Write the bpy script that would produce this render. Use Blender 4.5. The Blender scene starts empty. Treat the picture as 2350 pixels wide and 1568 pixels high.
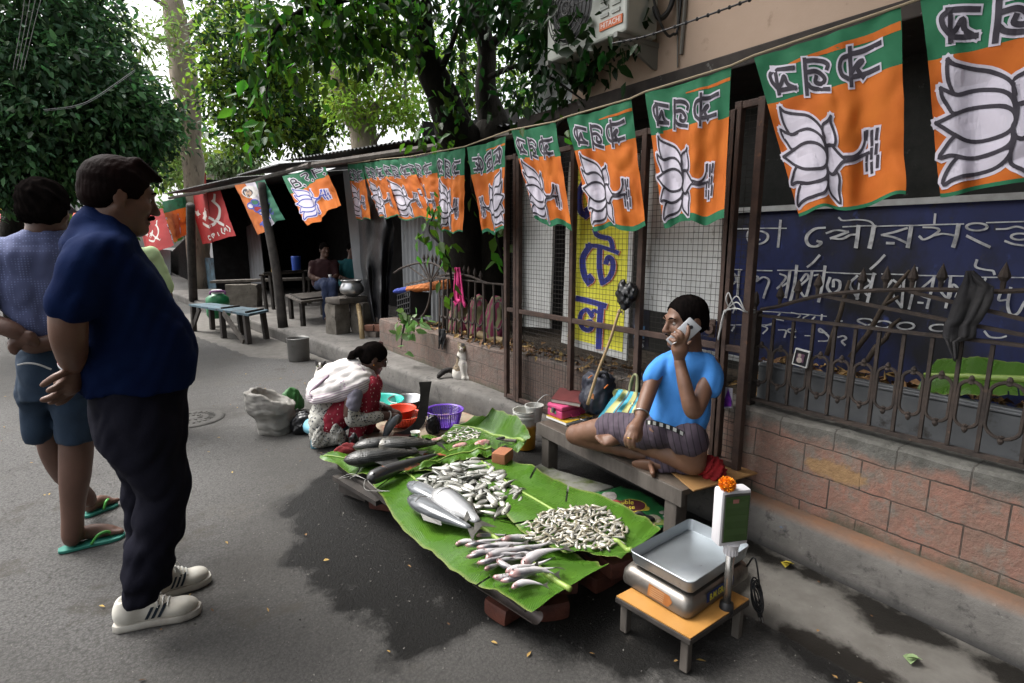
import bpy, bmesh, math, random
import numpy as np
from mathutils import Vector, Matrix, noise
random.seed(7); RNG=np.random.default_rng(7)
SC=bpy.context.scene; COL=SC.collection
rad=math.radians
V=Vector
# ------------------------------------------------------------------ camera
CAM_H=1.45; PITCH=rad(10.229); YAW=rad(34.763); FPX=1269.0   # FPX: focal length for a 2350 wide picture
cd=bpy.data.cameras.new('camera'); cam=bpy.data.objects.new('camera',cd); COL.objects.link(cam)
cd.sensor_width=36; cd.lens=FPX/2350*36; cd.clip_end=400; cd.clip_start=.05
cam.location=(0,0,CAM_H); cam.rotation_euler=(rad(90)-PITCH,0,-YAW); SC.camera=cam
# ------------------------------------------------------------------ light
w=bpy.data.worlds.new('World'); SC.world=w; w.use_nodes=True
nt=w.node_tree; nt.nodes.clear()
sky=nt.nodes.new('ShaderNodeTexSky'); sky.sky_type='NISHITA'; sky.sun_disc=False
SUN_EL=rad(58); SUN_AZ=rad(-35)      # azimuth clockwise from +Y : beyond the men, over the street
sky.sun_elevation=SUN_EL; sky.sun_rotation=SUN_AZ; sky.dust_density=6; sky.air_density=1.0
hs=nt.nodes.new('ShaderNodeHueSaturation'); hs.inputs['Saturation'].default_value=.22; hs.inputs['Value'].default_value=1.7
bg=nt.nodes.new('ShaderNodeBackground'); bg.inputs['Strength'].default_value=.15
wo=nt.nodes.new('ShaderNodeOutputWorld')
nt.links.new(sky.outputs[0],hs.inputs['Color']); nt.links.new(hs.outputs[0],bg.inputs['Color']); nt.links.new(bg.outputs[0],wo.inputs[0])
sd=bpy.data.lights.new('sun','SUN'); sd.energy=1.3; sd.angle=rad(25); sd.color=(1,.97,.92)
so=bpy.data.objects.new('sun',sd); COL.objects.link(so)
dv=V((math.sin(SUN_AZ)*math.cos(SUN_EL),math.cos(SUN_AZ)*math.cos(SUN_EL),math.sin(SUN_EL)))
so.rotation_euler=dv.to_track_quat('Z','Y').to_euler(); so.location=(0,0,12)
SC.view_settings.view_transform='Standard'; SC.view_settings.look='None'; SC.view_settings.gamma=1
SC.view_settings.use_curve_mapping=False; SC.view_settings.exposure=0.82
# ------------------------------------------------------------------ pixel -> place (2350x1568 view of the photo)
_cp,_sp,_cy,_sy=math.cos(PITCH),math.sin(PITCH),math.cos(YAW),math.sin(YAW)
EYE=V((0,0,CAM_H))
def ray(u,v):
    x=(u-1175)/FPX; y=-(v-784)/FPX
    a,b,c=x, _cp+y*_sp, -_sp+y*_cp
    return V((_cy*a+_sy*b, -_sy*a+_cy*b, c))
def pz(u,v,z=0): r=ray(u,v); return EYE+r*((z-CAM_H)/r.z)
def px(u,v,x): r=ray(u,v); return EYE+r*(x/r.x)
def py(u,v,y): r=ray(u,v); return EYE+r*(y/r.y)
def pd(u,v,d): r=ray(u,v); return EYE+r*(d/math.hypot(r.x,r.y))      # horizontal distance d
def pn(u,v,q,n): r=ray(u,v); return EYE+r*(((q-EYE).dot(n))/r.dot(n))
# ------------------------------------------------------------------ materials
_mats={}
def lin(h):
    if isinstance(h,(tuple,list)): return tuple(h[:3])+(1,)
    h=h.lstrip('#'); c=[int(h[i:i+2],16)/255 for i in (0,2,4)]
    return tuple((x/12.92 if x<=.04045 else ((x+.055)/1.055)**2.4) for x in c)+(1,)
def mat(name,c,c2=None,sc=8,rough=.75,bump=0,bsc=40,metal=0,lo=.35,hi=.65,layers=(),spec=.4,trans=0,coord='Object',rand=0,stretch=None,rough2=None,fn=None,det=6,coat=0,emit=None,bdist=.01):
    if name in _mats: return _mats[name]
    m=bpy.data.materials.new(name); m.use_nodes=True; t=m.node_tree; N=t.nodes; L=t.links
    b=N['Principled BSDF']; out=N['Material Output']
    tc=N.new('ShaderNodeTexCoord'); src=tc.outputs[coord]
    if stretch:
        mp=N.new('ShaderNodeMapping'); mp.inputs['Scale'].default_value=stretch; L.new(src,mp.inputs[0]); src=mp.outputs[0]
    def nz(scale,detail=det,r=.6):
        n=N.new('ShaderNodeTexNoise'); n.inputs['Scale'].default_value=scale; n.inputs['Detail'].default_value=detail; n.inputs['Roughness'].default_value=r
        L.new(src,n.inputs['Vector']); return n.outputs['Fac']
    def rng(s,a,z):
        r=N.new('ShaderNodeMapRange'); r.inputs[1].default_value=a; r.inputs[2].default_value=z; L.new(s,r.inputs[0]); return r.outputs[0]
    def mix(f,a,z):
        x=N.new('ShaderNodeMix'); x.data_type='RGBA'
        if isinstance(f,(int,float)): x.inputs[0].default_value=f
        else: L.new(f,x.inputs[0])
        for s,i in ((a,6),(z,7)):
            if hasattr(s,'is_linked'): L.new(s,x.inputs[i])
            else: x.inputs[i].default_value=lin(s)
        return x.outputs[2]
    col=None
    if c2 is not None: col=mix(rng(nz(sc),lo,hi),c,c2)
    for (lc,ls,la,lz) in layers: col=mix(rng(nz(ls,8,.65),la,lz),col if col is not None else c,lc)
    if fn: col=fn(N,L,tc,src,col if col is not None else c,mix,nz,rng)
    if rand:
        g=N.new('ShaderNodeNewGeometry'); h=N.new('ShaderNodeHueSaturation')
        if col is None:
            rg=N.new('ShaderNodeRGB'); rg.outputs[0].default_value=lin(c); col=rg.outputs[0]
        mr=N.new('ShaderNodeMapRange'); mr.inputs[3].default_value=1-rand; mr.inputs[4].default_value=1+rand*1.3
        L.new(g.outputs['Random Per Island'],mr.inputs[0]); L.new(mr.outputs[0],h.inputs['Value'])
        ml=N.new('ShaderNodeMath'); ml.operation='MULTIPLY_ADD'; ml.inputs[1].default_value=.05; ml.inputs[2].default_value=.475
        L.new(g.outputs['Random Per Island'],ml.inputs[0]); L.new(ml.outputs[0],h.inputs['Hue']); L.new(col,h.inputs['Color']); col=h.outputs[0]
    if col is None: b.inputs['Base Color'].default_value=lin(c)
    else: L.new(col,b.inputs['Base Color'])
    b.inputs['Roughness'].default_value=rough; b.inputs['Metallic'].default_value=metal
    b.inputs['Specular IOR Level'].default_value=spec
    if coat: b.inputs['Coat Weight'].default_value=coat; b.inputs['Coat Roughness'].default_value=.15
    if rough2 is not None:
        r=N.new('ShaderNodeMapRange'); r.inputs[1].default_value=.35; r.inputs[2].default_value=.65; r.inputs[3].default_value=rough; r.inputs[4].default_value=rough2
        L.new(nz(sc*1.7),r.inputs[0]); L.new(r.outputs[0],b.inputs['Roughness'])
    if emit: b.inputs['Emission Color'].default_value=lin(emit[0]); b.inputs['Emission Strength'].default_value=emit[1]
    if bump:
        bp=N.new('ShaderNodeBump'); bp.inputs['Strength'].default_value=bump; bp.inputs['Distance'].default_value=bdist
        L.new(nz(bsc,8,.65),bp.inputs['Height']); L.new(bp.outputs[0],b.inputs['Normal'])
    if trans:
        tr=N.new('ShaderNodeBsdfTranslucent'); ms=N.new('ShaderNodeMixShader'); ms.inputs[0].default_value=trans
        if col is None: tr.inputs[0].default_value=lin(c)
        else: L.new(col,tr.inputs[0])
        L.new(b.outputs[0],ms.inputs[1]); L.new(tr.outputs[0],ms.inputs[2]); L.new(ms.outputs[0],out.inputs[0])
    _mats[name]=m; return m
# ------------------------------------------------------------------ objects
def tag(o,label=None,cat=None,group=None,kind=None):
    if label: o['label']=label
    if cat: o['category']=cat
    if group: o['group']=group
    if kind: o['kind']=kind
    return o
def thing(name,label,cat,loc=(0,0,0),group=None):
    o=bpy.data.objects.new(name,None); o.empty_display_size=.05; COL.objects.link(o); o.location=loc
    return tag(o,label,cat,group)
def wloc(o):
    l=V((0,0,0))
    while o: l+=o.location; o=o.parent
    return l
def link(name,me,mats,parent=None,loc=None,smooth=False):
    """mesh given in world coordinates; origin goes to the parent's place or to loc"""
    o=bpy.data.objects.new(name,me); COL.objects.link(o)
    sh=wloc(parent) if parent else (V(loc) if loc is not None else V((0,0,0)))
    if sh.length: me.transform(Matrix.Translation(-sh))
    if parent: o.parent=parent
    elif loc is not None: o.location=loc
    for m in (mats if isinstance(mats,(list,tuple)) else [mats]): me.materials.append(m)
    if smooth and len(me.polygons): me.polygons.foreach_set('use_smooth',[True]*len(me.polygons))
    me.update()
    return o
def copy_tree(o,parent=None):
    c=o.copy(); COL.objects.link(c)
    if parent: c.parent=parent
    for ch in [x for x in bpy.data.objects if x.parent==o]: copy_tree(ch,c)
    return c
def npmesh(name,v,q,uv=None,mi=None):
    """fast mesh from arrays: v (n,3), q (m,k)"""
    v=np.asarray(v,np.float32); q=np.asarray(q,np.int32); me=bpy.data.meshes.new(name)
    k=q.shape[1]; me.vertices.add(len(v)); me.vertices.foreach_set('co',v.ravel())
    me.loops.add(q.size); me.loops.foreach_set('vertex_index',q.ravel())
    me.polygons.add(len(q)); me.polygons.foreach_set('loop_start',np.arange(0,q.size,k,dtype=np.int32))
    if mi is not None: me.polygons.foreach_set('material_index',np.asarray(mi,np.int32))
    if uv is not None:
        l=me.uv_layers.new(name='UVMap'); l.data.foreach_set('uv',np.asarray(uv,np.float32)[q.ravel()].ravel())
    me.update(calc_edges=True); me.validate(); return me
def frame(ax):
    ax=V(ax).normalized(); a=V((0,0,1)) if abs(ax.z)<.9 else V((1,0,0))
    e1=ax.cross(a).normalized(); return e1,ax.cross(e1).normalized(),ax
def crom(pts,n=6):
    pts=[V(p) for p in pts]
    if len(pts)<3: return [pts[0].lerp(pts[-1],i/n) for i in range(n+1)]
    P=[pts[0]*2-pts[1]]+pts+[pts[-1]*2-pts[-2]]; out=[]
    for i in range(1,len(P)-2):
        for j in range(n):
            t=j/n; a,b,c,d=P[i-1:i+3]
            out.append(.5*((2*b)+(c-a)*t+(2*a-5*b+4*c-d)*t*t+(3*b-a-3*c+d)*t**3))
    return out+[pts[-1]]
class MB:
    def __init__(s): s.v=[]; s.f=[]; s.m=[]
    def add(s,vs,fs,m=0):
        o=len(s.v); s.v+=[tuple(p) for p in vs]; s.f+=[tuple(i+o for i in f) for f in fs]; s.m+=[m]*len(fs); return s
    def box(s,c,sz,R=None,m=0,bev=0):
        c=V(c); hx,hy,hz=[a/2 for a in sz]; R=R or Matrix.Identity(3)
        if bev:
            bm=bmesh.new(); bmesh.ops.create_cube(bm,size=1)
            for q in bm.verts: q.co=V((q.co.x*sz[0],q.co.y*sz[1],q.co.z*sz[2]))
            bmesh.ops.bevel(bm,geom=bm.edges[:],offset=bev,segments=2,affect='EDGES',profile=.5)
            bm.verts.index_update(); s.add([c+R@q.co for q in bm.verts],[[q.index for q in f.verts] for f in bm.faces],m); bm.free(); return s
        vs=[c+R@V((x*hx,y*hy,z*hz)) for x in (-1,1) for y in (-1,1) for z in (-1,1)]
        return s.add(vs,[(0,1,3,2),(4,6,7,5),(0,4,5,1),(2,3,7,6),(0,2,6,4),(1,5,7,3)],m)
    def beam(s,a,b,wd,ht,m=0,up=(0,0,1)):
        a,b=V(a),V(b); ax=(b-a); L=ax.length; ax.normalize(); up=V(up)
        if abs(ax.dot(up))>.95: up=V((1,0,0))
        e=ax.cross(up).normalized(); u=e.cross(ax)
        return s.box((a+b)/2,(L,wd,ht),Matrix((ax,e,u)).transposed(),m)
    def tube(s,pts,r,seg=8,m=0,cap=True,sub=0):
        if sub: pts=crom(pts,sub)
        pts=[V(p) for p in pts]; n=len(pts)
        rr=r if isinstance(r,(list,tuple)) else [r]*n
        if len(rr)!=n: rr=[float(np.interp(i/(n-1)*(len(rr)-1),range(len(rr)),rr)) for i in range(n)]
        vs=[]; fs=[]; e1=None
        for i,p in enumerate(pts):
            d=(pts[min(i+1,n-1)]-pts[max(i-1,0)])
            if d.length<1e-9: d=V((0,0,1))
            d.normalize()
            if e1 is None: e1=frame(d)[0]
            e1=(e1-d*e1.dot(d)).normalized(); e2=d.cross(e1)
            for k in range(seg):
                a=2*math.pi*k/seg; vs.append(p+(e1*math.cos(a)+e2*math.sin(a))*rr[i])
        for i in range(n-1):
            for k in range(seg):
                k2=(k+1)%seg; fs.append((i*seg+k,i*seg+k2,(i+1)*seg+k2,(i+1)*seg+k))
        if cap: fs+= [tuple(range(seg))[::-1],tuple((n-1)*seg+k for k in range(seg))]
        return s.add(vs,fs,m)
    def lathe(s,c,prof,seg=24,m=0,ax=(0,0,1),close=False,sq=1.0):
        c=V(c); e1,e2,a=frame(ax); vs=[];fs=[]
        for (r,z) in prof:
            for k in range(seg):
                t=2*math.pi*k/seg; vs.append(c+a*z+(e1*math.cos(t)+e2*math.sin(t)*sq)*r)
        n=len(prof)
        for i in range(n-1):
            for k in range(seg):
                k2=(k+1)%seg; fs.append((i*seg+k,i*seg+k2,(i+1)*seg+k2,(i+1)*seg+k))
        if close: fs+=[tuple(range(seg))[::-1],tuple((n-1)*seg+k for k in range(seg))]
        return s.add(vs,fs,m)
    def ball(s,c,r,seg=12,m=0,R=None):
        c=V(c); r=(r,r,r) if isinstance(r,(int,float)) else r; R=R or Matrix.Identity(3); n=max(6,seg//2+1)
        vs=[];fs=[]
        for i in range(n+1):
            a=math.pi*i/n
            for k in range(seg):
                t=2*math.pi*k/seg; vs.append(c+R@V((r[0]*math.sin(a)*math.cos(t),r[1]*math.sin(a)*math.sin(t),r[2]*math.cos(a))))
        for i in range(n):
            for k in range(seg):
                k2=(k+1)%seg; fs.append((i*seg+k,(i+1)*seg+k,(i+1)*seg+k2,i*seg+k2))
        return s.add(vs,fs,m)
    def grid(s,fn,nu,nv,m=0):
        vs=[fn(i/nu,j/nv) for j in range(nv+1) for i in range(nu+1)]
        fs=[(j*(nu+1)+i,j*(nu+1)+i+1,(j+1)*(nu+1)+i+1,(j+1)*(nu+1)+i) for j in range(nv) for i in range(nu)]
        s.add(vs,fs,m)
        if callable(m): s.m[-len(fs):]=[m((i+.5)/nu,(j+.5)/nv) for j in range(nv) for i in range(nu)]
        return s
    def prism(s,poly,h,R=None,m=0):
        """poly: 3D points of one face, extruded by vector h"""
        n=len(poly); P=[V(p) for p in poly]; h=V(h)
        return s.add(P+[p+h for p in P],[tuple(range(n))[::-1],tuple(range(n,2*n))]+[(i,(i+1)%n,n+(i+1)%n,n+i) for i in range(n)],m)
    def build(s,name,mats,parent=None,loc=None,smooth=False,bevel=0):
        me=bpy.data.meshes.new(name); me.from_pydata(s.v,[],s.f); me.polygons.foreach_set('material_index',s.m)
        o=link(name,me,mats,parent,loc,smooth)
        if smooth=='auto':
            me.set_sharp_from_angle(angle=rad(40))
        if bevel:
            b=o.modifiers.new('bevel','BEVEL'); b.width=bevel; b.segments=2; b.limit_method='ANGLE'; b.angle_limit=rad(40)
        return o
def solo(mb,name,mats,label,cat,loc,group=None,smooth=False,bevel=0,kind=None):
    return tag(mb.build(name,mats,None,loc,smooth,bevel),label,cat,group,kind)
# ------------------------------------------------------------------ implicit surfaces: bodies, cloth, sacks
A3=lambda p: np.array(p,np.float32)
def cone(a,b,ra,rb,op='u',k=.02):
    a,b=A3(a),A3(b); ba=b-a; L=max(float(ba@ba),1e-9); R=max(ra,rb)
    def fn(X,Y,Z):
        x,y,z=X-a[0],Y-a[1],Z-a[2]; t=np.clip((x*ba[0]+y*ba[1]+z*ba[2])/L,0,1)
        return np.sqrt((x-t*ba[0])**2+(y-t*ba[1])**2+(z-t*ba[2])**2)-(ra+(rb-ra)*t)
    return (op,np.minimum(a,b)-R,np.maximum(a,b)+R,fn,k)
def chain(pts,rr,op='u',k=.02,sub=0):
    if sub:
        n0=len(pts); pts=crom(pts,sub); n=len(pts); rr=[float(np.interp(i/(n-1)*(n0-1),range(n0),rr)) for i in range(n)]
    return [cone(pts[i],pts[i+1],rr[i],rr[i+1],op,k) for i in range(len(pts)-1)]
def ell(c,r,R=None,op='u',k=.02):
    c=A3(c); r=(r,r,r) if isinstance(r,(int,float)) else r; M=np.array(R if R is not None else np.eye(3),np.float32)
    ext=np.sqrt(((M*np.array(r))**2).sum(1))
    def fn(X,Y,Z):
        x,y,z=X-c[0],Y-c[1],Z-c[2]
        q=[(M[0,i]*x+M[1,i]*y+M[2,i]*z)/r[i] for i in range(3)]
        k0=np.sqrt(q[0]**2+q[1]**2+q[2]**2); k1=np.sqrt((q[0]/r[0])**2+(q[1]/r[1])**2+(q[2]/r[2])**2)+1e-6
        return np.where(k0<1e-4,-min(r),k0*(k0-1)/k1)
    return (op,c-ext,c+ext,fn,k)
def rbox(c,hf,rd,R=None,op='u',k=.02):
    c=A3(c); M=np.array(R if R is not None else np.eye(3),np.float32); ext=np.abs(M)@np.array(hf)
    def fn(X,Y,Z):
        x,y,z=X-c[0],Y-c[1],Z-c[2]
        q=[np.abs(M[0,i]*x+M[1,i]*y+M[2,i]*z)-(hf[i]-rd) for i in range(3)]
        return np.sqrt(sum(np.maximum(a,0)**2 for a in q))+np.minimum(np.maximum(np.maximum(q[0],q[1]),q[2]),0)-rd
    return (op,c-ext,c+ext,fn,k)
def half(n,p,k=.004):
    """keep only the side of the plane that n points away from"""
    n=A3(V(n).normalized()); p=A3(p)
    return ('i',None,None,lambda X,Y,Z:(X-p[0])*n[0]+(Y-p[1])*n[1]+(Z-p[2])*n[2],k)
def loft(st,e1,op='u',k=.02,pw=2.0):
    """upright loft: stations (z,cx,cy,r1,r2); e1 = horizontal direction of r1"""
    st=sorted(st); S=np.array(st,np.float32); e1=V(e1).normalized(); e2=V((-e1.y,e1.x,0)); R=max(S[:,3].max(),S[:,4].max())
    lo=np.array([S[:,1].min()-R,S[:,2].min()-R,S[0,0]]); hi=np.array([S[:,1].max()+R,S[:,2].max()+R,S[-1,0]])
    zz=np.linspace(S[0,0],S[-1,0],60); I=[np.interp(zz,S[:,0],S[:,i]) for i in range(1,5)]
    ker=np.array([1,2,3,2,1])/9; I=[np.convolve(np.pad(a,2,'edge'),ker,'valid') for a in I]
    def fn(X,Y,Z):
        cx,cy,r1,r2=[np.interp(Z,zz,a) for a in I]
        x,y=X-cx,Y-cy; a=np.abs(x*e1.x+y*e1.y)/r1; b=np.abs(x*e2.x+y*e2.y)/r2
        d=((a**pw+b**pw)**(1/pw)-1)*np.minimum(r1,r2)
        zc=(S[0,0]+S[-1,0])/2; return np.maximum(d,np.abs(Z-zc)-(S[-1,0]-S[0,0])/2)
    return (op,lo,hi,fn,k)
def smin(a,b,k):
    h=np.clip(.5+.5*(a-b)/k,0,1); return a*(1-h)+b*h-k*h*(1-h)
def sdf(prims,h,disp=None,lohi=None):
    us=[p for p in prims if p[0]=='u']; pad=h*3
    lo=np.min([p[1] for p in us],0)-pad-.01; hi=np.max([p[2] for p in us],0)+pad+.01
    if lohi: lo=np.maximum(lo,A3(lohi[0])); hi=np.minimum(hi,A3(lohi[1]))
    n=np.ceil((hi-lo)/h).astype(int)+1; ax=[(lo[i]+h*np.arange(n[i])).astype(np.float32) for i in range(3)]
    F=np.full(n,1.0,np.float32)
    for op,a,b,fn,k in prims:
        if a is None: sl=(slice(None),)*3
        else:
            mg=max(k*1.5,.012)+h*2
            i0=np.clip(np.floor((a-mg-lo)/h).astype(int),0,n); i1=np.clip(np.ceil((b+mg-lo)/h).astype(int)+1,0,n)
            if (i1<=i0).any(): continue
            sl=tuple(slice(i0[i],i1[i]) for i in range(3))
        d=fn(ax[0][sl[0]][:,None,None],ax[1][sl[1]][None,:,None],ax[2][sl[2]][None,None,:])
        f=F[sl]
        if op=='u': F[sl]=smin(f,d,k) if k>0 else np.minimum(f,d)
        else:
            if op=='s': d=-d
            d=np.broadcast_to(d,f.shape); F[sl]=-smin(-f,-d,k) if k>0 else np.maximum(f,d)
    if disp: F=F+disp(ax[0][:,None,None],ax[1][None,:,None],ax[2][None,None,:])
    F[0]=F[-1]=1; F[:,0]=F[:,-1]=1; F[:,:,0]=F[:,:,-1]=1
    return nets(F,lo,h)
def nets(F,lo,h):
    s=F<0; n=F.shape; C=np.zeros((n[0]-1,n[1]-1,n[2]-1),np.int8)
    cs=[(i,j,k) for i in (0,1) for j in (0,1) for k in (0,1)]
    for c in cs: C+=s[c[0]:n[0]-1+c[0],c[1]:n[1]-1+c[1],c[2]:n[2]-1+c[2]]
    ids=np.argwhere((C>0)&(C<8)); ix=np.full(C.shape,-1,np.int32); ix[tuple(ids.T)]=np.arange(len(ids))
    acc=np.zeros((len(ids),3),np.float32); cnt=np.zeros(len(ids),np.float32)
    val={c:F[tuple((ids+np.array(c)).T)] for c in cs}
    for c in cs:
        for a in range(3):
            if c[a]==0:
                e=list(c); e[a]=1; e=tuple(e); fa,fb=val[c],val[e]; x=(fa<0)!=(fb<0)
                t=np.where(x,fa/np.where(x,fa-fb,1),0); p=np.tile(np.array(c,np.float32),(len(ids),1)); p[:,a]+=t
                acc+=p*x[:,None]; cnt+=x
    v=lo+h*(ids+acc/cnt[:,None]); Q=[]
    for a in range(3):
        b,c=(a+1)%3,(a+2)%3; m=s.copy(); s1=np.take(s,range(1,n[a]),a); s0=np.take(s,range(0,n[a]-1),a)
        E=np.argwhere(s0!=s1); E=E[(E[:,b]>0)&(E[:,c]>0)&(E[:,b]<n[b]-1)&(E[:,c]<n[c]-1)]
        if not len(E): continue
        fl=s0[tuple(E.T)]
        def at(db,dc):
            q=E.copy(); q[:,b]-=db; q[:,c]-=dc; return ix[tuple(q.T)]
        q=np.stack([at(1,1),at(0,1),at(0,0),at(1,0)],1); q[~fl]=q[~fl][:,::-1]; Q.append(q)
    return v,np.concatenate(Q)
def joinvq(L):
    vs=[];qs=[];o=0
    for v,q in L: vs.append(v); qs.append(q+o); o+=len(v)
    return np.concatenate(vs),np.concatenate(qs)
def sdfobj(name,L,mats,parent=None,loc=None,relax=1):
    v,q=joinvq(L) if isinstance(L,list) else L
    for _ in range(relax):      # light smoothing
        acc=np.zeros_like(v); c=np.zeros(len(v)); 
        for i in range(4):
            for j in (1,3):
                np.add.at(acc,q[:,i],v[q[:,(i+j)%4]]); np.add.at(c,q[:,i],1)
        v=v*.5+.5*acc/np.maximum(c,1)[:,None]
    return link(name,npmesh(name,v,q),mats,parent,loc,True)
def wob(amp,sc,seed=0,ax=(1,1,1)):
    r=np.random.default_rng(seed); T=[(r.normal(size=3)*sc*np.array(ax),r.uniform(0,6.28),1/(1+.5*i)) for i in range(6)]
    def f(X,Y,Z):
        s=0
        for d,ph,a in T: s=s+a*np.sin(d[0]*X+d[1]*Y+d[2]*Z+ph+.6*np.sin(d[1]*X*.7-d[2]*Y*.6+ph*2))
        return s*amp/2.5
    return f
def fold(amp,freq,seed=0,oc=3):
    """cloth creases: ridged waves in several sizes"""
    r=np.random.default_rng(abs(seed)); T=[(r.normal(size=3)*freq*1.75**o,r.uniform(0,6.28),1/1.55**o) for o in range(oc) for _ in range(2)]; W=sum(t[2] for t in T)
    def f(X,Y,Z):
        s=0
        for d,ph,w in T: s=s+w*np.abs(np.sin(d[0]*X+d[1]*Y+d[2]*Z+ph+1.3*np.sin(d[2]*X*.45+d[0]*Y*.5-d[1]*Z*.35+ph*2)))
        return -amp*(s/W-.64)*3.6
    return f
# ------------------------------------------------------------------ drawn strokes / flat marks on a mapped surface
def ribbon(mb,pts2,wd,fmap,off,m=0,n=5,smooth=True,taper=False):
    P=[V((p[0],p[1],0)) for p in pts2]
    if smooth and len(P)>2: P=crom(P,n)
    elif len(P)==2: P=[P[0].lerp(P[1],i/6) for i in range(7)]
    vs=[];L=len(P)
    for i,p in enumerate(P):
        d=(P[min(i+1,L-1)]-P[max(i-1,0)]); d=d.normalized() if d.length>1e-9 else V((1,0,0)); nn=V((-d.y,d.x,0))
        e=d*(wd*.45 if i==L-1 else (-wd*.45 if i==0 else 0)); q=p+e
        ww=wd*(.62+.55*abs(d.y)) if taper else wd
        for sgn in (-1,1):
            t=q+nn*sgn*ww/2; vs.append(fmap(t.x,t.y,off))
    mb.add(vs,[(2*i,2*i+1,2*i+3,2*i+2) for i in range(L-1)],m)
def patch(mb,poly,fmap,off,m=0,cell=.05):
    """filled 2D polygon laid on the mapped surface, cut finely enough to follow it"""
    bm=bmesh.new(); vs=[bm.verts.new((p[0],p[1],0)) for p in poly]; bm.faces.new(vs)
    bmesh.ops.triangulate(bm,faces=bm.faces[:])
    xs=[p[0] for p in poly]; ys=[p[1] for p in poly]
    for a,(l,h) in enumerate(((min(xs),max(xs)),(min(ys),max(ys)))):
        c=l+cell
        while c<h:
            no=(1,0,0) if a==0 else (0,1,0); co=(c,0,0) if a==0 else (0,c,0)
            bmesh.ops.bisect_plane(bm,geom=bm.verts[:]+bm.edges[:]+bm.faces[:],plane_co=co,plane_no=no); c+=cell
    bm.verts.index_update(); mb.add([fmap(q.co.x,q.co.y,off) for q in bm.verts],[[q.index for q in f.verts] for f in bm.faces],m); bm.free()
def ringpts(cx,cy,rx,ry,n=14,a0=0,a1=6.2832): return [(cx+rx*math.cos(a0+(a1-a0)*i/n),cy+ry*math.sin(a0+(a1-a0)*i/n)) for i in range(n+1)]
def smoothpoly(poly,n=4):
    P=[V((p[0],p[1],0)) for p in poly]; L=len(P); out=[]
    for i in range(L):
        a,b,c,d=P[i-1],P[i],P[(i+1)%L],P[(i+2)%L]
        for j in range(n):
            t=j/n; q=.5*((2*b)+(c-a)*t+(2*a-5*b+4*c-d)*t*t+(3*b-a-3*c+d)*t**3); out.append((q.x,q.y))
    return out
def textmesh(txt,size,fmap,off,mats,name,parent,loc=None,bold=0,align='CENTER'):
    cu=bpy.data.curves.new('t','FONT'); cu.body=txt; cu.size=size; cu.align_x=align; cu.align_y='CENTER'; cu.offset=bold; cu.resolution_u=2
    o=bpy.data.objects.new('t',cu); COL.objects.link(o); dg=bpy.context.evaluated_depsgraph_get(); dg.update()
    me=bpy.data.meshes.new_from_object(o.evaluated_get(dg)); bpy.data.objects.remove(o); bpy.data.curves.remove(cu)
    for q in me.vertices: q.co=fmap(q.co.x,q.co.y,off)
    me.materials.clear()
    return link(name,me,mats,parent,loc)
# ------------------------------------------------------------------ leaves
def leafmesh(name,C,D,Nn,L,W,fold=.25,droop=.15):
    C,D,Nn=[np.asarray(a,np.float64) for a in (C,D,Nn)]; n=len(C)
    D/=np.linalg.norm(D,axis=1)[:,None]; S=np.cross(D,Nn); S/=np.linalg.norm(S,axis=1)[:,None]+1e-9; U=np.cross(S,D)
    L=np.broadcast_to(L,n)[:,None]; W=np.broadcast_to(W,n)[:,None]
    def p(a,b,c): return C+D*L*a+S*W*b+U*W*c
    pts=np.stack([p(0,0,0),p(.33,-.5,fold*.5),p(.68,-.36,fold*.3-droop),p(1,0,-droop*2),p(.68,.36,fold*.3-droop),p(.33,.5,fold*.5)],1)
    b=np.arange(n)[:,None]*6
    q=np.concatenate([b+np.array([0,1,2,3]),b+np.array([0,3,4,5])])
    return npmesh(name,pts.reshape(-1,3),q)
def crown(blobs,per,size,asp=.45,shell=.55,down=.4,seed=0):
    """leaf positions in clumps scattered through ellipsoids"""
    r=np.random.default_rng(seed); C=[];D=[];Nn=[]
    for c,rd,n in blobs:
        nc=max(1,int(n/per))
        d=r.normal(size=(nc,3)); d/=np.linalg.norm(d,axis=1)[:,None]; rr=(shell+(1-shell)*r.random(nc)**.5)[:,None]
        rr=np.where(r.random(nc)[:,None]<.2,rr*r.random((nc,1)),rr)
        cc=np.array(c)+d*rr*np.array(rd)
        m=r.normal(size=(nc,per,3)); off=m*size*1.25*np.array([1,1,.6]); P=cc[:,None,:]+off
        dd=d[:,None,:]*.8+r.normal(size=(nc,per,3))*.8; dd[...,2]-=down
        nn=r.normal(size=(nc,per,3))*.6; nn[...,2]+=1
        C.append(P.reshape(-1,3)); D.append(dd.reshape(-1,3)); Nn.append(nn.reshape(-1,3))
    C=np.concatenate(C);n=len(C); s=size*(.65+.7*r.random(n))
    return C,np.concatenate(D),np.concatenate(Nn),s,s*asp
# ================================================================== SETTING
def inpoly(px_,py_,poly):
    """signed-ish distance (positive inside) of points to polygon"""
    P=np.array(poly); n=len(P); ins=np.zeros(px_.shape,bool); dm=np.full(px_.shape,1e9)
    for i in range(n):
        a,b=P[i],P[(i+1)%n]
        c=((a[1]>py_)!=(b[1]>py_)); xx=(b[0]-a[0])*(py_-a[1])/(b[1]-a[1]+1e-12)+a[0]; ins^=c&(px_<xx)
        e=b-a; t=np.clip(((px_-a[0])*e[0]+(py_-a[1])*e[1])/(e@e+1e-12),0,1)
        dm=np.minimum(dm,np.hypot(px_-a[0]-t*e[0],py_-a[1]-t*e[1]))
    return np.where(ins,dm,-dm)
W2=lambda L,z=0:[tuple(pz(u,v,z)[:2]) for u,v in L]
xs=np.unique(np.round(np.concatenate([[-90,-45,-20,-10,-6,-4],np.arange(-3,2.6,.05),[3,4,6,10,20,45,90]]),3))
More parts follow.
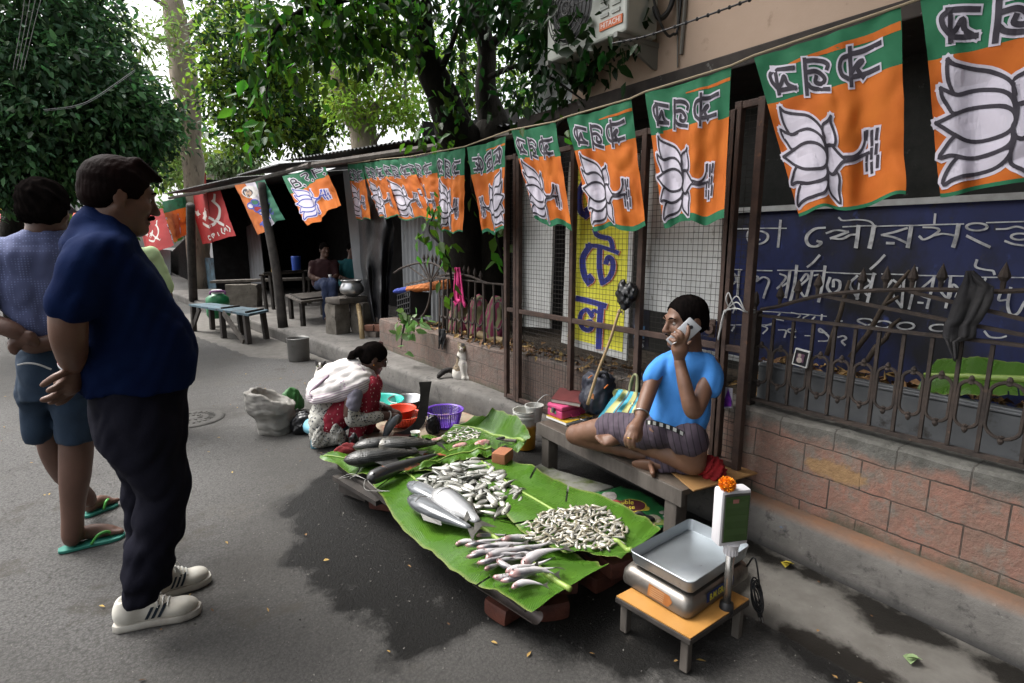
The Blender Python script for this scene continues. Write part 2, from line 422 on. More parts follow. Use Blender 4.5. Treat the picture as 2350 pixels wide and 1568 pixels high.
ys=np.unique(np.round(np.concatenate([[-20,-8,-3,-1],np.arange(-.3,8,.05),np.arange(8,14,.4),[16,20,30,50,90,160]]),3))
GX,GY=np.meshgrid(xs,ys); gx,gy=GX.ravel(),GY.ravel()
wetpolys=[W2([(760,1075),(690,1110),(625,1180),(690,1235),(640,1290),(740,1330),(830,1400),(880,1460),(880,1520),(950,1510),(1040,1470),(1130,1440),(1215,1470),(1330,1490),(1420,1540),(1540,1560),(1620,1520),(1690,1420),(1730,1330),(1680,1220),(1500,1000),(1230,1010),(1100,1060)]),
  W2([(890,850),(1000,880),(1130,930),(1230,985),(1230,1040),(1130,1040),(960,930),(860,900)]),
  [(2.42,-2),(2.42,3.4),(2.2,4.4),(2.05,5.6),(1.98,5.6),(2.1,4.4),(2.2,3),(2.24,1.6),(2.31,1.0),(2.2,.75),(2.3,.5),(2.24,.2),(2.3,-.2),(2.3,-2)],
  W2([(880,1460),(820,1440),(760,1390),(700,1320),(690,1250),(800,1250)]),
  W2([(1740,1440),(1800,1420),(1890,1460),(2000,1510),(2130,1580),(2000,1600),(1850,1530)])]
wet=np.full(gx.shape,-1e9)
for P_ in wetpolys: wet=np.maximum(wet,inpoly(gx,gy,P_))
wet=np.clip(.5+wet/.16,0,1)
con=np.clip(.5+np.maximum(inpoly(gx,gy,[(1.93,-3),(1.9,.75),(1.87,1.45),(2.6,1.6),(2.6,-3)]),inpoly(gx,gy,[(1.2,7.6),(2.1,6.6),(2.2,9),(1.3,13),(.2,13)]))/.07,0,1)
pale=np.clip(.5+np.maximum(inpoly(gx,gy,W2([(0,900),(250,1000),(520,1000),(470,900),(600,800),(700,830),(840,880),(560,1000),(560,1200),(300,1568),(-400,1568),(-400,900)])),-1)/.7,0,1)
gz_=np.array([.006*noise.noise(V((a*1.7,b*1.7,0))) if abs(a)<4 and -1<b<9 else 0 for a,b in zip(gx,gy)])-.004*wet
nx,ny=len(xs),len(ys); i=np.arange(nx*ny).reshape(ny,nx)
q=np.stack([i[:-1,:-1],i[:-1,1:],i[1:,1:],i[1:,:-1]],-1).reshape(-1,4)
gm=npmesh('road',np.stack([gx,gy,gz_],1),q)
at=gm.attributes.new('wear','FLOAT_COLOR','POINT'); at.data.foreach_set('color',np.stack([wet,con,pale,np.ones_like(wet)],1).astype(np.float32).ravel())
def roadfn(N,L,tc,src,col,mix,nz,rng):
    a=N.new('ShaderNodeAttribute'); a.attribute_name='wear'; s=N.new('ShaderNodeSeparateColor'); L.new(a.outputs['Color'],s.inputs[0])
    def warp(o,sc,amt):
        m=N.new('ShaderNodeMath'); m.operation='MULTIPLY_ADD'; L.new(nz(sc,8,.7),m.inputs[0]); m.inputs[1].default_value=amt; m.inputs[2].default_value=-amt/2
        d=N.new('ShaderNodeMath'); L.new(o,d.inputs[0]); L.new(m.outputs[0],d.inputs[1]); return d.outputs[0]
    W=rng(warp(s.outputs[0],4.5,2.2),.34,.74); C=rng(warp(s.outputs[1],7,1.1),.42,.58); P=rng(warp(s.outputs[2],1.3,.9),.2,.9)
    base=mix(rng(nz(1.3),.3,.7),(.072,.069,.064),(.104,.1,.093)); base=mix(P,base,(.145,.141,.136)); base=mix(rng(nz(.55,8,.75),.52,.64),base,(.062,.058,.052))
    v=N.new('ShaderNodeTexVoronoi'); v.inputs['Scale'].default_value=90; L.new(src,v.inputs['Vector'])
    g=rng(v.outputs['Distance'],.1,1.1); base=mix(g,base,(.05,.048,.046)); base=mix(rng(nz(150,2,.5),.5,.75),base,(.06,.057,.053)); base=mix(rng(nz(.9,12,.8),.55,.66),base,(.095,.088,.077)); 
    sp=rng(nz(70,3,.5),.70,.75); base=mix(sp,base,(.17,.16,.145)); base=mix(rng(nz(2.6,8,.7),.56,.66),base,(.066,.06,.052))
    base=mix(C,base,mix(rng(nz(9),.3,.7),(.1,.093,.082),(.15,.141,.128)))
    dk=N.new('ShaderNodeMix'); dk.data_type='RGBA'; dk.blend_type='MULTIPLY'; L.new(W,dk.inputs[0]); L.new(base,dk.inputs[6]); dk.inputs[7].default_value=(.11,.107,.103,1)
    b=N['Principled BSDF']; r=N.new('ShaderNodeMapRange'); r.inputs[3].default_value=.85; r.inputs[4].default_value=.4; L.new(W,r.inputs[0]); L.new(r.outputs[0],b.inputs['Roughness'])
    bp=N.new('ShaderNodeBump'); bp.inputs['Distance'].default_value=.004; st=N.new('ShaderNodeMapRange'); st.inputs[3].default_value=.75; st.inputs[4].default_value=.15; L.new(C,st.inputs[0]); L.new(st.outputs[0],bp.inputs['Strength'])
    hm=N.new('ShaderNodeMath'); hm.operation='MULTIPLY_ADD'; L.new(nz(17,14,.85),hm.inputs[0]); hm.inputs[1].default_value=6; L.new(v.outputs['Distance'],hm.inputs[2]); L.new(hm.outputs[0],bp.inputs['Height']); L.new(bp.outputs[0],b.inputs['Normal'])
    return dk.outputs[2]
M_road=mat('asphalt',(.06,.06,.06),fn=roadfn,spec=.2)
tag(link('road',gm,M_road,None,(0,0,0),True),kind='structure')
# ---- kerb ledge along the wall
def kerbfn(N,L,tc,src,col,mix,nz,rng):
    c=mix(rng(nz(5),.3,.7),(.085,.08,.073),(.15,.14,.128)); c=mix(rng(nz(14,8,.7),.55,.68),c,(.05,.047,.044)); c=mix(rng(nz(22,8,.7),.62,.7),c,(.2,.19,.175))
    sx=N.new('ShaderNodeSeparateXYZ'); L.new(src,sx.inputs[0]); g=N.new('ShaderNodeNewGeometry'); sn=N.new('ShaderNodeSeparateXYZ'); L.new(g.outputs['Normal'],sn.inputs[0])
    m=N.new('ShaderNodeMath'); m.operation='MULTIPLY'; L.new(rng(sx.outputs[1],2.2,1.2),m.inputs[0]); L.new(rng(sx.outputs[2],.17,.205),m.inputs[1])
    c=mix(m.outputs[0],c,mix(rng(nz(6),.35,.65),(.19,.095,.052),(.13,.085,.06)))
    bl=rng(nz(3.2,8,.75),.66,.7); m2=N.new('ShaderNodeMath'); m2.operation='MULTIPLY'; L.new(bl,m2.inputs[0]); L.new(rng(sx.outputs[1],1.6,.9),m2.inputs[1])
    m3=N.new('ShaderNodeMath'); m3.operation='MULTIPLY'; m3.inputs[1].default_value=.55; L.new(m2.outputs[0],m3.inputs[0])
    c=mix(m3.outputs[0],c,(.08,.17,.33)); c=mix(rng(sx.outputs[2],.05,.0),c,(.035,.034,.033)); return c
M_kerb=mat('kerb_concrete',(.1,.1,.1),fn=kerbfn,rough=.85,bump=.5,bsc=25)
kf=[(2.40,-2.5),(2.40,1.0),(2.40,2.0),(2.39,2.9),(2.33,3.5),(2.22,4.2),(2.11,5.1),(1.98,6.5),(1.88,7.6),(1.80,8.5)]
kl=crom([V((a,b,0)) for a,b in kf],6); b_=MB()
prof=[(0,0,-.05),(0,.01,.15),(0,.022,.185),(0,.045,.203),(0,.09,.205)]
def kprof(u,v):
    j=u*(len(kl)-1); p=kl[min(int(round(j)),len(kl)-1)]; k=min(int(round(v*6)),6)
    off,z=[(0,-.05),(.004,.08),(.012,.165),(.024,.192),(.05,.205),(.12,.205),(2.56-p.x if p.y<6.4 else .9,.206)][k]
    n=noise.noise(V((p.x*6,p.y*6,k*3)))*.008+noise.noise(V((p.x*1.3,p.y*1.3,k*9)))*.006
    return V((p.x+off+(n if k<4 else 0),p.y,z+(n*.5 if k>2 else 0)))
b_.grid(kprof,len(kl)-1,6)
tag(b_.build('kerb',M_kerb,None,(2.4,1,0),True),kind='structure')
# ---- raised floor of the shacks, soil behind the wall
M_floor=mat('shack_floor_concrete',(.09,.083,.075),(.15,.14,.128),sc=4,rough=.9,bump=.4,bsc=20,layers=[((.05,.045,.04),9,.55,.7)])
b_=MB(); fl=[(1.80,8.45),(1.62,10.2),(1.3,13),(.85,17.5),(6,17.5),(6,6.45),(2.1,6.45)]
b_.prism([(a,b,-.02) for a,b in fl],(0,0,.18)); tag(b_.build('pavement',M_floor,None,(2,9,0),bevel=.03),kind='structure')
M_soil=mat('soil',(.03,.022,.015),(.06,.045,.03),sc=12,rough=.95,bump=.6,bsc=30)
b_=MB(); b_.grid(lambda s,t: V((2.62+s*2.6,-2.5+t*8.9,.53+.06*noise.noise(V((s*5,t*9,1)))+(.16*max(0,min(1,(s-.1)*5)) if t<.47 else 0))),20,50); tag(b_.build('soil_bed',M_soil,None,(3,1,.5),True),kind='structure')
# ---- low brick wall
def wallfn(N,L,tc,src,col,mix,nz,rng):
    sx=N.new('ShaderNodeSeparateXYZ'); L.new(src,sx.inputs[0]); cb=N.new('ShaderNodeCombineXYZ'); L.new(sx.outputs[1],cb.inputs[0])
    nv=N.new('ShaderNodeMath'); nv.operation='MULTIPLY_ADD'; L.new(nz(5),nv.inputs[0]); nv.inputs[1].default_value=.03; L.new(sx.outputs[2],nv.inputs[2]); L.new(nv.outputs[0],cb.inputs[1])
    bt=N.new('ShaderNodeTexBrick'); L.new(cb.outputs[0],bt.inputs['Vector']); bt.inputs['Scale'].default_value=1; bt.inputs['Brick Width'].default_value=.245; bt.inputs['Row Height'].default_value=.137
    bt.inputs['Mortar Size'].default_value=.004; bt.inputs['Mortar Smooth'].default_value=.4; bt.inputs['Color1'].default_value=(.29,.145,.105,1); bt.inputs['Color2'].default_value=(.235,.13,.1,1); bt.inputs['Mortar'].default_value=(.05,.042,.036,1); bt.offset=.5
    c=mix(rng(nz(7,8,.7),.4,.62),bt.outputs['Color'],(.2,.13,.1)); c=mix(rng(nz(9,10,.75),.50,.62),c,(.19,.16,.135)); c=mix(rng(nz(4,10,.75),.56,.7),c,(.10,.085,.072)); c=mix(rng(nz(24,8,.7),.6,.68),c,(.26,.2,.16))
    gz=N.new('ShaderNodeMath'); gz.operation='MULTIPLY_ADD'; L.new(nz(5,8,.7),gz.inputs[0]); gz.inputs[1].default_value=.22; L.new(sx.outputs[2],gz.inputs[2])
    c=mix(rng(gz.outputs[0],.655,.70),c,mix(rng(nz(12),.3,.7),(.08,.078,.068),(.15,.145,.13)))
    lf=N.new('ShaderNodeMath'); lf.operation='MULTIPLY'; L.new(rng(sx.outputs[1],1.0,2.2),lf.inputs[0]); lf.inputs[1].default_value=.72; c=mix(lf.outputs[0],c,mix(rng(nz(6,8,.7),.35,.65),(.085,.075,.065),(.14,.105,.09)))
    ms=N.new('ShaderNodeMath'); ms.operation='MULTIPLY'; L.new(bt.outputs['Fac'],ms.inputs[0]); ms.inputs[1].default_value=.55; c=mix(ms.outputs[0],c,(.045,.038,.032)); c=mix(rng(gz.outputs[0],.36,.30),c,(.075,.075,.05))
    mp_=N.new('ShaderNodeMapping'); mp_.inputs['Scale'].default_value=(.2,.62,1.7); L.new(src,mp_.inputs[0]); ex=N.new('ShaderNodeVectorMath'); ex.operation='DISTANCE'; L.new(mp_.outputs[0],ex.inputs[0]); ex.inputs[1].default_value=(.5,.67,.755); x2=N.new('ShaderNodeMath'); x2.operation='MULTIPLY_ADD'; L.new(nz(14),x2.inputs[0]); x2.inputs[1].default_value=.16; L.new(ex.outputs['Value'],x2.inputs[2])
    c=mix(rng(x2.outputs[0],.17,.145),c,mix(rng(nz(30),.35,.65),(.33,.205,.10),(.25,.15,.075)))
    b=N['Principled BSDF']; bp=N.new('ShaderNodeBump'); bp.inputs['Distance'].default_value=.02; bp.inputs['Strength'].default_value=.7; h=N.new('ShaderNodeMath'); h.operation='MULTIPLY_ADD'; L.new(bt.outputs['Fac'],h.inputs[0]); h.inputs[1].default_value=-.45; L.new(nz(30,8,.7),h.inputs[2]); L.new(h.outputs[0],bp.inputs['Height']); L.new(bp.outputs[0],b.inputs['Normal'])
    return c
M_wall=mat('painted_brick',(.3,.2,.2),fn=wallfn,rough=.9)
b_=MB(); N_=150
WTOP=lambda y: .625 if y<1.7 else max(.55,.625-.03*(y-1.7))
def wfn(u,v):
    y=-2.5+u*8.75; k=int(round(v*7)); zt=WTOP(y); x0=2.5-(max(0,y-3.4)*.03)
    x,z=[(x0,.15),(x0,.28),(x0,.4),(x0,.5),(x0+.003,zt-.012),(x0+.015,zt),(x0+.2,zt+.004),(x0+.2,.2)][k]
    n=noise.noise(V((y*5,z*5,k)))*.008+noise.noise(V((y*14,z*9,k)))*.004
    return V((x+n,y,z+(n if k>3 else 0)))
b_.grid(wfn,N_,7); L_=len(b_.v); b_.f.append(tuple(j*(N_+1)+N_ for j in range(8))); b_.m.append(0)
solo(b_,'brick_wall',M_wall,'low red painted brick wall with grey cement top behind the kerb','wall',(0,0,0),smooth='auto')
# ---- building on the right
M_beige=mat('beige_plaster',(.42,.305,.225),(.47,.345,.26),sc=1.5,rough=.9,bump=.12,bsc=60,layers=[((.25,.17,.12),5,.63,.75)])
M_white=mat('white_plaster',(.55,.56,.56),(.45,.46,.46),sc=3,rough=.9)
def mouldfn(N,L,tc,src,col,mix,nz,rng):
    c=mix(rng(nz(2.5,8,.7),.35,.65),(.012,.013,.011),(.035,.034,.03)); return mix(rng(nz(11,8,.75),.6,.7),c,(.1,.1,.09))
M_mould=mat('mouldy_wall',(.02,.02,.02),fn=mouldfn,rough=.95,bump=.4,bsc=20)
M_soffit=mat('stained_concrete_edge',(.022,.018,.016),(.05,.04,.034),sc=6,rough=.9,layers=[((.12,.115,.11),18,.64,.7)])
B=thing('building','beige plastered building with overhanging upper storey above the wall','building',(3.4,1,.5))
b_=MB(); b_.box((3.9,.5,4.9),(1.8,6.0,4.78)); b_.build('upper_storey',M_beige,B)
b_=MB(); b_.box((3.955,3.79,4.9),(1.79,.58,4.77)); b_.build('white_wall',M_white,B)
b_=MB(); b_.box((3.9,.8,2.455),(1.93,6.7,.09)); b_.build('ledge',M_soffit,B,bevel=.008)
b_=MB(); b_.box((3.65,.45,1.45),(.3,5.7,1.92)); b_.build('lower_wall',M_mould,B)
b_=MB(); b_.tube([(2.985,2.45,2.6),(2.985,2.43,3.2),(2.985,2.4,5)],.012,6,sub=4); b_.tube([(2.982,2.47,2.53),(2.982,2.5,3.1),(2.985,2.43,3.4)],.006,5,sub=4); b_.build('cable',mat('grey_cable',(.16,.15,.13)),B)
# ---- air conditioner
M_acw=mat('ac_enamel',(.42,.43,.38),(.36,.37,.33),sc=6,rough=.45); M_blk=mat('black_plastic',(.012,.012,.013),rough=.5); M_dkm=mat('dark_metal',(.03,.028,.026),rough=.6,metal=.3)
AC=thing('air_conditioner','pale grey air conditioner outdoor unit on wall bracket under the leaves','air conditioner',(2.8,2.55,2.9))
b_=MB(); b_.box((2.80,3.0,2.99),(.28,.78,.54),bev=.015); b_.build('casing',M_acw,AC)
for k in range(18): b_=MB(); b_.box((2.656,2.70,2.86+(k%9)*.045) if k<9 else (2.656,2.80,2.86+(k%9)*.045),(.008,.07,.02)); b_.build('louvre',mat('ac_louvre',(.27,.28,.25),rough=.5),AC)
b_=MB(); b_.lathe((2.658,3.12,2.99),[(.0,0),(.2,0)],28,ax=(-1,0,0)); b_.build('fan_opening',M_blk,AC)
b_=MB()
for r in (.04,.08,.115,.15,.185,.215): b_.tube([V((2.635-.03*math.cos(r*6),3.12+r*math.cos(a),2.99+r*math.sin(a))) for a in np.linspace(0,6.283,33)],.0045,5,cap=False)
for a in range(4): b_.beam((2.615,3.12-.21*math.cos(a*.785),2.99-.21*math.sin(a*.785)),(2.615,3.12+.21*math.cos(a*.785),2.99+.21*math.sin(a*.785)),.006,.006)
b_.build('fan_grille',M_dkm,AC)
b_=MB(); b_.box((2.656,2.74,2.80),(.006,.2,.05)); b_.build('badge',mat('orange_badge',(.5,.12,.04)),AC)
textmesh('HITACHI',.045,lambda x,y,o:V((2.652-o,2.74-x,2.80+y)),.001,mat('white_mark',(.7,.7,.68)),'lettering',AC)
b_=MB(); b_.box((2.9,2.607,3.1),(.05,.01,.08)); b_.build('end_cover',M_blk,AC)
for y in (2.66,3.34):
    b_=MB(); b_.beam((2.62,y,2.705),(3.0,y,2.705),.03,.03); b_.prism([(2.66,y-.01,2.69),(3.0,y-.01,2.69),(3.0,y-.01,2.56),(2.97,y-.01,2.56)],(0,.02,0)); b_.build('bracket',mat('bracket_metal',(.2,.2,.18),rough=.5),AC)
b_=MB(); b_.tube([(2.9,2.61,2.9),(2.9,2.55,2.82),(2.97,2.52,2.95),(2.985,2.5,3.4),(2.985,2.5,5)],.018,6,sub=6); b_.tube([(2.85,2.61,3.05),(2.86,2.53,2.8),(2.95,2.5,2.72),(2.985,2.47,3.0),(2.985,2.47,5)],.009,6,sub=6); b_.build('hose',M_dkm,AC)
# ---- mesh gate and side panels  (plane X = GXP)
GXP=2.43; M_rust=mat('rusty_brown_steel',(.042,.026,.021),(.075,.045,.034),sc=14,rough=.8,bump=.3,bsc=70,layers=[((.12,.06,.035),24,.62,.7)]); M_wire=mat('dark_wire',(.03,.025,.022),rough=.7)
G=lambda u,v:px(u,v,GXP)
def panel(name,label,cat,us,z0,z1,zm,step=.031):
    ys_=[G(u,700).y for u in us]; T=thing(name,label,cat,(GXP,ys_[-1],z0))
    b=MB()
    for y in ys_: b.box((GXP,y,(z0+z1)/2),(.036,.036,z1-z0))
    for z in (z0+.018,zm,z1-.018): 
        for i in range(len(ys_)-1): b.box((GXP,(ys_[i]+ys_[i+1])/2,z),(.03,abs(ys_[i]-ys_[i+1])-.036,.032))
    b.build('frame',M_rust,T,bevel=.003)
    b=MB(); y0,y1=min(ys_),max(ys_)
    k=int((y1-y0)/step)
    for i in range(1,k): 
        y=y0+(y1-y0)*i/k+random.uniform(-.002,.002); b.tube([(GXP+.02,y,z0+.03),(GXP+.022,y+random.uniform(-.003,.003),(z0+z1)/2),(GXP+.02,y,z1-.03)],.0013,4)
    k=int((z1-z0)/step)
    for i in range(1,k): 
        z=z0+(z1-z0)*i/k; b.tube([(GXP+.0235,y0,z),(GXP+.0255,(y0+y1)/2,z+random.uniform(-.003,.003)),(GXP+.0235,y1,z)],.0013,4)
    b.build('wire_mesh',M_wire,T); return T
panel('fence_screen','narrow rusty mesh panel at the far end of the gate','fence panel',(1163,1184),.215,2.08,.93)
gate=panel('mesh_gate','tall rusty mesh gate in three bays with boards behind it','gate',(1191,1312,1468,1660),.215,2.06,.93)
p3=panel('fence_screen','narrow rusty mesh panel beside the blue signboard','fence panel',(1668,1718),.32,2.09,.93)
b_=MB(); b_.box((GXP-.03,G(1655,700).y+.02,1.02),(.012,.03,.09)); b_.lathe((GXP-.04,G(1655,700).y+.03,1.02),[(.012,-.01),(.028,-.01),(.028,.01),(.012,.01)],12,ax=(1,0,0)); b_.build('latch',M_rust,gate)
# boards hung behind the gate
def wallrect(b,TL,TR,BR,BL,x,th=.012,nx=14,ny=22,amp=.006,m=0):
    c=[px(*a,x) for a in (TL,TR,BR,BL)]
    def f(s,t):
        p=c[0].lerp(c[1],s).lerp(c[3].lerp(c[2],s),t); return V((p.x+amp*noise.noise(p*6),p.y,p.z))
    b.grid(f,nx,ny,m); b.grid(lambda s,t:f(1-s,t)+V((th,0,0)),nx,ny,m)
    for e in ((0,None),(1,None),(None,0),(None,1)):
        b.grid(lambda s,t:f(e[0] if e[0] is not None else s,e[1] if e[1] is not None else s)+V((th*t,0,0)),max(nx,ny),1,m)
    return f
M_board=mat('weathered_white_board',(.52,.52,.50),(.40,.395,.375),sc=6,rough=.85,bump=.35,bsc=30,layers=[((.16,.14,.115),4,.6,.72),((.2,.19,.17),30,.6,.7)],stretch=(1,1,.4))
b_=MB(); wallrect(b_,(1192,405),(1272,392),(1262,754),(1197,749),2.475,.02); solo(b_,'board','' or M_board,'narrow grey white board behind the left bay of the mesh gate','board',px(1230,750,2.48))
b_=MB(); wallrect(b_,(1471,345),(1664,325),(1650,738),(1467,708),2.475,.02); solo(b_,'board',M_board,'wide dirty white board behind the right bay of the mesh gate','board',px(1550,700,2.48))
M_yel=mat('yellow_paint',(.70,.66,.05),(.62,.58,.05),sc=9,rough=.6,layers=[((.42,.40,.09),5,.62,.75)],bump=.15,bsc=40)
SG=thing('sign_board','yellow hand painted sign with blue Bengali letters behind the mesh gate','sign',px(1360,820,2.48))
b_=MB(); wallrect(b_,(1306,372),(1464,352),(1437,828),(1288,786),2.476,.014); b_.build('board',M_board,SG)
b_=MB(); yf=wallrect(b_,(1318,378),(1452,360),(1428,808),(1302,774),2.4735,.002); b_.build('painted_field',M_yel,SG)
c8=lambda x,y:(x*.2927+1090,y*.2927+287); cBm=lambda x,y:(x*.3294+1176,y*.3294+631)
sgm=lambda u,v,o:px(u,v,2.472-o)
blue=[([c8(860,440),c8(822,520),c8(815,600),c8(830,680),c8(868,712)],9),([c8(868,712),c8(895,690),c8(880,665)],9),
 ([c8(940,825),c8(955,860),c8(1000,880),c8(1050,890),c8(1070,920),c8(1080,975)],7),([c8(880,948),c8(960,950),c8(1050,975),c8(1115,1000)],6),
 ([c8(900,950),c8(850,1030),c8(845,1110),c8(862,1190),c8(890,1235)],9),([c8(890,1235),c8(915,1215),c8(898,1190)],8),
 ([c8(978,985),c8(975,1100),c8(985,1180),c8(1000,1235)],8),([c8(1000,1235),c8(1050,1200),c8(1080,1130),c8(1075,1060),c8(1045,1040),c8(1030,1075)],8),
 ([cBm(455,165),cBm(540,185),cBm(640,215)],8),([cBm(618,210),cBm(608,330),cBm(600,500)],9),
 ([cBm(598,262),cBm(565,250),cBm(550,290)],5),([cBm(552,285),cBm(520,245),cBm(482,265),cBm(470,320),cBm(490,370),cBm(530,385),cBm(555,360),cBm(545,325),cBm(515,330)],6.5)]
for nm,col_,dx,dw,of in (('letter_shadow',(.5,.09,.03),2.0,2.5,.0012),('letter_edge',(.6,.58,.5),0,2.2,.0022),('lettering',(.02,.025,.2),0,0,.0034)):
    b_=MB()
    for i_,(P_,wd) in enumerate(blue): ribbon(b_,[(u+dx,v+dx*.4) for u,v in P_],wd*1.5+dw,sgm,of+i_*.00006)
    b_.build(nm,mat('sign_'+nm,col_,rough=.6),SG)
PO=thing('poster','small torn phone poster behind the mesh left of the seated man','poster',px(1470,800,2.5)); b_=MB(); wallrect(b_,(1452,708),(1490,712),(1487,802),(1451,795),2.474,.004,6,8,.004); b_.build('sheet',mat('poster_black',(.02,.02,.025),(.03,.03,.05),rough=.4),PO)
b_=MB(); wallrect(b_,(1456,745),(1480,748),(1478,778),(1454,775),2.4715,.001,4,4,.002); b_.build('picture',mat('poster_blue',(.08,.25,.5),(.3,.4,.5),sc=30),PO)
textmesh('N',16,lambda x,y,o:px(1467+x,727-y,2.4695-o),.001,mat('poster_indigo',(.1,.1,.5)),'lettering',PO,bold=1)
textmesh('Smarte',7,lambda x,y,o:px(1469+x,783-y,2.4705-o),.001,mat('white_mark',(.7,.7,.68)),'lettering',PO)
textmesh('456',11,lambda x,y,o:px(1469+x,794-y,2.4705-o),.001,mat('white_mark',(.7,.7,.68)),'lettering',PO,bold=.6)
# ---- railings
RX=2.57; M_iron=mat('rusty_railing_iron',(.028,.022,.019),(.055,.04,.032),sc=20,rough=.85,bump=.4,bsc=60,layers=[((.10,.065,.045),30,.64,.72)])
c7=lambda x,y:(x*.3294+1606,y*.3294+401.6); R7=lambda x,y,xx=RX:px(*c7(x,y),xx)
RL=thing('railing','rusty wrought iron railing with oval rings and spear tips on the red wall','railing',(RX,.5,.63))
zr=R7(1200,1068).z; zb=.66; ybars=[R7(x,900+.13*x).y for x in (520,655,795,945,1095,1260,1435,1625,1832,2050)]
st=ybars[-2]-ybars[-1]; 
for k in range(12): ybars.append(ybars[-1]-.125)
yp=R7(385,960).y
b_=MB(); b_.beam((RX,yp+.02,zr),(RX,-1.6,zr),.03,.012); b_.beam((RX,yp+.02,zb),(RX,-1.6,zb),.034,.014); b_.build('rail',M_iron,RL)
b_=MB(); b_.box((RX,yp,(.6+zr+.02)/2),(.05,.05,zr+.02-.6)); b_.lathe((RX,yp,zr+.01),[(.008,0),(.008,.03),(.018,.05),(.012,.09),(.0,.11)],8); b_.build('post',M_iron,RL)
for y in ybars: b_=MB(); b_.box((RX,y+random.uniform(-.003,.003),(zb+zr)/2),(.013,.013,zr-zb-.02)); b_.build('bar',M_iron,RL)
yy=[yp]+ybars
for i_ in range(len(yy)-1):
    b_=MB()
    a,c=yy[i_],yy[i_+1]; cy=(a+c)/2; hw=abs(a-c)/2-.01; cz=.845
    pts=[V((RX-.002,cy+hw*math.cos(t),cz+(.055 if math.sin(t)>0 else -.055)+hw*.95*math.sin(t))) for t in np.linspace(0,2*math.pi,25)]
    b_.tube(pts,.007,6,cap=False)
    for s_ in (1,-1):
        zz=cz+s_*(.055+hw*.95); b_.lathe((RX-.004,cy,zz),[(.0,-.014*1),(.011,-.009),(.008,0),(.011,.009),(.006,.02*1),(.0,.024)] if s_>0 else [(.0,-.024),(.006,-.02),(.011,-.009),(.008,0),(.011,.009),(0,.014)],8)
    b_.build('ring',M_iron,RL)
arch=[R7(x,y) for x,y in ((425,938),(550,915),(690,875),(850,840),(1000,822),(1200,806),(1450,800),(1700,800),(2258,806))]+[V((RX,arch_y,1.36)) for arch_y in (.3,.0)]
b_=MB(); b_.tube(arch,.010,6,sub=4)
for (a,b) in (((870,845),(2330,1130)),((1460,812),(2330,1025))): b_.beam(R7(*a),R7(*b),.014,.014)
b_.build('arch',M_iron,RL)
for x,y in ((555,910),(678,872),(818,835),(1125,808),(1290,800),(1475,797),(1675,795),(2107,800)):
    p=R7(x,y); b_=MB(); b_.lathe(p,[(.007,-.005),(.009,.02),(.009,.03),(.02,.045),(.016,.06),(.0,.1)],8); b_.build('spear_tip',M_iron,RL)
# left railing with fan
c5=lambda x,y:(x*.2927*1.7431/1.7431+860.6,y*.2927+401.6) if False else (x/1.96/1.743+860.6,y/1.96/1.743+401.6)
R5=lambda x,y,xx=2.55:px(*c5(x,y),xx)
RL2=thing('railing','rusty railing left of the mesh gate with striped bundles behind it','railing',R5(800,1280))
b_=MB(); b_.tube([R5(x,y) for x,y in ((480,802),(600,815),(760,832),(900,850),(1035,862))],.009,6); b_.tube([R5(x,y) for x,y in ((500,1232),(700,1280),(870,1325),(1035,1370))],.011,6); b_.build('rail',M_iron,RL2)
bx=[508,538,572,606,640,684,736,788,850,930,1000]
for i_,x in enumerate(bx):
    yt=810+(x-508)*.105; yb=1235+(x-508)*.26; b_=MB(); b_.beam(R5(x,yt),R5(x-4 if i_<8 else x+10,yb),.014 if x!=850 else .022,.014); b_.build('bar',M_iron,RL2)
for i_ in range(len(bx)-1):
    if i_==8: continue
    a,c=bx[i_]+3,bx[i_+1]-3; cx=(a+c)/2; y0,y1=975+(cx-508)*.14,1090+(cx-508)*.16; hw=(c-a)/2
    b_=MB(); b_.tube([R5(cx+hw*math.cos(t),(y0 if math.sin(t)<0 else y1)+hw*1.5*math.sin(t),2.545) for t in np.linspace(0,6.283,17)],.008,5,cap=False)
    for q_ in (y0-hw*1.5-8,y1+hw*1.5+8): b_.ball(R5(cx,q_,2.545),.011,6)
    b_.build('ring',M_iron,RL2)
b_=MB(); b_.tube([R5(x,y) for x,y in ((150,770),(200,735),(260,712),(320,695),(380,688),(440,690),(495,712),(540,752),(575,780),(625,775),(680,782),(760,800),(830,830),(885,852))],.011,6,sub=4)
for x,y in ((270,722),(350,695),(385,690),(420,690),(465,700),(505,730)): b_.beam(R5(x,y),R5(435,838),.012,.012)
b_.beam(R5(500,765),R5(450,835),.012,.012); b_.beam(R5(640,790),R5(450,828),.012,.012); b_.tube([R5(x,y) for x,y in ((438,838),(436,920),(420,1010),(390,1080),(360,1115))],.012,6,sub=3); b_.build('fan_arch',M_iron,RL2)
for x,y in ((385,685),(415,686),(450,690),(478,698),(510,722),(545,752),(700,782),(735,790),(783,806),(830,828)): b_=MB(); b_.lathe(R5(x,y),[(.006,-.005),(.008,.02),(.017,.04),(.012,.06),(.0,.09)],7); b_.build('spear_tip',M_iron,RL2)
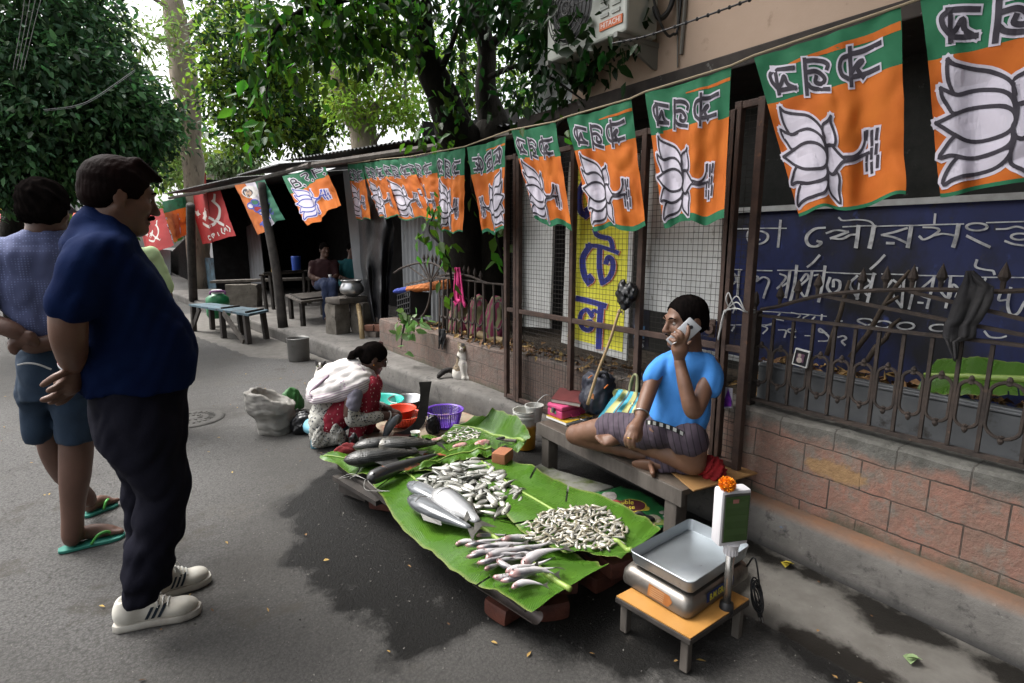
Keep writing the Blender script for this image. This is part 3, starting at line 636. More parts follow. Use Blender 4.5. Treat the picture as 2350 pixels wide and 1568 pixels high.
# ---- blue signboard
M_blue=mat('faded_blue_board',(.016,.026,.115),(.014,.018,.055),sc=1.8,rough=.6,layers=[((.010,.010,.014),2.2,.46,.62),((.035,.055,.2),11,.62,.74),((.03,.03,.04),26,.6,.7)],stretch=(1,1,.7))
BS=thing('signboard','large faded blue signboard with white Bengali lettering behind the railing','sign',(3.12,.6,.7))
zt=px(2000,473,3.1).z; zq=px(1715,780,3.1).z; y1=px(1600,487,3.1).y
zq=.74
b_=MB(); b_.box((3.125,(y1-1.8)/2,(zt+zq)/2),(.03,y1+1.8,zt-zq)); b_.build('board',M_blue,BS)
b_=MB(); fm=mat('sign_white_edge',(.4,.41,.41),(.28,.28,.27),sc=12,rough=.7)
b_.box((3.115,(y1-1.8)/2,zt+.012),(.05,y1+1.8,.03)); b_.box((3.115,(y1-1.8)/2,zq-.012),(.05,y1+1.8,.03)); b_.build('border',fm,BS)
S7=[ # width, points
(11,[(245,330),(243,420),(240,495)]),(9,[(230,378),(420,372),(600,372)]),(11,[(345,385),(330,430),(355,475),(415,482),(465,455),(472,415),(425,392),(385,405),(380,440),(415,450)]),(11,[(562,320),(553,420),(545,500)]),
(15,[(868,368),(805,375),(755,412),(742,455),(765,492),(812,498),(846,472),(822,462)]),(10,[(970,300),(1000,318),(1100,312),(1185,325),(1222,365)]),(10,[(1000,362),(1120,356),(1225,354)]),(12,[(885,405),(950,385),(1030,395)]),(15,[(1030,398),(960,425),(915,440)]),(14,[(925,442),(990,446),(1045,420),(1085,415)]),(17,[(1105,360),(1098,430),(1088,500)]),(19,[(1212,360),(1200,430),(1184,502)]),
(10,[(1222,358),(1360,354),(1500,352)]),(18,[(1472,360),(1464,420),(1450,498)]),(14,[(1440,372),(1350,400),(1270,418)]),(13,[(1275,420),(1360,438),(1450,478)]),(20,[(1310,475),(1345,476)]),
(10,[(1500,352),(1660,346),(1835,342)]),(10,[(1640,275),(1634,335)]),(13,[(1560,365),(1630,368),(1668,385),(1620,425),(1560,450),(1532,430)]),(13,[(1640,420),(1700,410),(1790,425)]),(19,[(1802,350),(1790,420),(1768,495)]),
(13,ringpts(1930,362,72,26)),(16,[(1865,428),(1930,460),(2015,500)]),
(10,[(2000,333),(2150,328),(2400,322)]),(13,[(2070,378),(2140,375),(2205,360),(2270,375)]),(13,ringpts(2230,430,60,22)),(13,[(2130,462),(2200,485),(2350,500)]),
(9,[(200,660),(290,660)]),(9,[(340,664),(500,668)]),(12,[(228,664),(220,730),(213,810)]),(10,[(205,705),(240,690),(255,735),(225,765)]),(10,[(275,664),(268,740),(262,840)]),(11,[(356,668),(350,760),(343,845)]),(10,[(372,700),(405,712),(392,742),(440,712),(482,735),(462,800),(444,855)]),
(9,[(545,665),(680,665)]),(10,[(560,690),(600,712),(565,765),(540,790)]),(10,[(575,775),(620,745)]),(13,[(628,670),(615,760),(598,850)]),(13,[(675,635),(660,760),(632,872)]),
(9,[(690,670),(870,668)]),(11,[(705,735),(740,690),(755,720),(695,785),(735,850),(765,770)]),(12,[(782,672),(765,760),(738,858)]),(11,[(832,562),(790,610),(752,640)]),
(11,[(800,700),(830,698),(838,735),(805,765),(860,740)]),(13,[(872,640),(855,760),(828,880)]),
(9,[(870,678),(1010,685)]),(13,[(905,720),(888,780),(920,822),(968,800),(975,745),(935,732),(930,775)]),(9,[(1005,686),(1225,692)]),(12,[(1095,705),(1045,765),(1100,860)]),(13,[(1128,690),(1112,780),(1095,862)]),(11,[(1145,715),(1190,755),(1140,800),(1180,850)]),(13,[(1212,690),(1190,790),(1164,898)]),(12,[(1285,562),(1240,610),(1190,655)]),
(9,[(1270,690),(1500,696)]),(11,[(1285,720),(1335,735),(1300,785)]),(12,[(1350,735),(1395,775),(1345,830),(1405,920)]),(12,[(1425,700),(1405,920)]),(12,[(1510,650),(1490,790),(1458,930)]),(9,[(1505,700),(1835,705)]),(11,[(1620,725),(1525,820),(1600,865)]),(13,[(1632,710),(1612,810),(1584,925)]),(14,[(1525,890),(1550,892)]),
(12,[(1700,735),(1675,800),(1735,860),(1762,765),(1800,800),(1785,850)]),(13,[(1748,710),(1735,820),(1714,922)]),
(12,[(1930,596),(1922,640),(1985,660),(2040,668),(2052,690)]),(9,[(1860,712),(2330,716)]),(12,[(1990,725),(1955,790),(2020,780),(1990,860)]),(13,[(2110,790),(2082,870),(2140,870)]),(14,[(2165,790),(2145,900),(2165,970),(2215,965),(2260,890)]),
(7,[(200,920),(240,925),(230,960)]),(7,[(300,945),(600,960),(880,985)]),(8,[(560,965),(530,1000),(580,1015)]),(8,[(640,960),(700,975),(670,1005)]),(8,[(760,975),(720,1000),(770,1015),(800,990)]),(8,[(850,975),(845,1030)]),(9,[(945,1017),(990,1018)]),(10,[(1155,1045),(1100,1018),(1130,1002),(1190,1008),(1205,1035),(1175,1045)]),(11,ringpts(1277,1042,58,24)),(11,ringpts(1435,1052,58,24)),(11,ringpts(1668,1066,64,24)),(11,[(1985,1092),(2020,1128),(2090,1135),(2132,1124)]),
(8,[(200,1045),(240,1050),(225,1085)]),(7,[(240,1045),(520,1045)]),(8,[(430,1050),(470,1070),(440,1105)]),(8,[(500,1035),(460,1050)]),(8,[(550,1080),(600,1085),(590,1130)]),(8,ringpts(640,1085,26,14)),(8,[(640,1110),(665,1130)]),(8,[(735,1120),(780,1122)]),(10,[(880,1102),(835,1092),(840,1072),(900,1130),(890,1155),(830,1158)]),(10,[(965,1130),(1000,1122),(1020,1140),(990,1160),(1010,1185)])]
b_=MB()
for i_,(wd,P_) in enumerate(S7): ribbon(b_,P_,wd*1.4,lambda x,y,o:R7(x,y,3.107-o),.001+.00008*i_,taper=True)
b_.build('lettering',mat('chalky_white_paint',(.52,.53,.54),(.24,.245,.26),sc=22,lo=.45,hi=.66,rough=.8),BS)
# sticks leaning on the signboard
M_stick=mat('dead_stick',(.075,.055,.04),(.04,.03,.022),sc=30,rough=.9)
for i_,(a,b,lb) in enumerate((((1040,730),(880,1260),'left thin dead stick leaning on the blue signboard'),((1465,655),(1050,1270),'longest forked dead stick leaning on the blue signboard'),((1390,1000),(1170,1290),'short dead stick leaning low on the blue signboard'))):
    b_=MB(); A_,B_=R7(*a,3.08),R7(*b,2.95); k=[A_.lerp(B_,t)+V((0,random.uniform(-.008,.008),random.uniform(-.008,.008))) for t in (0,.2,.45,.7,1)]; b_.tube(k,[.008,.011,.012,.013,.013],7)
    if i_==1: b_.tube([A_.lerp(B_,.38),A_.lerp(B_,.36)+V((-.02,-.05,.03))],.008,6)
    solo(b_,'stick',M_stick,lb,'stick',B_,smooth=True)
# dark curtain-like shade wall strip above sign already part of building; litter of leaves in the bed
r_=np.random.default_rng(3); n_=900; yy_=r_.uniform(-.7,1.75,n_); xx_=r_.uniform(2.72,3.1,n_)
zz_=.66+.10*np.clip((xx_-2.75)/.25,0,1)+r_.uniform(0,.03,n_)
lm=leafmesh('leaf_litter',np.stack([xx_,yy_,zz_],1),r_.normal(size=(n_,3))*np.array([1,1,.3]),r_.normal(size=(n_,3))*.4+np.array([0,0,1]),r_.uniform(.04,.09,n_),r_.uniform(.02,.04,n_),.5,.2)
tag(link('leaf_litter',lm,mat('dry_leaf',(.16,.085,.035),(.25,.15,.06),sc=20,rough=.8,rand=.6),None,(3,.5,.66)),kind='stuff')
M_galv=mat('grey_sheet_metal',(.11,.115,.12),(.16,.165,.17),sc=5,rough=.5,metal=.4,layers=[((.06,.055,.05),12,.58,.7)])
b_=MB(); a0=R7(410,1335,2.64); a1=R7(2300,1575,2.64); zt_=(a0.z)
b_.box((2.65,(a0.y-1.6)/2,.73),(.02,a0.y+1.6,.2)); b_.box((2.70,(a0.y-1.6)/2,.818),(.12,a0.y+1.6,.012)); b_.box((2.66,(a0.y-1.6)/2,.832),(.025,a0.y+1.6,.016)); solo(b_,'metal_trough',M_galv,'long grey sheet metal trough standing behind the right railing','trough',(2.65,0,.63),bevel=.004)
# ================================================================== TREES
M_barkp=mat('pale_bark',(.28,.235,.175),(.19,.155,.12),sc=5,rough=.95,bump=.8,bsc=14,stretch=(1,1,.35),layers=[((.07,.058,.045),9,.58,.7)],bdist=.03)
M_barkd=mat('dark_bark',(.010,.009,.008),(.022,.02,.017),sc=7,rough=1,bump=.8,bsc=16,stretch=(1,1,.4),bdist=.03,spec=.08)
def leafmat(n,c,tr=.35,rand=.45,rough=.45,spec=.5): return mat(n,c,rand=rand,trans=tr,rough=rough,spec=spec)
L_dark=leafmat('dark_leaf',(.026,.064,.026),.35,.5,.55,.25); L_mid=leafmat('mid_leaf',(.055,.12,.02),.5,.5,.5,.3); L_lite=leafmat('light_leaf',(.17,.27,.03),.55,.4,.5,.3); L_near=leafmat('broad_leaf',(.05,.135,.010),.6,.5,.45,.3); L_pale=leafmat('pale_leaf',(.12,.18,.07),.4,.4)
AXD=lambda p:(p-EYE).dot(V((_sy*_cp,_cy*_cp,-_sp)))
def blob(u,v,d,r,n,rz=None):
    c=pd(u,v,d); k=AXD(c)/FPX; rr=r*k; return (c,(rr,rr,(rz*k if rz else rr)),n)
def tree(label,trunks,blobs,per,size,lmat,bmat,group=None,seed=1,asp=.45,shell=.5,down=.4,name='tree',extra=()):
    base=trunks[0][0][0] if trunks else V(blobs[0][0]); T=thing(name,label,'tree',base,group)
    if trunks:
        b=MB(); pts,rr=trunks[0]
        if pts[0].z>.6: pts=[V((pts[0].x,pts[0].y,0))]+pts; rr=[rr[0]*1.1]+rr; T.location=pts[0]
        P=crom(pts,6); n=len(P)
        P=[p+V((noise.noise(p*1.3),noise.noise(p*1.3+V((9,9,9))),0))*rr[0]*.25 for p in P]
        b.tube(P,[float(np.interp(i/(n-1)*(len(rr)-1),range(len(rr)),rr)) for i in range(n)],14); 
        me_o=b.build('trunk',bmat,T,smooth=True)
        for q in me_o.data.vertices: q.co+=q.normal*noise.noise(V((q.co.x*6,q.co.y*6,q.co.z*1.5)))*rr[0]*.22
        for pts,rr in trunks[1:]:
            b=MB(); b.tube(pts,rr,8,sub=5); b.build('branch',bmat,T,smooth=True)
    C,D,Nn,s,wd=crown(blobs,per,size,asp,shell,down,seed)
    if not isinstance(lmat,(list,tuple)): link('crown',leafmesh('crown',C,D,Nn,s,wd),lmat,T)
    else:
        r=np.random.default_rng(seed+50); cl=np.repeat(r.random(len(C)//per),per)
        top=(C[:,2]-C[:,2].min())/(C[:,2].max()-C[:,2].min()+1e-6)
        a=(cl<lmat[2])
        for mk,mm in ((a,lmat[0]),(~a,lmat[1])): link('crown',leafmesh('crown',C[mk],D[mk],Nn[mk],s[mk],wd[mk]),mm,T)
    return T
# dense dark tree over the street on the left
tree('dense dark green tree hanging over the street behind the two standing men',
 [([pd(35,640,11),pd(40,470,11),pd(70,330,10.5),pd(60,120,10)],[.17,.15,.13,.1]),([pd(70,330,10.5),pd(200,200,9.6),pd(300,230,9)],[.1,.06,.03]),([pd(65,250,10.4),pd(150,60,10),pd(200,-60,9.6)],[.1,.07,.04])],
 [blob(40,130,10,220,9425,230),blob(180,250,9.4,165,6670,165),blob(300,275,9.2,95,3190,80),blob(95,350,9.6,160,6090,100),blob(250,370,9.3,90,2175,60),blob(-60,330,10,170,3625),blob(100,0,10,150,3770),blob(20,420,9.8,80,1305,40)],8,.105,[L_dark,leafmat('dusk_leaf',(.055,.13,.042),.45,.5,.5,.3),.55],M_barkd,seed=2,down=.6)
# tall pale trunk with feathery foliage
b0=pd(452,545,20.00); b0.z=0
tree('tall pale barked tree with feathery light foliage beyond the shacks',
 [([b0,pd(447,430,20.00),pd(438,300,20.00),pd(420,160,20.00),pd(402,40,20.00),pd(385,-90,20.00)],[0.340,0.300,0.290,0.370,0.290,0.220]),
  ([pd(420,150,20.00),pd(390,95,19.83),pd(355,90,19.54),pd(300,60,19.24),pd(265,15,18.94)],[0.140,0.084,0.063,0.042,0.028]),([pd(330,105,19.54),pd(310,150,19.24),pd(292,180,19.24)],[0.042,0.056,0.042]),([pd(412,110,20.00),pd(440,60,20.13),pd(480,20,20.42),pd(510,-40,20.72)],[0.168,0.126,0.084,0.056]),([pd(405,60,20.00),pd(385,20,19.83),pd(340,-10,19.54)],[0.112,0.070,0.042]),([pd(428,190,20.00),pd(395,240,19.83),pd(375,290,19.68)],[0.084,0.056,0.042]),([pd(425,130,20.00),pd(460,95,20.13),pd(510,90,20.42)],[0.140,0.084,0.056])],
 [blob(300,80,17.9,120,700,70),blob(200,60,17.6,90,300,80),blob(420,60,18.5,70,250,60),blob(345,190,18.1,70,280,50),blob(480,40,19.0,60,200),blob(380,330,20.3,60,900,60),blob(400,400,21.0,50,700,40),blob(260,150,17.9,80,200,40)],5,.17,leafmat('feathery_leaf',(.13,.2,.045),.55,.4),M_barkp,seed=5,asp=.33,shell=.1)
# round dark crown with bright shoots
tree('round dark leafy tree with bright new shoots right of the tall pale trunk',
 [([pd(720,500,17)*1.0,pd(722,330,17),pd(735,250,17)],[.24,.2,.15]),([pd(722,320,17),pd(670,250,16.5),pd(620,180,16)],[.12,.08,.05]),([pd(728,300,17),pd(770,270,17),pd(790,200,17)],[.1,.07,.05])],
 [blob(570,130,15.5,105,2500,110),blob(680,180,16,130,3400,130),blob(600,260,15.6,110,2500,80),blob(560,320,15.4,60,700,45),blob(680,300,16,80,1500,60),blob(760,210,16.5,90,1600,110),blob(520,200,15.4,60,800,90),blob(560,20,16,100,1500,80)],7,.15,[leafmat('deep_leaf',(.022,.056,.014),.4,.5,.5,.3),L_lite,.5],M_barkd,seed=7)
# stump with sprouts behind the shack roof
t0=pd(845,345,8.4); t0.z=.15
tree('pale cut tree with fresh light green sprouts behind the shack roof',
 [([t0,pd(835,330,8.4),pd(815,270,8.4),pd(790,215,8.4),pd(775,120,8.4),pd(760,20,8.4),pd(740,-60,8.4)],[.21,.19,.17,.13,.10,.07,.05]),([pd(815,300,8.4),pd(850,270,8.35),pd(858,235,8.3)],[.13,.12,.08]),([pd(785,190,8.4),pd(765,150,8.35),pd(755,60,8.3)],[.05,.03,.02]),([pd(840,330,8.3),pd(870,260,8.2),pd(888,160,8.1)],[.02,.015,.01]),([pd(860,330,8.3),pd(905,250,8.2),pd(910,180,8.1)],[.02,.013,.008]),([pd(790,230,8.4),pd(770,200,8.3),pd(750,230,8.2)],[.03,.02,.012])],
 [blob(820,180,8.2,60,500,60),blob(900,200,8.2,75,800,80),blob(860,100,8.4,80,700,60),blob(790,250,8.1,50,350,40),blob(930,260,8.1,60,500,40),blob(850,270,8.1,35,250,40),blob(760,90,8.5,50,250,60),blob(960,130,8.6,80,600,80)],6,.085,L_lite,M_barkp,seed=9,asp=.4,shell=.2)
# two near dark trunks with broad drooping leaves
K=lambda *L:[pd(*a) for a in L]
A0=pd(1062,380,5.95); A0.z=.5; B0=pd(1120,380,6.0); B0.z=.5
tree('thick black trunked tree leaning over the flags with broad drooping leaves',
 [([A0,pd(1062,380,5.9),pd(1042,290,5.7),pd(1005,200,5.5),pd(975,110,5.4),pd(955,20,5.3),pd(930,-80,5.2)],[.24,.22,.19,.145,.13,.13,.12]),
  ([pd(1000,185,5.5),pd(940,130,5.2),pd(850,95,4.9),pd(740,75,4.6),pd(640,85,4.4)],[.05,.03,.02,.012,.008]),([pd(960,30,5.3),pd(860,-10,5),pd(740,10,4.6),pd(640,60,4.4),pd(615,150,4.3),pd(612,260,4.3),pd(598,330,4.3)],[.06,.04,.025,.012,.008,.006,.004]),([pd(1000,190,5.5),pd(1030,120,5.2),pd(1060,40,5.0)],[.04,.025,.015])],
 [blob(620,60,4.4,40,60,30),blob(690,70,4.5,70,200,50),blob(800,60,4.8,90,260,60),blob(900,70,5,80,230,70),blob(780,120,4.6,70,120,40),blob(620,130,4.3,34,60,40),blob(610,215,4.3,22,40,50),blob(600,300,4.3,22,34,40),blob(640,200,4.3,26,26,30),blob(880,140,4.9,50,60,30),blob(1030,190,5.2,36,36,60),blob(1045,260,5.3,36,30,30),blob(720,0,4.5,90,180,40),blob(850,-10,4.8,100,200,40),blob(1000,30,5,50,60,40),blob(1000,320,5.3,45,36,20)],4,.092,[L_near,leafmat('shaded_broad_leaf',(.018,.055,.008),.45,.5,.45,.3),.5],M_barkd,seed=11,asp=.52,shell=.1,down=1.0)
tree('second black trunked tree right of the leaning one with dark leaves near the air conditioner',
 [([B0,pd(1130,340,5.9),pd(1135,290,5.9),pd(1115,200,5.8),pd(1112,110,5.7),pd(1095,20,5.6),pd(1085,-80,5.5)],[.22,.2,.15,.11,.10,.10,.09]),
  ([pd(1112,120,5.7),pd(1200,40,5.2),pd(1300,30,4.6),pd(1380,80,4.1),pd(1410,140,3.9)],[.05,.03,.02,.012,.006]),([pd(1115,180,5.7),pd(1200,150,5.3),pd(1280,190,4.8),pd(1345,235,4.4)],[.03,.02,.012,.005])],
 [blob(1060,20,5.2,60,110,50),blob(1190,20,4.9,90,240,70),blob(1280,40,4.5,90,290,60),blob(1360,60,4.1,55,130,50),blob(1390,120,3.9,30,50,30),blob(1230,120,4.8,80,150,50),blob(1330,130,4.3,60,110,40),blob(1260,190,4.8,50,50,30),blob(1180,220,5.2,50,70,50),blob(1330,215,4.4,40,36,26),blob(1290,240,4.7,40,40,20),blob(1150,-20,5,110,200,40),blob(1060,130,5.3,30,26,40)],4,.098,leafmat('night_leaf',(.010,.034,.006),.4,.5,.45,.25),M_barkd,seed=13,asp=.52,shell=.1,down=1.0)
Cc=crown([((2.0,-1.2,5.0),(3.2,3.6,.8),3600),((-.5,-5.2,3.4),(6.5,1.4,3.4),9000),((1.6,2.4,5.6),(1.6,2.6,.6),900)],7,.30,.55,.2,.5,61); bt_=[o for o in bpy.data.objects if o.name.startswith('tree') and 'second black' in o.get('label','')][0]; link('crown',leafmesh('crown',*Cc),bpy.data.materials['night_leaf'],bt_)  # added unseen leaves over and behind the camera, to darken the standing men
# lighter trees further back, seen between the trunks
tree('bright green tree seen between the two black trunks',[([pd(1075,560,15),pd(1070,300,15),pd(1060,120,15)],[.2,.15,.1])],[blob(1060,190,14.5,70,1400,120),blob(1170,170,14,80,1200,120),blob(1240,80,14,80,1000,100),blob(950,150,15,110,1300,130),blob(1215,250,13,50,500,50)],6,.14,[L_mid,L_lite,.6],M_barkd,seed=15)
tree('hazy pale green tree far behind the shack roofs',[([pd(540,560,32),pd(540,430,32),pd(540,380,32)],[.3,.25,.15])],[blob(540,375,30,55,1600,40),blob(500,400,31,45,900,30)],7,.28,L_pale,M_barkd,seed=17)
tree('sunlit yellow green tree far down the street left of the men',[([pd(190,570,38),pd(190,500,38),pd(190,460,38)],[.3,.25,.15])],[blob(190,455,36,70,1600,40),blob(120,480,37,60,900,30),blob(370,350,26,50,900,70),blob(410,300,26,40,500,60)],7,.3,L_lite,M_barkd,seed=18)
tree('distant dull green trees closing the end of the street',[([pd(300,575,70),pd(300,520,70),pd(300,480,70)],[.4,.3,.2])],[blob(u,505,70+abs(u)*.01,60,700,34) for u in range(-500,1000,70)],7,.6,L_mid,M_barkd,seed=19)
# vines on the dark trunk and behind the railing
def vine(label,pts,n,size,spread,seed,lm=L_near):
    T=thing('vine',label,'plant',pts[0]); b=MB(); P=crom(pts,6); b.tube(P,[.012]*2+[.004],6); b.build('stem',M_barkd,T)
    r=np.random.default_rng(seed); i=r.integers(0,len(P),n); C=np.array([P[k] for k in i])+r.normal(size=(n,3))*spread; D=r.normal(size=(n,3)); D[:,2]-=1.2; Nn=r.normal(size=(n,3))*.7+np.array([-1,-.4,.6])
    s=size*(.6+.8*r.random(n)); link('leaves',leafmesh('leaves',C,D,Nn,s,s*.5),lm,T); return T
vine('leafy vine climbing left of the black trunk above the railing',K((1040,690,5.1),(1030,600,5.0),(1010,560,4.9),(985,530,5.0),(1000,480,5.0)),46,.11,.09,21)
vine('sparse creeper with broad leaves hanging by the fence screen',K((1152,600,4.7),(1140,545,4.7),(1120,500,4.8),(1085,440,4.9),(1080,400,5)),26,.12,.07,22)
vine('green creeper draped over the end of the brick wall',K((960,735,5.3),(935,730,5.6),(925,760,5.55),(920,800,5.5)),40,.12,.06,23,leafmat('wall_plant_leaf',(.10,.2,.05),.4,.35))
vine('creeper at the top of the gate below the leaning flags',K((1290,275,3.6),(1262,310,3.7),(1235,330,3.8)),18,.09,.05,24)
# ================================================================== SHACKS
M_tin=mat('corrugated_tin',(.24,.25,.26),(.16,.165,.17),sc=5,rough=.5,metal=.25,layers=[((.06,.04,.03),8,.6,.72),((.22,.23,.24),14,.64,.7)],stretch=(1,1,.3))
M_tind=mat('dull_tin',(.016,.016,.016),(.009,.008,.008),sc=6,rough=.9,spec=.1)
M_roof=mat('roof_tin_edge',(.16,.165,.17),(.09,.088,.085),sc=4,rough=.55,metal=.3,layers=[((.06,.045,.035),7,.6,.7)])
M_wood=mat('grey_weathered_wood',(.06,.05,.042),(.12,.105,.09),sc=9,rough=.85,bump=.35,bsc=40,stretch=(1,1,.25))
M_woodd=mat('dark_wood',(.02,.017,.015),(.05,.042,.036),sc=9,rough=.85,bump=.3,bsc=40)
def corr(b,a,c,up,amp=.011,pitch=.076,th=.004,m=0,sub=6):
    """corrugated sheet from edge a-c, extruded along 'up'; ridges run along up"""
    a,c,up=V(a),V(c),V(up); L=(c-a).length; n=max(4,int(L/pitch*6)); nn=(c-a).cross(up).normalized()
    f=lambda s,t:a.lerp(c,s)+up*t+nn*(amp*math.sin(s*L/pitch*6.2832)+th*(0))
    b.grid(f,n,sub,m); b.grid(lambda s,t:f(1-s,t)+nn*th,n,sub,m)
e0,e1,e2,e3=V((1.0,17.2,2.66)),V((1.95,12.2,2.68)),V((2.0,7.45,2.51)),V((3.25,4.4,2.56))
SH=thing('shack','row of dark tea stall shacks with corrugated tin roofs on posts','shack',(2.6,10,.15))
for nm,a,c,up in (('roof',e0,e1,V((3.3,.2,.45))),('roof',e1+V((0,-.05,.03)),px(640,377,1.98),V((3.2,.2,.5))),('roof',px(650,374,1.95)+V((0,0,.03)),e3,V((2.6,1.6,.45)))):
    b_=MB(); corr(b_,a,c,up); b_.build(nm,M_roof,SH,smooth=True)
b_=MB(); b_.tube([e0+V((.12,0,-.1)),e1+V((.1,0,-.12)),px(700,372,2.05)+V((.06,0,-.03))],.035,7); b_.tube([e2+V((.1,0,-.1)),e3+V((-.02,.1,-.1))],.04,7); b_.build('eave_pole',M_wood,SH)
def wallq(b,a,c,z0,z1): b.prism([(a[0],a[1],z0),(c[0],c[1],z0),(c[0],c[1],z1),(a[0],a[1],z1)],(.04,.02,0))
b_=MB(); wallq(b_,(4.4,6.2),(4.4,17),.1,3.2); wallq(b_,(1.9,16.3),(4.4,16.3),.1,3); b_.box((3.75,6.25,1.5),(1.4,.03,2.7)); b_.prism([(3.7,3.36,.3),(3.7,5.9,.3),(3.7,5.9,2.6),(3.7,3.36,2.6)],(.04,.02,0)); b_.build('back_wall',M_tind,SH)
b_=MB(); corr(b_,(2.85,6.5,.35),(3.05,5.75,.35),(0,0,2.1)); b_.build('side_wall',M_tin,SH,smooth=True)
tp=lambda x,y,X:px(x*.3293+286.9,y*.3293+344.2,X)
tl,tr=tp(700,970,2.75),tp(985,958,2.75)
b_=MB(); corr(b_,tl,tr,(tp(663,640,2.75)-tl)); b_.build('front_sheet',M_tin,SH,smooth=True)
b_=MB(); a_=tp(675,655,2.8); c_=tp(965,640,2.8); corr(b_,a_,c_,V((0,0,.95))); b_.build('green_sheet',mat('green_tin',(.008,.022,.018),(.012,.03,.024),sc=6,rough=.6),SH,smooth=True)
M_bluew=mat('peeling_blue_paint',(.075,.16,.22),(.03,.05,.06),sc=4,rough=.8,layers=[((.012,.02,.025),9,.52,.66)])
def slab(b,cs,th):
    b.prism(cs,V(th))
b_=MB(); slab(b_,[tp(490,1042,2.0),tp(652,1042,2.1),tp(655,755,2.1),tp(495,750,2.0)],(.04,.02,0)); b_.build('blue_panel',M_bluew,SH)
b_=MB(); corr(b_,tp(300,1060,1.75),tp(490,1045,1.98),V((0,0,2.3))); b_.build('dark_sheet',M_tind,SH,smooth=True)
b_=MB(); slab(b_,[tp(225,960,1.5),tp(318,960,1.6),tp(318,700,1.6),tp(225,690,1.5)],(.04,.02,0)); b_.build('grey_door',mat('grey_blue_door',(.05,.065,.07),(.03,.035,.04),sc=6),SH)
def post(b,pts,r,m=0): b.tube(pts,r,8,sub=5)
b_=MB(); pb=pz(650,753,.15); post(b_,[pb,px(634,620,pb.x),px(612,500,pb.x-.02),px(600,420,pb.x-.04)],[.075,.07,.065,.06]); b_.build('post',M_woodd,SH,smooth=True)
pb2=pz(444,690,.15); b_=MB(); post(b_,[pb2,px(440,600,pb2.x),px(437,470,pb2.x)],[.09,.085,.08]); b_.build('post',M_woodd,SH,smooth=True)
b_=MB(); post(b_,[tp(665,1040,2.45),tp(660,800,2.45),tp(655,620,2.45)],[.05,.05,.045]); b_.build('post',M_wood,SH,smooth=True)
b_=MB(); post(b_,[tp(685,1000,2.5),tp(700,870,2.5),tp(660,760,2.5)],[.02,.018,.018]); b_.build('prop',M_wood,SH,smooth=True)
# metal clad corner post, bamboo foot
q0=px(838,742,2.74); q1=px(800,392,2.72)
b_=MB(); b_.beam(q0,q1,.16,.02,up=(-.6,-.8,0)); b_.build('metal_strip',M_tin,SH)
BB=MB(); BB.tube([px(832,782,2.45),px(828,735,2.5),px(822,700,2.55)],[.035,.033,.032],10); solo(BB,'bamboo_pole',mat('bamboo',(.30,.22,.11),(.2,.14,.07),sc=8,rough=.6),'short bamboo pole under the metal clad shack post beside bricks','pole',px(832,782,2.45),smooth=True)
# black tarpaulin
M_tarp=mat('black_tarpaulin',(.010,.010,.012),(.02,.02,.022),sc=5,rough=.35,bump=.4,bsc=9,bdist=.03)
def tarp(s,t):
    L_=[(815,392),(812,500),(818,600),(838,690),(855,738)]; R_=[(850,395),(905,520),(900,610),(895,660),(890,742)]
    k=t*4; i=min(int(k),3); f=k-i
    a=[L_[i][j]*(1-f)+L_[i+1][j]*f for j in (0,1)]; c=[R_[i][j]*(1-f)+R_[i+1][j]*f for j in (0,1)]
    u,v=a[0]*(1-s)+c[0]*s,a[1]*(1-s)+c[1]*s
    return px(u,v,2.78+.05*math.sin(s*14+t*3)*(.3+t)+.05*noise.noise(V((s*4,t*6,2)))-.1*math.sin(s*3.1))
b_=MB(); b_.grid(tarp,40,50); solo(b_,'tarpaulin',M_tarp,'black plastic tarpaulin tied around the shack corner post','tarpaulin',px(870,740,2.5),smooth=True)
# ================================================================== STALL FURNITURE IN THE SHACKS
def plank_bench(name,label,cat,p00,p10,p11,p01,zt,legs,th=.035,leg=.06,mt=None,ml=None,group=None,zf=0,splay=0,rails=(),planks=1):
    """top corners (x,y) front-left, front-right, back-right, back-left; legs = list of (s,t)"""
    mt=mt or M_wood; ml=ml or mt; c=[V((p[0],p[1],zt)) for p in (p00,p10,p11,p01)]; mid=(c[0]+c[2])/2
    f=lambda s,t:c[0].lerp(c[1],s).lerp(c[3].lerp(c[2],s),t)
    T=thing(name,label,cat,(mid.x,mid.y,zf),group)
    for k in range(planks):
        a,d=k/planks+(.012 if k else 0),(k+1)/planks; b=MB(); b.prism([f(0,a),f(1,a),f(1,d),f(0,d)],(0,0,-th)); b.build('top',mt,T,bevel=.004)
    e=(c[1]-c[0]).normalized()
    P=[]
    for s,t in legs:
        p=f(s,t); q=p+(p-mid)*splay; b=MB(); b.beam((p.x,p.y,zt-th-.002),(q.x,q.y,zf),leg,leg,up=e); b.build('leg',ml,T,bevel=.004); P.append((p,q))
    for (i,j,h) in rails:
        a,d=P[i],P[j]; k=(h-zf)/(zt-zf); b=MB(); b.beam(a[1].lerp(V((a[0].x,a[0].y,zt)),k),d[1].lerp(V((d[0].x,d[0].y,zt)),k),.025,.05); b.build('rail',ml,T)
    return T,f,P
M_blueb=mat('worn_blue_bench',(.10,.17,.21),(.05,.075,.09),sc=5,rough=.8,layers=[((.03,.035,.035),10,.55,.66),((.13,.12,.1),16,.64,.7)],stretch=(1,1,.3))
f0=pz(456,764,0); f1=pz(575,794,0); zb_=pn(571,722,f1,V((_sy,_cy,0))).z
g0,g1=pz(433,698,zb_),pz(570,721,zb_); g2,g3=pz(616,711,zb_),pz(484,695,zb_)
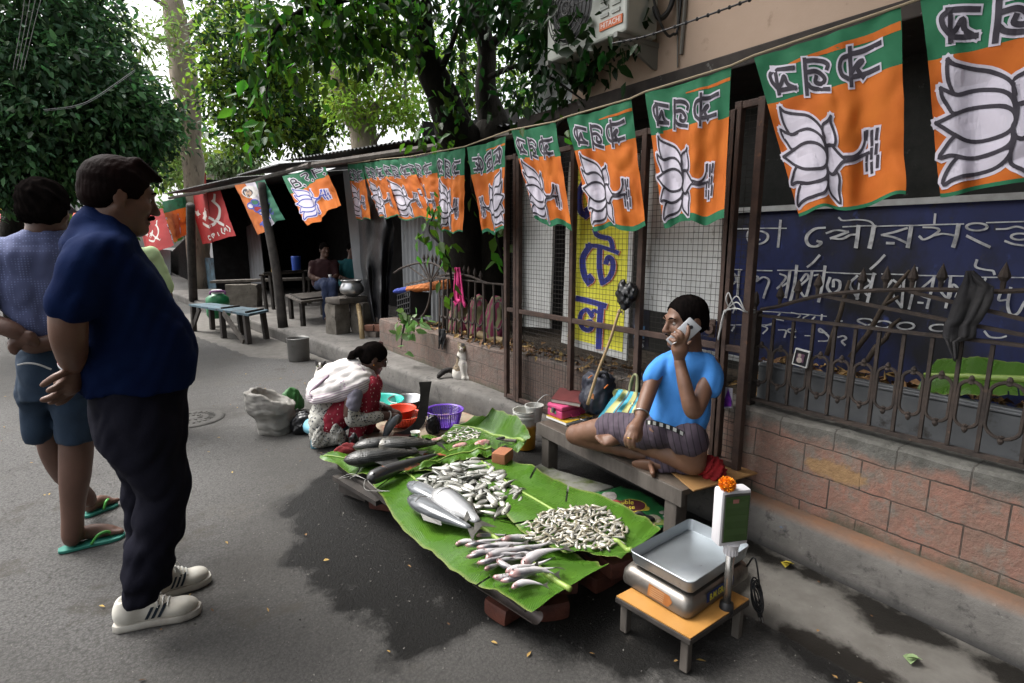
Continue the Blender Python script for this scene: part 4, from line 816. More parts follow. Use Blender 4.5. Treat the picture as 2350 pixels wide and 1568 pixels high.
T,f,P=plank_bench('bench','long low bench with peeling blue paint beside the green jerrycan','bench',g0,g1,g2,g3,zb_,[(.04,.1),(.93,.08),(.93,.92),(.04,.9),(.55,.1),(.55,.9)],ml=M_woodd,mt=M_blueb,splay=.05,leg=.07,rails=[(1,2,.18),(4,5,.1)],planks=2)
b_=MB(); b_.beam(f(.02,.05)+V((0,0,-.38)),f(.18,.05)+V((0,0,-.05)),.03,.07); b_.build('brace',M_woodd,T); b_=MB(); b_.beam(f(.62,-.02)+V((0,0,-.04)),f(.9,-.02)+V((0,0,-.42)),.03,.08); b_.build('brace',M_wood,T)
ta=px(600,632,2.0); zt_=ta.z
t0,t1=px(594,630,1.98),px(713,617,2.55); zt_=min(t0.z,1.0)
t0=pz(594,630,zt_); t1=pz(700,622,zt_); dd=V((.25,.45,0))
plank_bench('stall_table','tall worn tea table behind the leaning wooden post','table',t0,t1,t1+dd,t0+dd,zt_,[(.05,.1),(.95,.1),(.95,.9),(.05,.9)],mt=M_wood,ml=M_woodd,zf=.16,splay=-.06,leg=.05,rails=[(0,1,.5)])
bz=.57; h0,h1=pz(661,676,bz),pz(752,672,bz); b0_=pz(690,690,bz); 
plank_bench('bench','dark plank bench under the man in the maroon shirt','bench',pz(690,692,bz),pz(760,683,bz),pz(745,668,bz),pz(655,676,bz),bz,[(.08,.1),(.9,.1),(.9,.9),(.08,.9)],ml=M_woodd,mt=M_wood,zf=.16,leg=.06,rails=[(0,3,.3),(0,1,.28)])
M_stone=mat('rough_stone',(.10,.088,.072),(.17,.152,.128),sc=6,rough=.95,bump=.6,bsc=18,layers=[((.045,.04,.034),7,.56,.7)],bdist=.02)
def stone(b,c,sz,rz=0,seed=0):
    R=Matrix.Rotation(rz,3,'Z'); bm=bmesh.new(); bmesh.ops.create_cube(bm,size=1); bmesh.ops.subdivide_edges(bm,edges=bm.edges[:],cuts=4,use_grid_fill=True)
    for q in bm.verts:
        p=V((q.co.x*sz[0],q.co.y*sz[1],q.co.z*sz[2])); k=V((q.co.x,q.co.y,q.co.z)); 
        rd=sum(1 for a in k if abs(abs(a)-.5)<.01)
        p*=1-.03*(rd-1); p+=V((noise.noise(p*9+V((seed,0,0))),noise.noise(p*9+V((seed,5,0))),noise.noise(p*9+V((seed,9,0)))))*min(sz)*.09; q.co=V(c)+R@p
    bm.verts.index_update(); b.add([q.co for q in bm.verts],[[q.index for q in f.verts] for f in bm.faces]); bm.free(); return b
pc=pz(783,776,.15); ZL=lambda u,v,p:pn(u,v,p,V((_sy,_cy,0)))
hz=ZL(783,697,pc).z-.15
b_=MB(); stone(b_,pc+V((0,.1,hz/2)),(.24,.24,hz),.3,1); solo(b_,'stone_pillar',M_stone,'broken concrete pillar under the shiny cooking pot, nearer the street','pillar',pc,smooth='auto')
pc2=pc+V((.30,-.06,0)); b_=MB(); stone(b_,pc2+V((0,.05,hz*.5)),(.2,.24,hz),.5,2); solo(b_,'stone_pillar',M_stone,'broken concrete pillar touching the metal clad shack post','pillar',pc2,smooth='auto')
pt=ZL(787,694,pc+V((.15,.1,0))); zt2=hz+.15
b_=MB(); stone(b_,V((pc.x+.14,pc.y+.08,zt2+.04)),(.50,.34,.08),.3,3); solo(b_,'wood_block',M_wood,'flat wooden block on top of the concrete pillars','block',(pc.x+.14,pc.y+.08,zt2),smooth='auto')
M_alu=mat('aluminium',(.5,.5,.5),(.38,.38,.38),sc=6,rough=.32,metal=.95)
pp=V((pc.x+.2,pc.y+.05,zt2+.088)); b_=MB(); b_.lathe(pp,[(0,0),(.08,.005),(.15,.05),(.165,.1),(.14,.16),(.12,.185),(.125,.2),(.15,.215),(.155,.22),(.15,.225),(.115,.2),(.13,.16),(.15,.1),(0,.03)],28); solo(b_,'cooking_pot',M_alu,'round shiny aluminium cooking pot on the concrete pillars','pot',pp,smooth=True)
# green jerrycan
M_green=mat('green_plastic',(.012,.13,.045),(.016,.16,.06),sc=4,rough=.38)
pj=pz(503,729,.15); kz=ZL(503,672,pj).z-.15; kw=(ZL(528,700,pj)-ZL(478,700,pj)).length*.5
J=thing('jerrycan','round green plastic water jerrycan with white lid behind the blue bench','jerrycan',pj)
b_=MB(); b_.lathe(pj,[(0,0),(kw*.85,.0),(kw,.05),(kw,kz*.45),(kw*.93,kz*.5),(kw,kz*.55),(kw*.95,kz*.8),(kw*.5,kz*.95),(kw*.42,kz*.97),(0,kz*.97)],24); b_.build('body',M_green,J,smooth=True)
b_=MB(); b_.lathe(pj,[(0,kz*1.12),(kw*.42,kz*1.12),(kw*.45,kz*1.08),(kw*.45,kz*.97),(0,kz*.97)],20); b_.build('lid',mat('white_plastic',(.55,.55,.53),rough=.4),J,smooth='auto')
b_=MB(); b_.tube([pj+V((-kw*.6,-.1,kz*.93)),pj+V((-kw*.5,-.1,kz*1.06)),pj+V((kw*.5,-.1,kz*1.06)),pj+V((kw*.6,-.1,kz*.93))],.018,7,sub=5); b_.build('handle',mat('purple_trim',(.2,.08,.2)),J,smooth=True)
pcb=pz(560,707,.15); hh=ZL(560,682,pcb).z-.15
b_=MB(); stone(b_,pcb+V((.05,.2,hh*.5+.12)),(.62,.3,hh+.25),-.5,4); solo(b_,'stone_block',M_stone,'square stone block behind the blue bench','block',pcb,smooth='auto')
b_=MB(); b_.beam(pcb+V((-.45,.55,hh+.29)),pcb+V((1.3,-.2,hh+.33)),.3,.05); solo(b_,'plank',M_wood,'loose grey plank laid over the stone block','plank',pcb+V((.1,.2,hh+.26)),bevel=.004)
pjug=pz(681,622,zt_); k=(ZL(692,600,pjug)-ZL(671,600,pjug)).length/2; kh=ZL(681,588,pjug).z-zt_
b_=MB(); b_.lathe(V((pjug.x,pjug.y,zt_)),[(0,.002),(k*.85,.002),(k*.9,.02),(k,kh*.9),(k,kh),(k*.9,kh),(k*.85,.03),(0,.02)],20); solo(b_,'plastic_jug',mat('blue_plastic',(.02,.07,.36),rough=.4),'deep blue plastic jug on the tall tea table','jug',(pjug.x,pjug.y,zt_),smooth=True)
pyb=pz(632,627,zt_); b_=MB(); b_.lathe(V((pyb.x,pyb.y,zt_)),[(0,.002),(.07,.002),(.07,.28),(.05,.3),(.05,.34),(0,.34)],16); solo(b_,'bottle',mat('yellow_bottle',(.35,.2,.03),rough=.4),'yellow plastic bottle on the tea table beside the wooden post','bottle',(pyb.x,pyb.y,zt_),smooth='auto')
# bricks at the wall end
M_brick=mat('loose_brick',(.20,.085,.055),(.13,.075,.055),sc=12,rough=.95,bump=.5,bsc=40,layers=[((.16,.14,.12),14,.6,.7)])
M_brickg=mat('dusty_brick',(.11,.09,.075),(.15,.13,.11),sc=12,rough=.95,bump=.5,bsc=40)
pbk=pz(868,790,.206)
for i_,(u,v,z,rz,lb,mm) in enumerate(((855,765,.245,-.3,'dusty brick at the bottom of the pile by the bamboo pole',M_brickg),(885,765,.245,.1,'grey brick lying behind the dusty bottom brick',M_brickg),(868,752,.325,-.15,'long reddish brick across the brick pile',M_brick),(850,752,.325,.2,'half brick wedged against the bamboo pole',M_brick),(885,735,.405,-.2,'top brick of the pile under the tarpaulin',M_brickg),(895,790,.245,.35,'dark red brick lying on the kerb at the wall end',mat('dark_brick',(.05,.02,.016),(.035,.02,.017),sc=9,rough=.9)))):
    p=pz(u,v,z); b_=MB(); stone(b_,V((p.x,p.y,z)),(.26 if i_ not in(3,) else .13,.13,.076),rz-.9,i_+20); solo(b_,'brick',mm,lb,'brick',(p.x,p.y,z-.04),'bricks piled at the wall end',smooth='auto')
# steel pot on the road
pp=pz(690,829,0); r=(ZL(716,800,pp)-ZL(667,800,pp)).length/2; h=ZL(690,781,pp+V((0,-r,0))).z
b_=MB(); b_.lathe(pp+V((0,r*.5,0)),[(0,.003),(r*.93,.003),(r*.96,.012),(r,h*.96),(r*1.04,h),(r*1.02,h+.006),(r*.97,h*.97),(r*.92,.02),(0,.015)],32); solo(b_,'steel_pot',mat('dull_steel',(.20,.195,.185),(.15,.145,.135),sc=5,rough=.45,metal=.7,layers=[((.09,.075,.06),8,.6,.72)]),'dull grey metal pot standing on the road by the kerb','pot',pp,smooth=True)
# ---------------- things around the left railing
um0,um1=px(905,669,2.5),px(1000,656,2.62); ax=(um1-um0)
UM=thing('umbrella','closed blue and orange umbrella lying on the crate and railing','umbrella',um0.lerp(um1,.5))
for nm,a,c,cc in (('tip_cloth',0,.36,mat('blue_cloth',(.012,.03,.20),(.02,.04,.26),sc=9,rough=.7)),('cloth',.36,1.25,mat('orange_cloth',(.42,.13,.025),(.30,.09,.02),sc=9,rough=.8,bump=.3,bsc=20))):
    L=chain([um0+ax*t for t in np.linspace(a,c,5)],[.018+.028*t**.5 for t in np.linspace(a,c,5)],k=.0); L=[p for p in L]
    sdfobj(nm,sdf(L,.006,disp=fold(.006,40,3)),cc,UM)
b_=MB(); b_.beam(um0.lerp(um1,.3)+V((0,0,.06)),um1+V((.1,-.3,.16)),.03,.015); b_.build('stick',M_wood,UM)
cr=px(950,700,2.62); CR=thing('plastic_crate','black slatted plastic crate tipped under the umbrella','crate',cr+V((0,0,-.12))); R=Matrix.Rotation(rad(-12),3,'X')@Matrix.Rotation(rad(8),3,'Y'); b_=MB()
for i in range(7): b_.box(cr+R@V((-.12,-.17+i*.057,0)),(.012,.012,.24),R)
for i in range(5): b_.box(cr+R@V((-.125,0,-.12+i*.06)),(.012,.36,.012),R)
b_.build('front_grid',M_blk,CR); b_=MB()
for a,s in (((.0,-.18,0),(.24,.01,.25)),((.0,.18,0),(.24,.01,.25)),((0,0,-.125),(.24,.36,.01)),((.12,0,0),(.01,.36,.25))): b_.box(cr+R@V(a),s,R)
b_.build('side',M_blk,CR)
M_strp=mat('striped_sack',(.25,.25,.13),fn=lambda N,L,tc,src,col,mix,nz,rng:(lambda wv:(L.new(src,wv.inputs[0]),mix(rng(wv.outputs['Color'],.45,.55),mix(rng(nz(6),.4,.6),(.22,.22,.11),(.13,.13,.075)),(.22,.04,.085)))[1])((lambda w_:(setattr(w_,'bands_direction','Y'),w_.inputs['Scale'].__setattr__('default_value',6.5),w_.inputs['Distortion'].__setattr__('default_value',1.2),w_)[3])(N.new('ShaderNodeTexWave'))),rough=.85)
for i_,(u,v,w_,h_,lb) in enumerate(((1055,735,.13,.24,'striped sack bundle nearest the pink cloth behind the railing'),(1098,730,.14,.22,'wide striped sack bundle in the middle behind the railing'),(1140,735,.12,.23,'striped sack bundle beside the fence screen'))):
    c=px(u,v,2.74); L=[ell(c,(.1,w_*.9,h_),k=.03),ell(c+V((0,0,-.1)),(.12,w_,h_*.7),k=.04)]
    sdfobj('sack_bundle',sdf(L,.012,disp=fold(.016,16,30+i_)),M_strp,None,c+V((0,0,-h_))); tag(bpy.data.objects[sorted([o.name for o in bpy.data.objects if o.name.startswith('sack_bundle')])[-1]],lb,'sack','striped sacks behind the railing')
def drape(name,mt,label,cat,cols,X,amp=.02,nu=24,nv=30,seed=0,th=.0):
    """hanging cloth: cols = list of (uL,uR,v) rows from top to bottom"""
    def f(s,t):
        k=t*(len(cols)-1); i=min(int(k),len(cols)-2); q=k-i; a,c=cols[i],cols[i+1]
        uL,uR,v=[a[j]*(1-q)+c[j]*q for j in range(3)]
        vv=v+(math.sin(s*7+seed)*6+noise.noise(V((s*5,seed,0)))*8)*t*t
        return px(uL+(uR-uL)*s,vv,X-.02-amp*(math.sin(s*11+seed+2*t)+.6*math.sin(s*23+seed*2+3*t))*(.35+t*.65)+.012*noise.noise(V((s*6,t*5,seed))))
    b=MB(); b.grid(f,nu,nv); o=solo(b,name,mt,label,cat,f(.5,0),smooth=True); m=o.modifiers.new('solid','SOLIDIFY'); m.thickness=.004; return o
drape('cloth',mat('magenta_cloth',(.42,.015,.13),(.33,.012,.10),sc=8,rough=.8),'crumpled magenta cloth hung over the left railing','cloth',[(1044,1056,614),(1043,1059,640),(1041,1063,665),(1041,1066,690),(1046,1070,698)],2.53,.014,seed=2)
drape('rag',mat('grey_rag',(.05,.048,.048),(.032,.031,.033),sc=9,rough=.95,bump=.3,bsc=60,spec=.1),'dark grey rag draped over the arch of the right railing','rag',[(2218,2232,622),(2210,2258,645),(2203,2282,658),(2194,2278,685),(2186,2270,705),(2176,2252,735),(2168,2240,748),(2165,2238,775),(2172,2200,785),(2188,2196,825)],2.55,.012,44,54,seed=5)
drape('rag',mat('black_rag',(.018,.018,.02)),'small black rag hanging from the left railing bottom rail','rag',[(1008,1022,755),(1006,1024,770),(1006,1016,795)],2.46,.008,12,14,seed=7)
pr=px(1100,768,2.64); b_=MB(); b_.lathe(pr,[(0,0),(.035,0),(.036,.16),(.033,.33),(.03,.34),(0,.34)],14,ax=(.15,-1,-.06)); solo(b_,'bamboo_roll',mat('bamboo',(.30,.22,.11)),'yellow bamboo piece lying behind the left railing','bamboo',pr,smooth='auto')
n_=500; yy_=r_.uniform(2.0,6.0,n_); xx_=r_.uniform(2.5,2.8,n_); lm=leafmesh('leaf_litter',np.stack([xx_,yy_,.6-.015*(yy_-2)+r_.uniform(0,.03,n_)],1),r_.normal(size=(n_,3))*np.array([1,1,.3]),r_.normal(size=(n_,3))*.4+np.array([0,0,1]),r_.uniform(.03,.08,n_),r_.uniform(.02,.04,n_),.5,.2)
tag(link('leaf_litter',lm,mat('dry_leaf',(.1,.05,.02)),None,(2.6,4,.6)),kind='stuff')
# ties, picture, print
b_=MB()
for s_ in range(3):
    a=px(1662,713+s_*4,2.41); b_.tube([a,px(1690,708-s_*14,2.38),px(1712,716,2.4),px(1733,712+s_*3,2.53)],.003,5,sub=8); b_.tube([a,px(1655,740+s_*6,2.37),px(1648,775+s_*3,2.39)],.003,5,sub=8)
b_.tube([px(1690,712,2.4),px(1680,690,2.38),px(1672,672,2.38),px(1666,688,2.37),px(1676,712,2.4)],.003,5,sub=6); solo(b_,'plastic_string',mat('white_string',(.45,.45,.44),rough=.5),'white plastic string tied round the gate post and railing','string',px(1690,712,2.41))
FRM=thing('framed_picture','tiny framed dark picture tied to the right railing','picture',R7(700,1345)); cs=[R7(668,1205,2.54),R7(768,1232,2.54),R7(742,1348,2.54),R7(640,1318,2.54)]
b_=MB(); b_.prism(cs,(.012,0,0)); b_.build('frame',mat('white_frame',(.5,.5,.48),rough=.5),FRM); ce=sum(cs,V())/4
b_=MB(); b_.prism([ce.lerp(c,.84)+V((-.003,0,0)) for c in cs],(.002,0,0)); b_.build('mount',mat('dark_mount',(.015,.015,.017),rough=.3),FRM)
b_=MB(); b_.prism([ce.lerp(c,.5)+V((-.006,0,0)) for c in cs],(.002,0,0)); b_.build('picture',mat('picture_print',(.13,.06,.09),(.05,.04,.06),sc=60,rough=.3),FRM)
b_=MB(); b_.ball(ce+V((-.007,.003,.012)),(.002,.008,.01),8); b_.ball(ce+V((-.007,.003,-.01)),(.002,.013,.014),8); b_.build('figure',mat('picture_figure',(.3,.25,.22)),FRM)
PP=thing('poster','small shiny purple print hung low between gate post and railing','poster',px(1670,938,2.44)); b_=MB(); b_.prism([px(1661,888,2.44),px(1681,892,2.44),px(1680,936,2.44),px(1659,938,2.44)],(.004,0,0)); b_.build('sheet',mat('pale_print',(.3,.29,.33),rough=.3),PP)
b_=MB(); b_.prism([px(1671,893,2.437),px(1679,922,2.437),px(1678,932,2.437),px(1662,934,2.437),px(1663,915,2.437)],(.002,0,0)); b_.build('print',mat('purple_print',(.12,.02,.2),(.05,.01,.15),sc=50,rough=.3),PP)
# power cable across the wall
b_=MB(); P_=[px(1405,100,2.62),px(1480,84,2.6),px(1600,44,2.55),px(1720,0,2.5),px(1800,-32,2.45),px(2100,-150,2.3)]; b_.tube(P_,.005,5,sub=10)
for k in range(18):
    q=crom(P_,10)[k*2+4]; b_.ball(q,.010,6)
solo(b_,'overhead_cable',M_blk,'thin black cable with knots crossing the beige building','cable',P_[1])
b_=MB(); b_.tube([pd(100,252,7.5),pd(170,243,7.6),pd(220,222,7.8),pd(310,160,8.4)],.0028,5,sub=10); b_.tube([pd(102,255,7.5),pd(172,246,7.6),pd(222,225,7.8),pd(310,164,8.4)],.002,5,sub=10); solo(b_,'overhead_cable',mat('grey_wire',(.2,.2,.2)),'pale twin wires sagging in front of the dark tree','cable',pd(170,243,7.6))
b_=MB()
for k in range(4): b_.tube([pd(60+k*14,-30,6),pd(48+k*10,60,6.3),pd(30+k*8,160,6.6)],.0022,5,sub=6)
solo(b_,'overhead_cable',mat('grey_wire',(.1,.1,.1)),'bundle of thin wires at the top left before the dark tree','cable',pd(50,60,6.3))
# banana leaf and chunk behind right railing (built with the stall leaves later)
# ---------------- street end on the far left
M_far=mat('far_white_wall',(.5,.5,.48),(.4,.4,.38),sc=1,rough=.9)
FB=thing('building','distant white building with yellow sign at the left edge of the street','building',pz(10,590,0))
c=pd(0,500,26); b_=MB(); b_.box((c.x-2.5,c.y,2),(6,3,4.5)); b_.build('wall',M_far,FB); b_=MB(); b_.box(pd(8,462,24.2),(1.1,.1,1.0)); b_.build('sign_panel',mat('far_yellow',(.6,.45,.05)),FB)
b_=MB(); b_.box(pd(60,494,24.0),(.75,.06,.35)); b_.build('shop_sign',mat('far_red_sign',(.4,.05,.04)),FB)
textmesh('R',.4,lambda x,y,o:pd(52+x*40,494-y*40,23.9),.001,mat('far_yellow',(.6,.45,.05)),'lettering',FB)
FB2=thing('building','distant low white building with red post beyond the pale tree trunk','building',pz(600,600,0)+V((0,10,0)))
c=pd(485,430,30); b_=MB(); b_.prism([pd(462,440,30),pd(462,405,30),pd(500,395,30),pd(522,408,30),pd(522,440,30)],(1,2,0)); b_.box(c+V((1,3,-1.9)),(3,3,3.2)); b_.build('wall',mat('bright_wall',(.75,.75,.75)),FB2); b_=MB(); b_.box(pd(468,425,29.6),(.22,.1,1.3)); b_.build('red_post',mat('far_red_sign',(.4,.05,.04)),FB2)
for i_,(u0,u1,v0,v1,d,cc,lb) in enumerate(((-60,62,522,545,15,(.45,.03,.05),'red market awning behind the man in the blue T-shirt'),(40,130,505,525,17,(.2,.2,.19),'grey market awning beside the red one'),(150,260,478,500,16,(.02,.022,.022),'black market awning between the two standing men'),(158,235,520,540,14,(.4,.06,.02),'orange red market awning between the two standing men'))):
    AW=thing('awning',lb,'awning',pz((u0+u1)/2,580,0)); a,b2=pd(u0,v0,d),pd(u1,v0,d); b_=MB(); q=V((0,2,.35))
    b_.grid(lambda s,t:a.lerp(b2,s)+q*t+V((0,0,.06*math.sin(s*20)*(1-t))),30,6); b_.grid(lambda s,t:a.lerp(b2,s)+V((0,-.02,-.18*t+.06*math.sin(s*20))),30,2); b_.build('canopy',mat('awning_%d'%i_,cc,tuple(x*.6 for x in cc),sc=3,rough=.8),AW)
    for e in (a,b2): b_=MB(); b_.tube([V((e.x,e.y,0)),e],.03,6); b_.build('pole',M_woodd,AW)
# ================================================================== FLAGS
M_go=mat('flag_orange',(.62,.165,.018),(.52,.115,.012),sc=3.5,rough=.85,trans=.3,bump=.08,bsc=90)
M_gg=mat('flag_green',(.016,.13,.058),(.022,.16,.075),sc=5,rough=.85,trans=.25,bump=.08,bsc=90)
M_fw=mat('flag_white',(.60,.56,.64),(.54,.51,.58),sc=9,rough=.85,trans=.2); M_fk=mat('flag_black',(.022,.018,.026),(.035,.03,.04),sc=20,rough=.85); M_fr=mat('flag_red',(.40,.018,.018),(.36,.015,.016),sc=5,rough=.85,trans=.3); M_fb=mat('flag_blue',(.035,.05,.28),rough=.85)
strX=lambda y:float(np.interp(y,[-2,3,7.3],[2.2,2.2,2.58])); eavX=lambda y:float(np.interp(y,[6,7.4,12.2,17.2],[2.45,1.95,1.9,.95]))
def onstr(u,v,fx,dx=0):
    X=2.2
    for _ in range(12): p=px(u,v,X+dx); X=fx(p.y)
    return px(u,v,X+dx)
def mkflag(q4,fx,seed,amp=.022,dxb=(0,0)):
    c=[onstr(*q4[0],fx),onstr(*q4[1],fx),None,None]
    c[2]=px(*q4[2],c[1].x+dxb[1]); c[3]=px(*q4[3],c[0].x+dxb[0])
    nn=V((-.85,-.5,0)); r=random.Random(seed); ph=[r.uniform(0,6.28) for _ in range(6)]; fr=r.uniform(1.2,2.2)
    def f(s,t,o=0):
        p=c[0].lerp(c[1],s).lerp(c[3].lerp(c[2],s),t)
        k=min(1,.25+t*1.1); d=amp*k*(math.sin(6.28*s*fr+ph[0]+1.3*t)+.5*math.sin(6.28*s*fr*2.3+ph[1]+2*t)+.35*math.sin(s*5+t*9+ph[2]))
        e=noise.noise(V((s*7,t*7,seed)))*.5+abs(noise.noise(V((s*5+t*3,t*4-s*3,seed+4))))-.2
        sag=-.012*math.sin(math.pi*s)*(1-t)
        return p+nn*(d+e*.022+o)+V((0,0,sag+(.014*math.sin(s*9+ph[3])+.003*math.sin(s*19+ph[4]))*t*t))
    return f,c
QF=[(20,400),(1055,40),(1075,1365),(345,1500)]   # traced flag in its own drawing units
def invq(x,y):
    s=t=.5
    for _ in range(25):
        P=[(1-s)*(1-t),s*(1-t),s*t,(1-s)*t]; X=sum(P[i]*QF[i][0] for i in range(4)); Y=sum(P[i]*QF[i][1] for i in range(4))
        ds=[(1-t)*(QF[1][k]-QF[0][k])+t*(QF[2][k]-QF[3][k]) for k in (0,1)]; dt=[(1-s)*(QF[3][k]-QF[0][k])+s*(QF[2][k]-QF[1][k]) for k in (0,1)]
        D=ds[0]*dt[1]-ds[1]*dt[0]; ex,ey=x-X,y-Y; s+=(ex*dt[1]-ey*dt[0])/D; t+=(ey*ds[0]-ex*ds[1])/D
    return s,t
PET=[[(222,745),(260,772),(350,785),(440,800),(500,838),(538,890),(552,960),(500,920),(440,898),(380,905),(320,930),(290,925),(250,860),(230,800)],
 [(220,900),(280,925),(330,930),(390,903),(450,898),(510,928),(545,975),(560,1040),(520,1010),(450,996),(380,1010),(310,1040),(270,990),(235,945)],
 [(235,1095),(290,1060),(360,1020),(430,998),(500,1005),(550,1035),(568,1085),(560,1140),(530,1175),(470,1195),(400,1190),(330,1155),(270,1115)],
 [(340,1160),(400,1190),(470,1195),(530,1178),(560,1150),(566,1210),(540,1255),(480,1285),(420,1290),(370,1275),(330,1270),(290,1285),(305,1230),(320,1190)],
 [(375,1280),(430,1292),(500,1282),(550,1250),(570,1265),(560,1320),(530,1365),(470,1385),(410,1390),(370,1405),(340,1430),(335,1390),(350,1320)],
 [(600,790),(580,820),(545,850),(540,900),(550,960),(565,1000),(600,990),(625,985),(632,940),(620,880),(600,830)],
 [(568,1000),(600,990),(640,1030),(670,1060),(695,1085),(670,1110),(640,1150),(605,1200),(575,1185),(562,1130),(570,1085)],
 [(575,1190),(605,1200),(640,1180),(655,1230),(650,1300),(660,1390),(620,1370),(585,1340),(570,1280)]]
STEM=[[(690,1068),(760,1058),(810,1018),(838,955),(838,890)],[(695,1095),(760,1080),(812,1052),(862,1032)],[(850,885),(848,935)],[(880,890),(882,980)],[(912,882),(906,945)],[(852,1038),(850,1082)],[(880,1012),(878,1072)],[(908,990),(904,1045)],[(850,1108),(852,1150)],[(880,1110),(882,1172)],[(915,1072),(912,1142)]]
GLY=[[(176,468),(335,455)],[(192,468),(204,560),(218,642)],[(180,474),(150,512),(163,560),(192,592)],[(215,622),(348,598)],[(212,612),(240,568),(262,515),(287,572),(345,600)],
 [(422,392),(435,635)],[(428,402),(500,388),(560,392),(590,415),(585,440)],[(440,482),(500,468),(540,482),(568,520),(545,552),(500,545),(505,508)],[(440,562),(480,592),(590,592)],
 [(742,300),(745,390),(750,560)],[(742,338),(830,318),(928,278)],[(745,345),(690,372),(672,430),(688,490),(725,512)],[(752,472),(798,398),(828,388),(792,440),(832,498)],[(752,502),(850,475),(915,455)]]
PETi=[[invq(*p) for p in smoothpoly(P,3)] for P in PET]; PETo=[[invq(*p) for p in P+[P[0]]] for P in PET]; STMi=[[invq(*p) for p in P] for P in STEM]; GLYi=[[invq(*p) for p in P] for P in GLY]
def bands(T,f,cols,mats,n=40):
    b=MB(); b.grid(lambda s,t:f(s,t),n,n+10,cols); o=b.build('cloth',mats,T,smooth=True); return o
def lotus(T,f,sx=1,gl=True,mir=False,shift=(0,0),cols=(None,None)):
    k=(lambda s:1-s) if mir else (lambda s:s)
    g=lambda x,y,o:f(min(1.02,max(-.02,k(x)*sx+shift[0])),y+shift[1],o); W_,K_=cols[0] or M_fw,cols[1] or M_fk
    b=MB()
    for i,P in enumerate(PETo): ribbon(b,P,.052,g,.0025+.00005*i,smooth=True,n=3)
    for i,P in enumerate(STMi): ribbon(b,P,.05,g,.003+.00005*i)
    for P in PETi: patch(b,P,g,.004,cell=.035)
    b.build('lotus_petals',W_,T)
    b=MB()
    for i,P in enumerate(PETo): ribbon(b,P,.020,g,.006+.00005*i,n=3)
    for i,P in enumerate(STMi): ribbon(b,P,.02,g,.0065+.00005*i)
    b.build('lotus_outline',K_,T)
    if gl:
        b=MB()
        for i,P in enumerate(GLYi): ribbon(b,P,.052,g,.003+.00005*i)
        b.build('letter_edge',W_,T); b=MB()
        for i,P in enumerate(GLYi): ribbon(b,P,.028,g,.0055+.00005*i)
        b.build('lettering',K_,T)
FLG='party flags strung along the wall'
bcol=lambda g0,bt:(lambda s,t:1 if t<g0-.02*math.sin(s*3) or t>bt else 0)
FL=[((2112,-2),(2700,-222),(2690,405),(2158,442),.33,.985,'largest orange and green lotus flag, cut off by the right edge',False,1,(-.0,0)),
 ((1730,132),(2068,14),(2076,455),(1835,494),.31,.985,'big orange and green lotus flag above the blue signboard',False,1,(0,0)),
 ((1480,213),(1678,152),(1662,505),(1525,517),.32,.94,'lotus flag in front of the right bay of the mesh gate',False,1,(0,0)),
 ((1300,270),(1448,227),(1480,525),(1363,527),.31,.96,'faded lotus flag hiding the top of the yellow sign',False,1,(0,0)),
 ((1172,300),(1274,280),(1313,527),(1230,508),.32,.93,'lotus flag blown to the right over the narrow white board',False,1,(0,0)),
 ((1070,338),(1160,313),(1155,530),(1108,538),.33,.96,'lotus flag with mirrored flower left of the fence screen',True,1,(0,0)),
 ((999,350),(1066,338),(1060,535),(1012,532),.32,.975,'straight hanging narrow lotus flag over the climbing vine',False,1,(0,0)),
 ((925,365),(998,352),(1010,500),(978,506),.31,.97,'lotus flag half hidden behind the straight narrow one',False,1,(0,0)),
 ((870,368),(938,360),(1000,500),(918,504),.30,.98,'lotus flag blown right above the corrugated side wall',False,1,(0,0)),
 ((830,373),(878,367),(918,496),(870,502),.30,.97,'small lotus flag second from the metal clad post',False,1,(0,0)),
 ((797,377),(832,373),(848,503),(818,505),.31,.97,'smallest lotus flag beside the metal clad post',False,1,(0,0))]
for i_,(a,b,c,d,g0,bt,lb,mir,sx,shf) in enumerate(FL):
    f,cs=mkflag((a,b,c,d),strX,100+i_,amp=.020 if i_<2 else .016,dxb=(.02,-.02)); T=thing('flag',lb,'flag',cs[0].lerp(cs[1],.5),FLG)
    bands(T,f,bcol(g0,bt),[M_go,M_gg]); lotus(T,f,mir=mir)
    if i_ in (1,3,2,5):
        b_=MB(); st_={1:[(290,428),(400,375),(500,330),(700,255),(900,195),(1052,143),(1053,205),(900,250),(700,300),(540,345),(300,442)]}.get(i_,[(560,300),(700,250),(900,185),(1050,130),(1051,160),(900,212),(700,270),(560,310)])
        patch(b_,[invq(*p) for p in st_],lambda x,y,o:f(min(x,.995),y,o),.0012,cell=.05); b_.build('orange_fold',M_go,T)
# string
sp=[onstr(u,v,strX) for u,v in ((2700,-224),(2290,-66),(2068,16),(1730,130),(1678,153),(1480,213),(1448,228),(1300,270),(1274,281),(1172,300),(1066,338),(999,350),(938,361),(870,367),(797,377))]
b_=MB(); b_.tube([p+V((0,0,.004)) for p in sp],.005,6); solo(b_,'flag_string',mat('jute_string',(.25,.2,.13),rough=.9),'jute string carrying the row of lotus flags along the wall','string',sp[5])
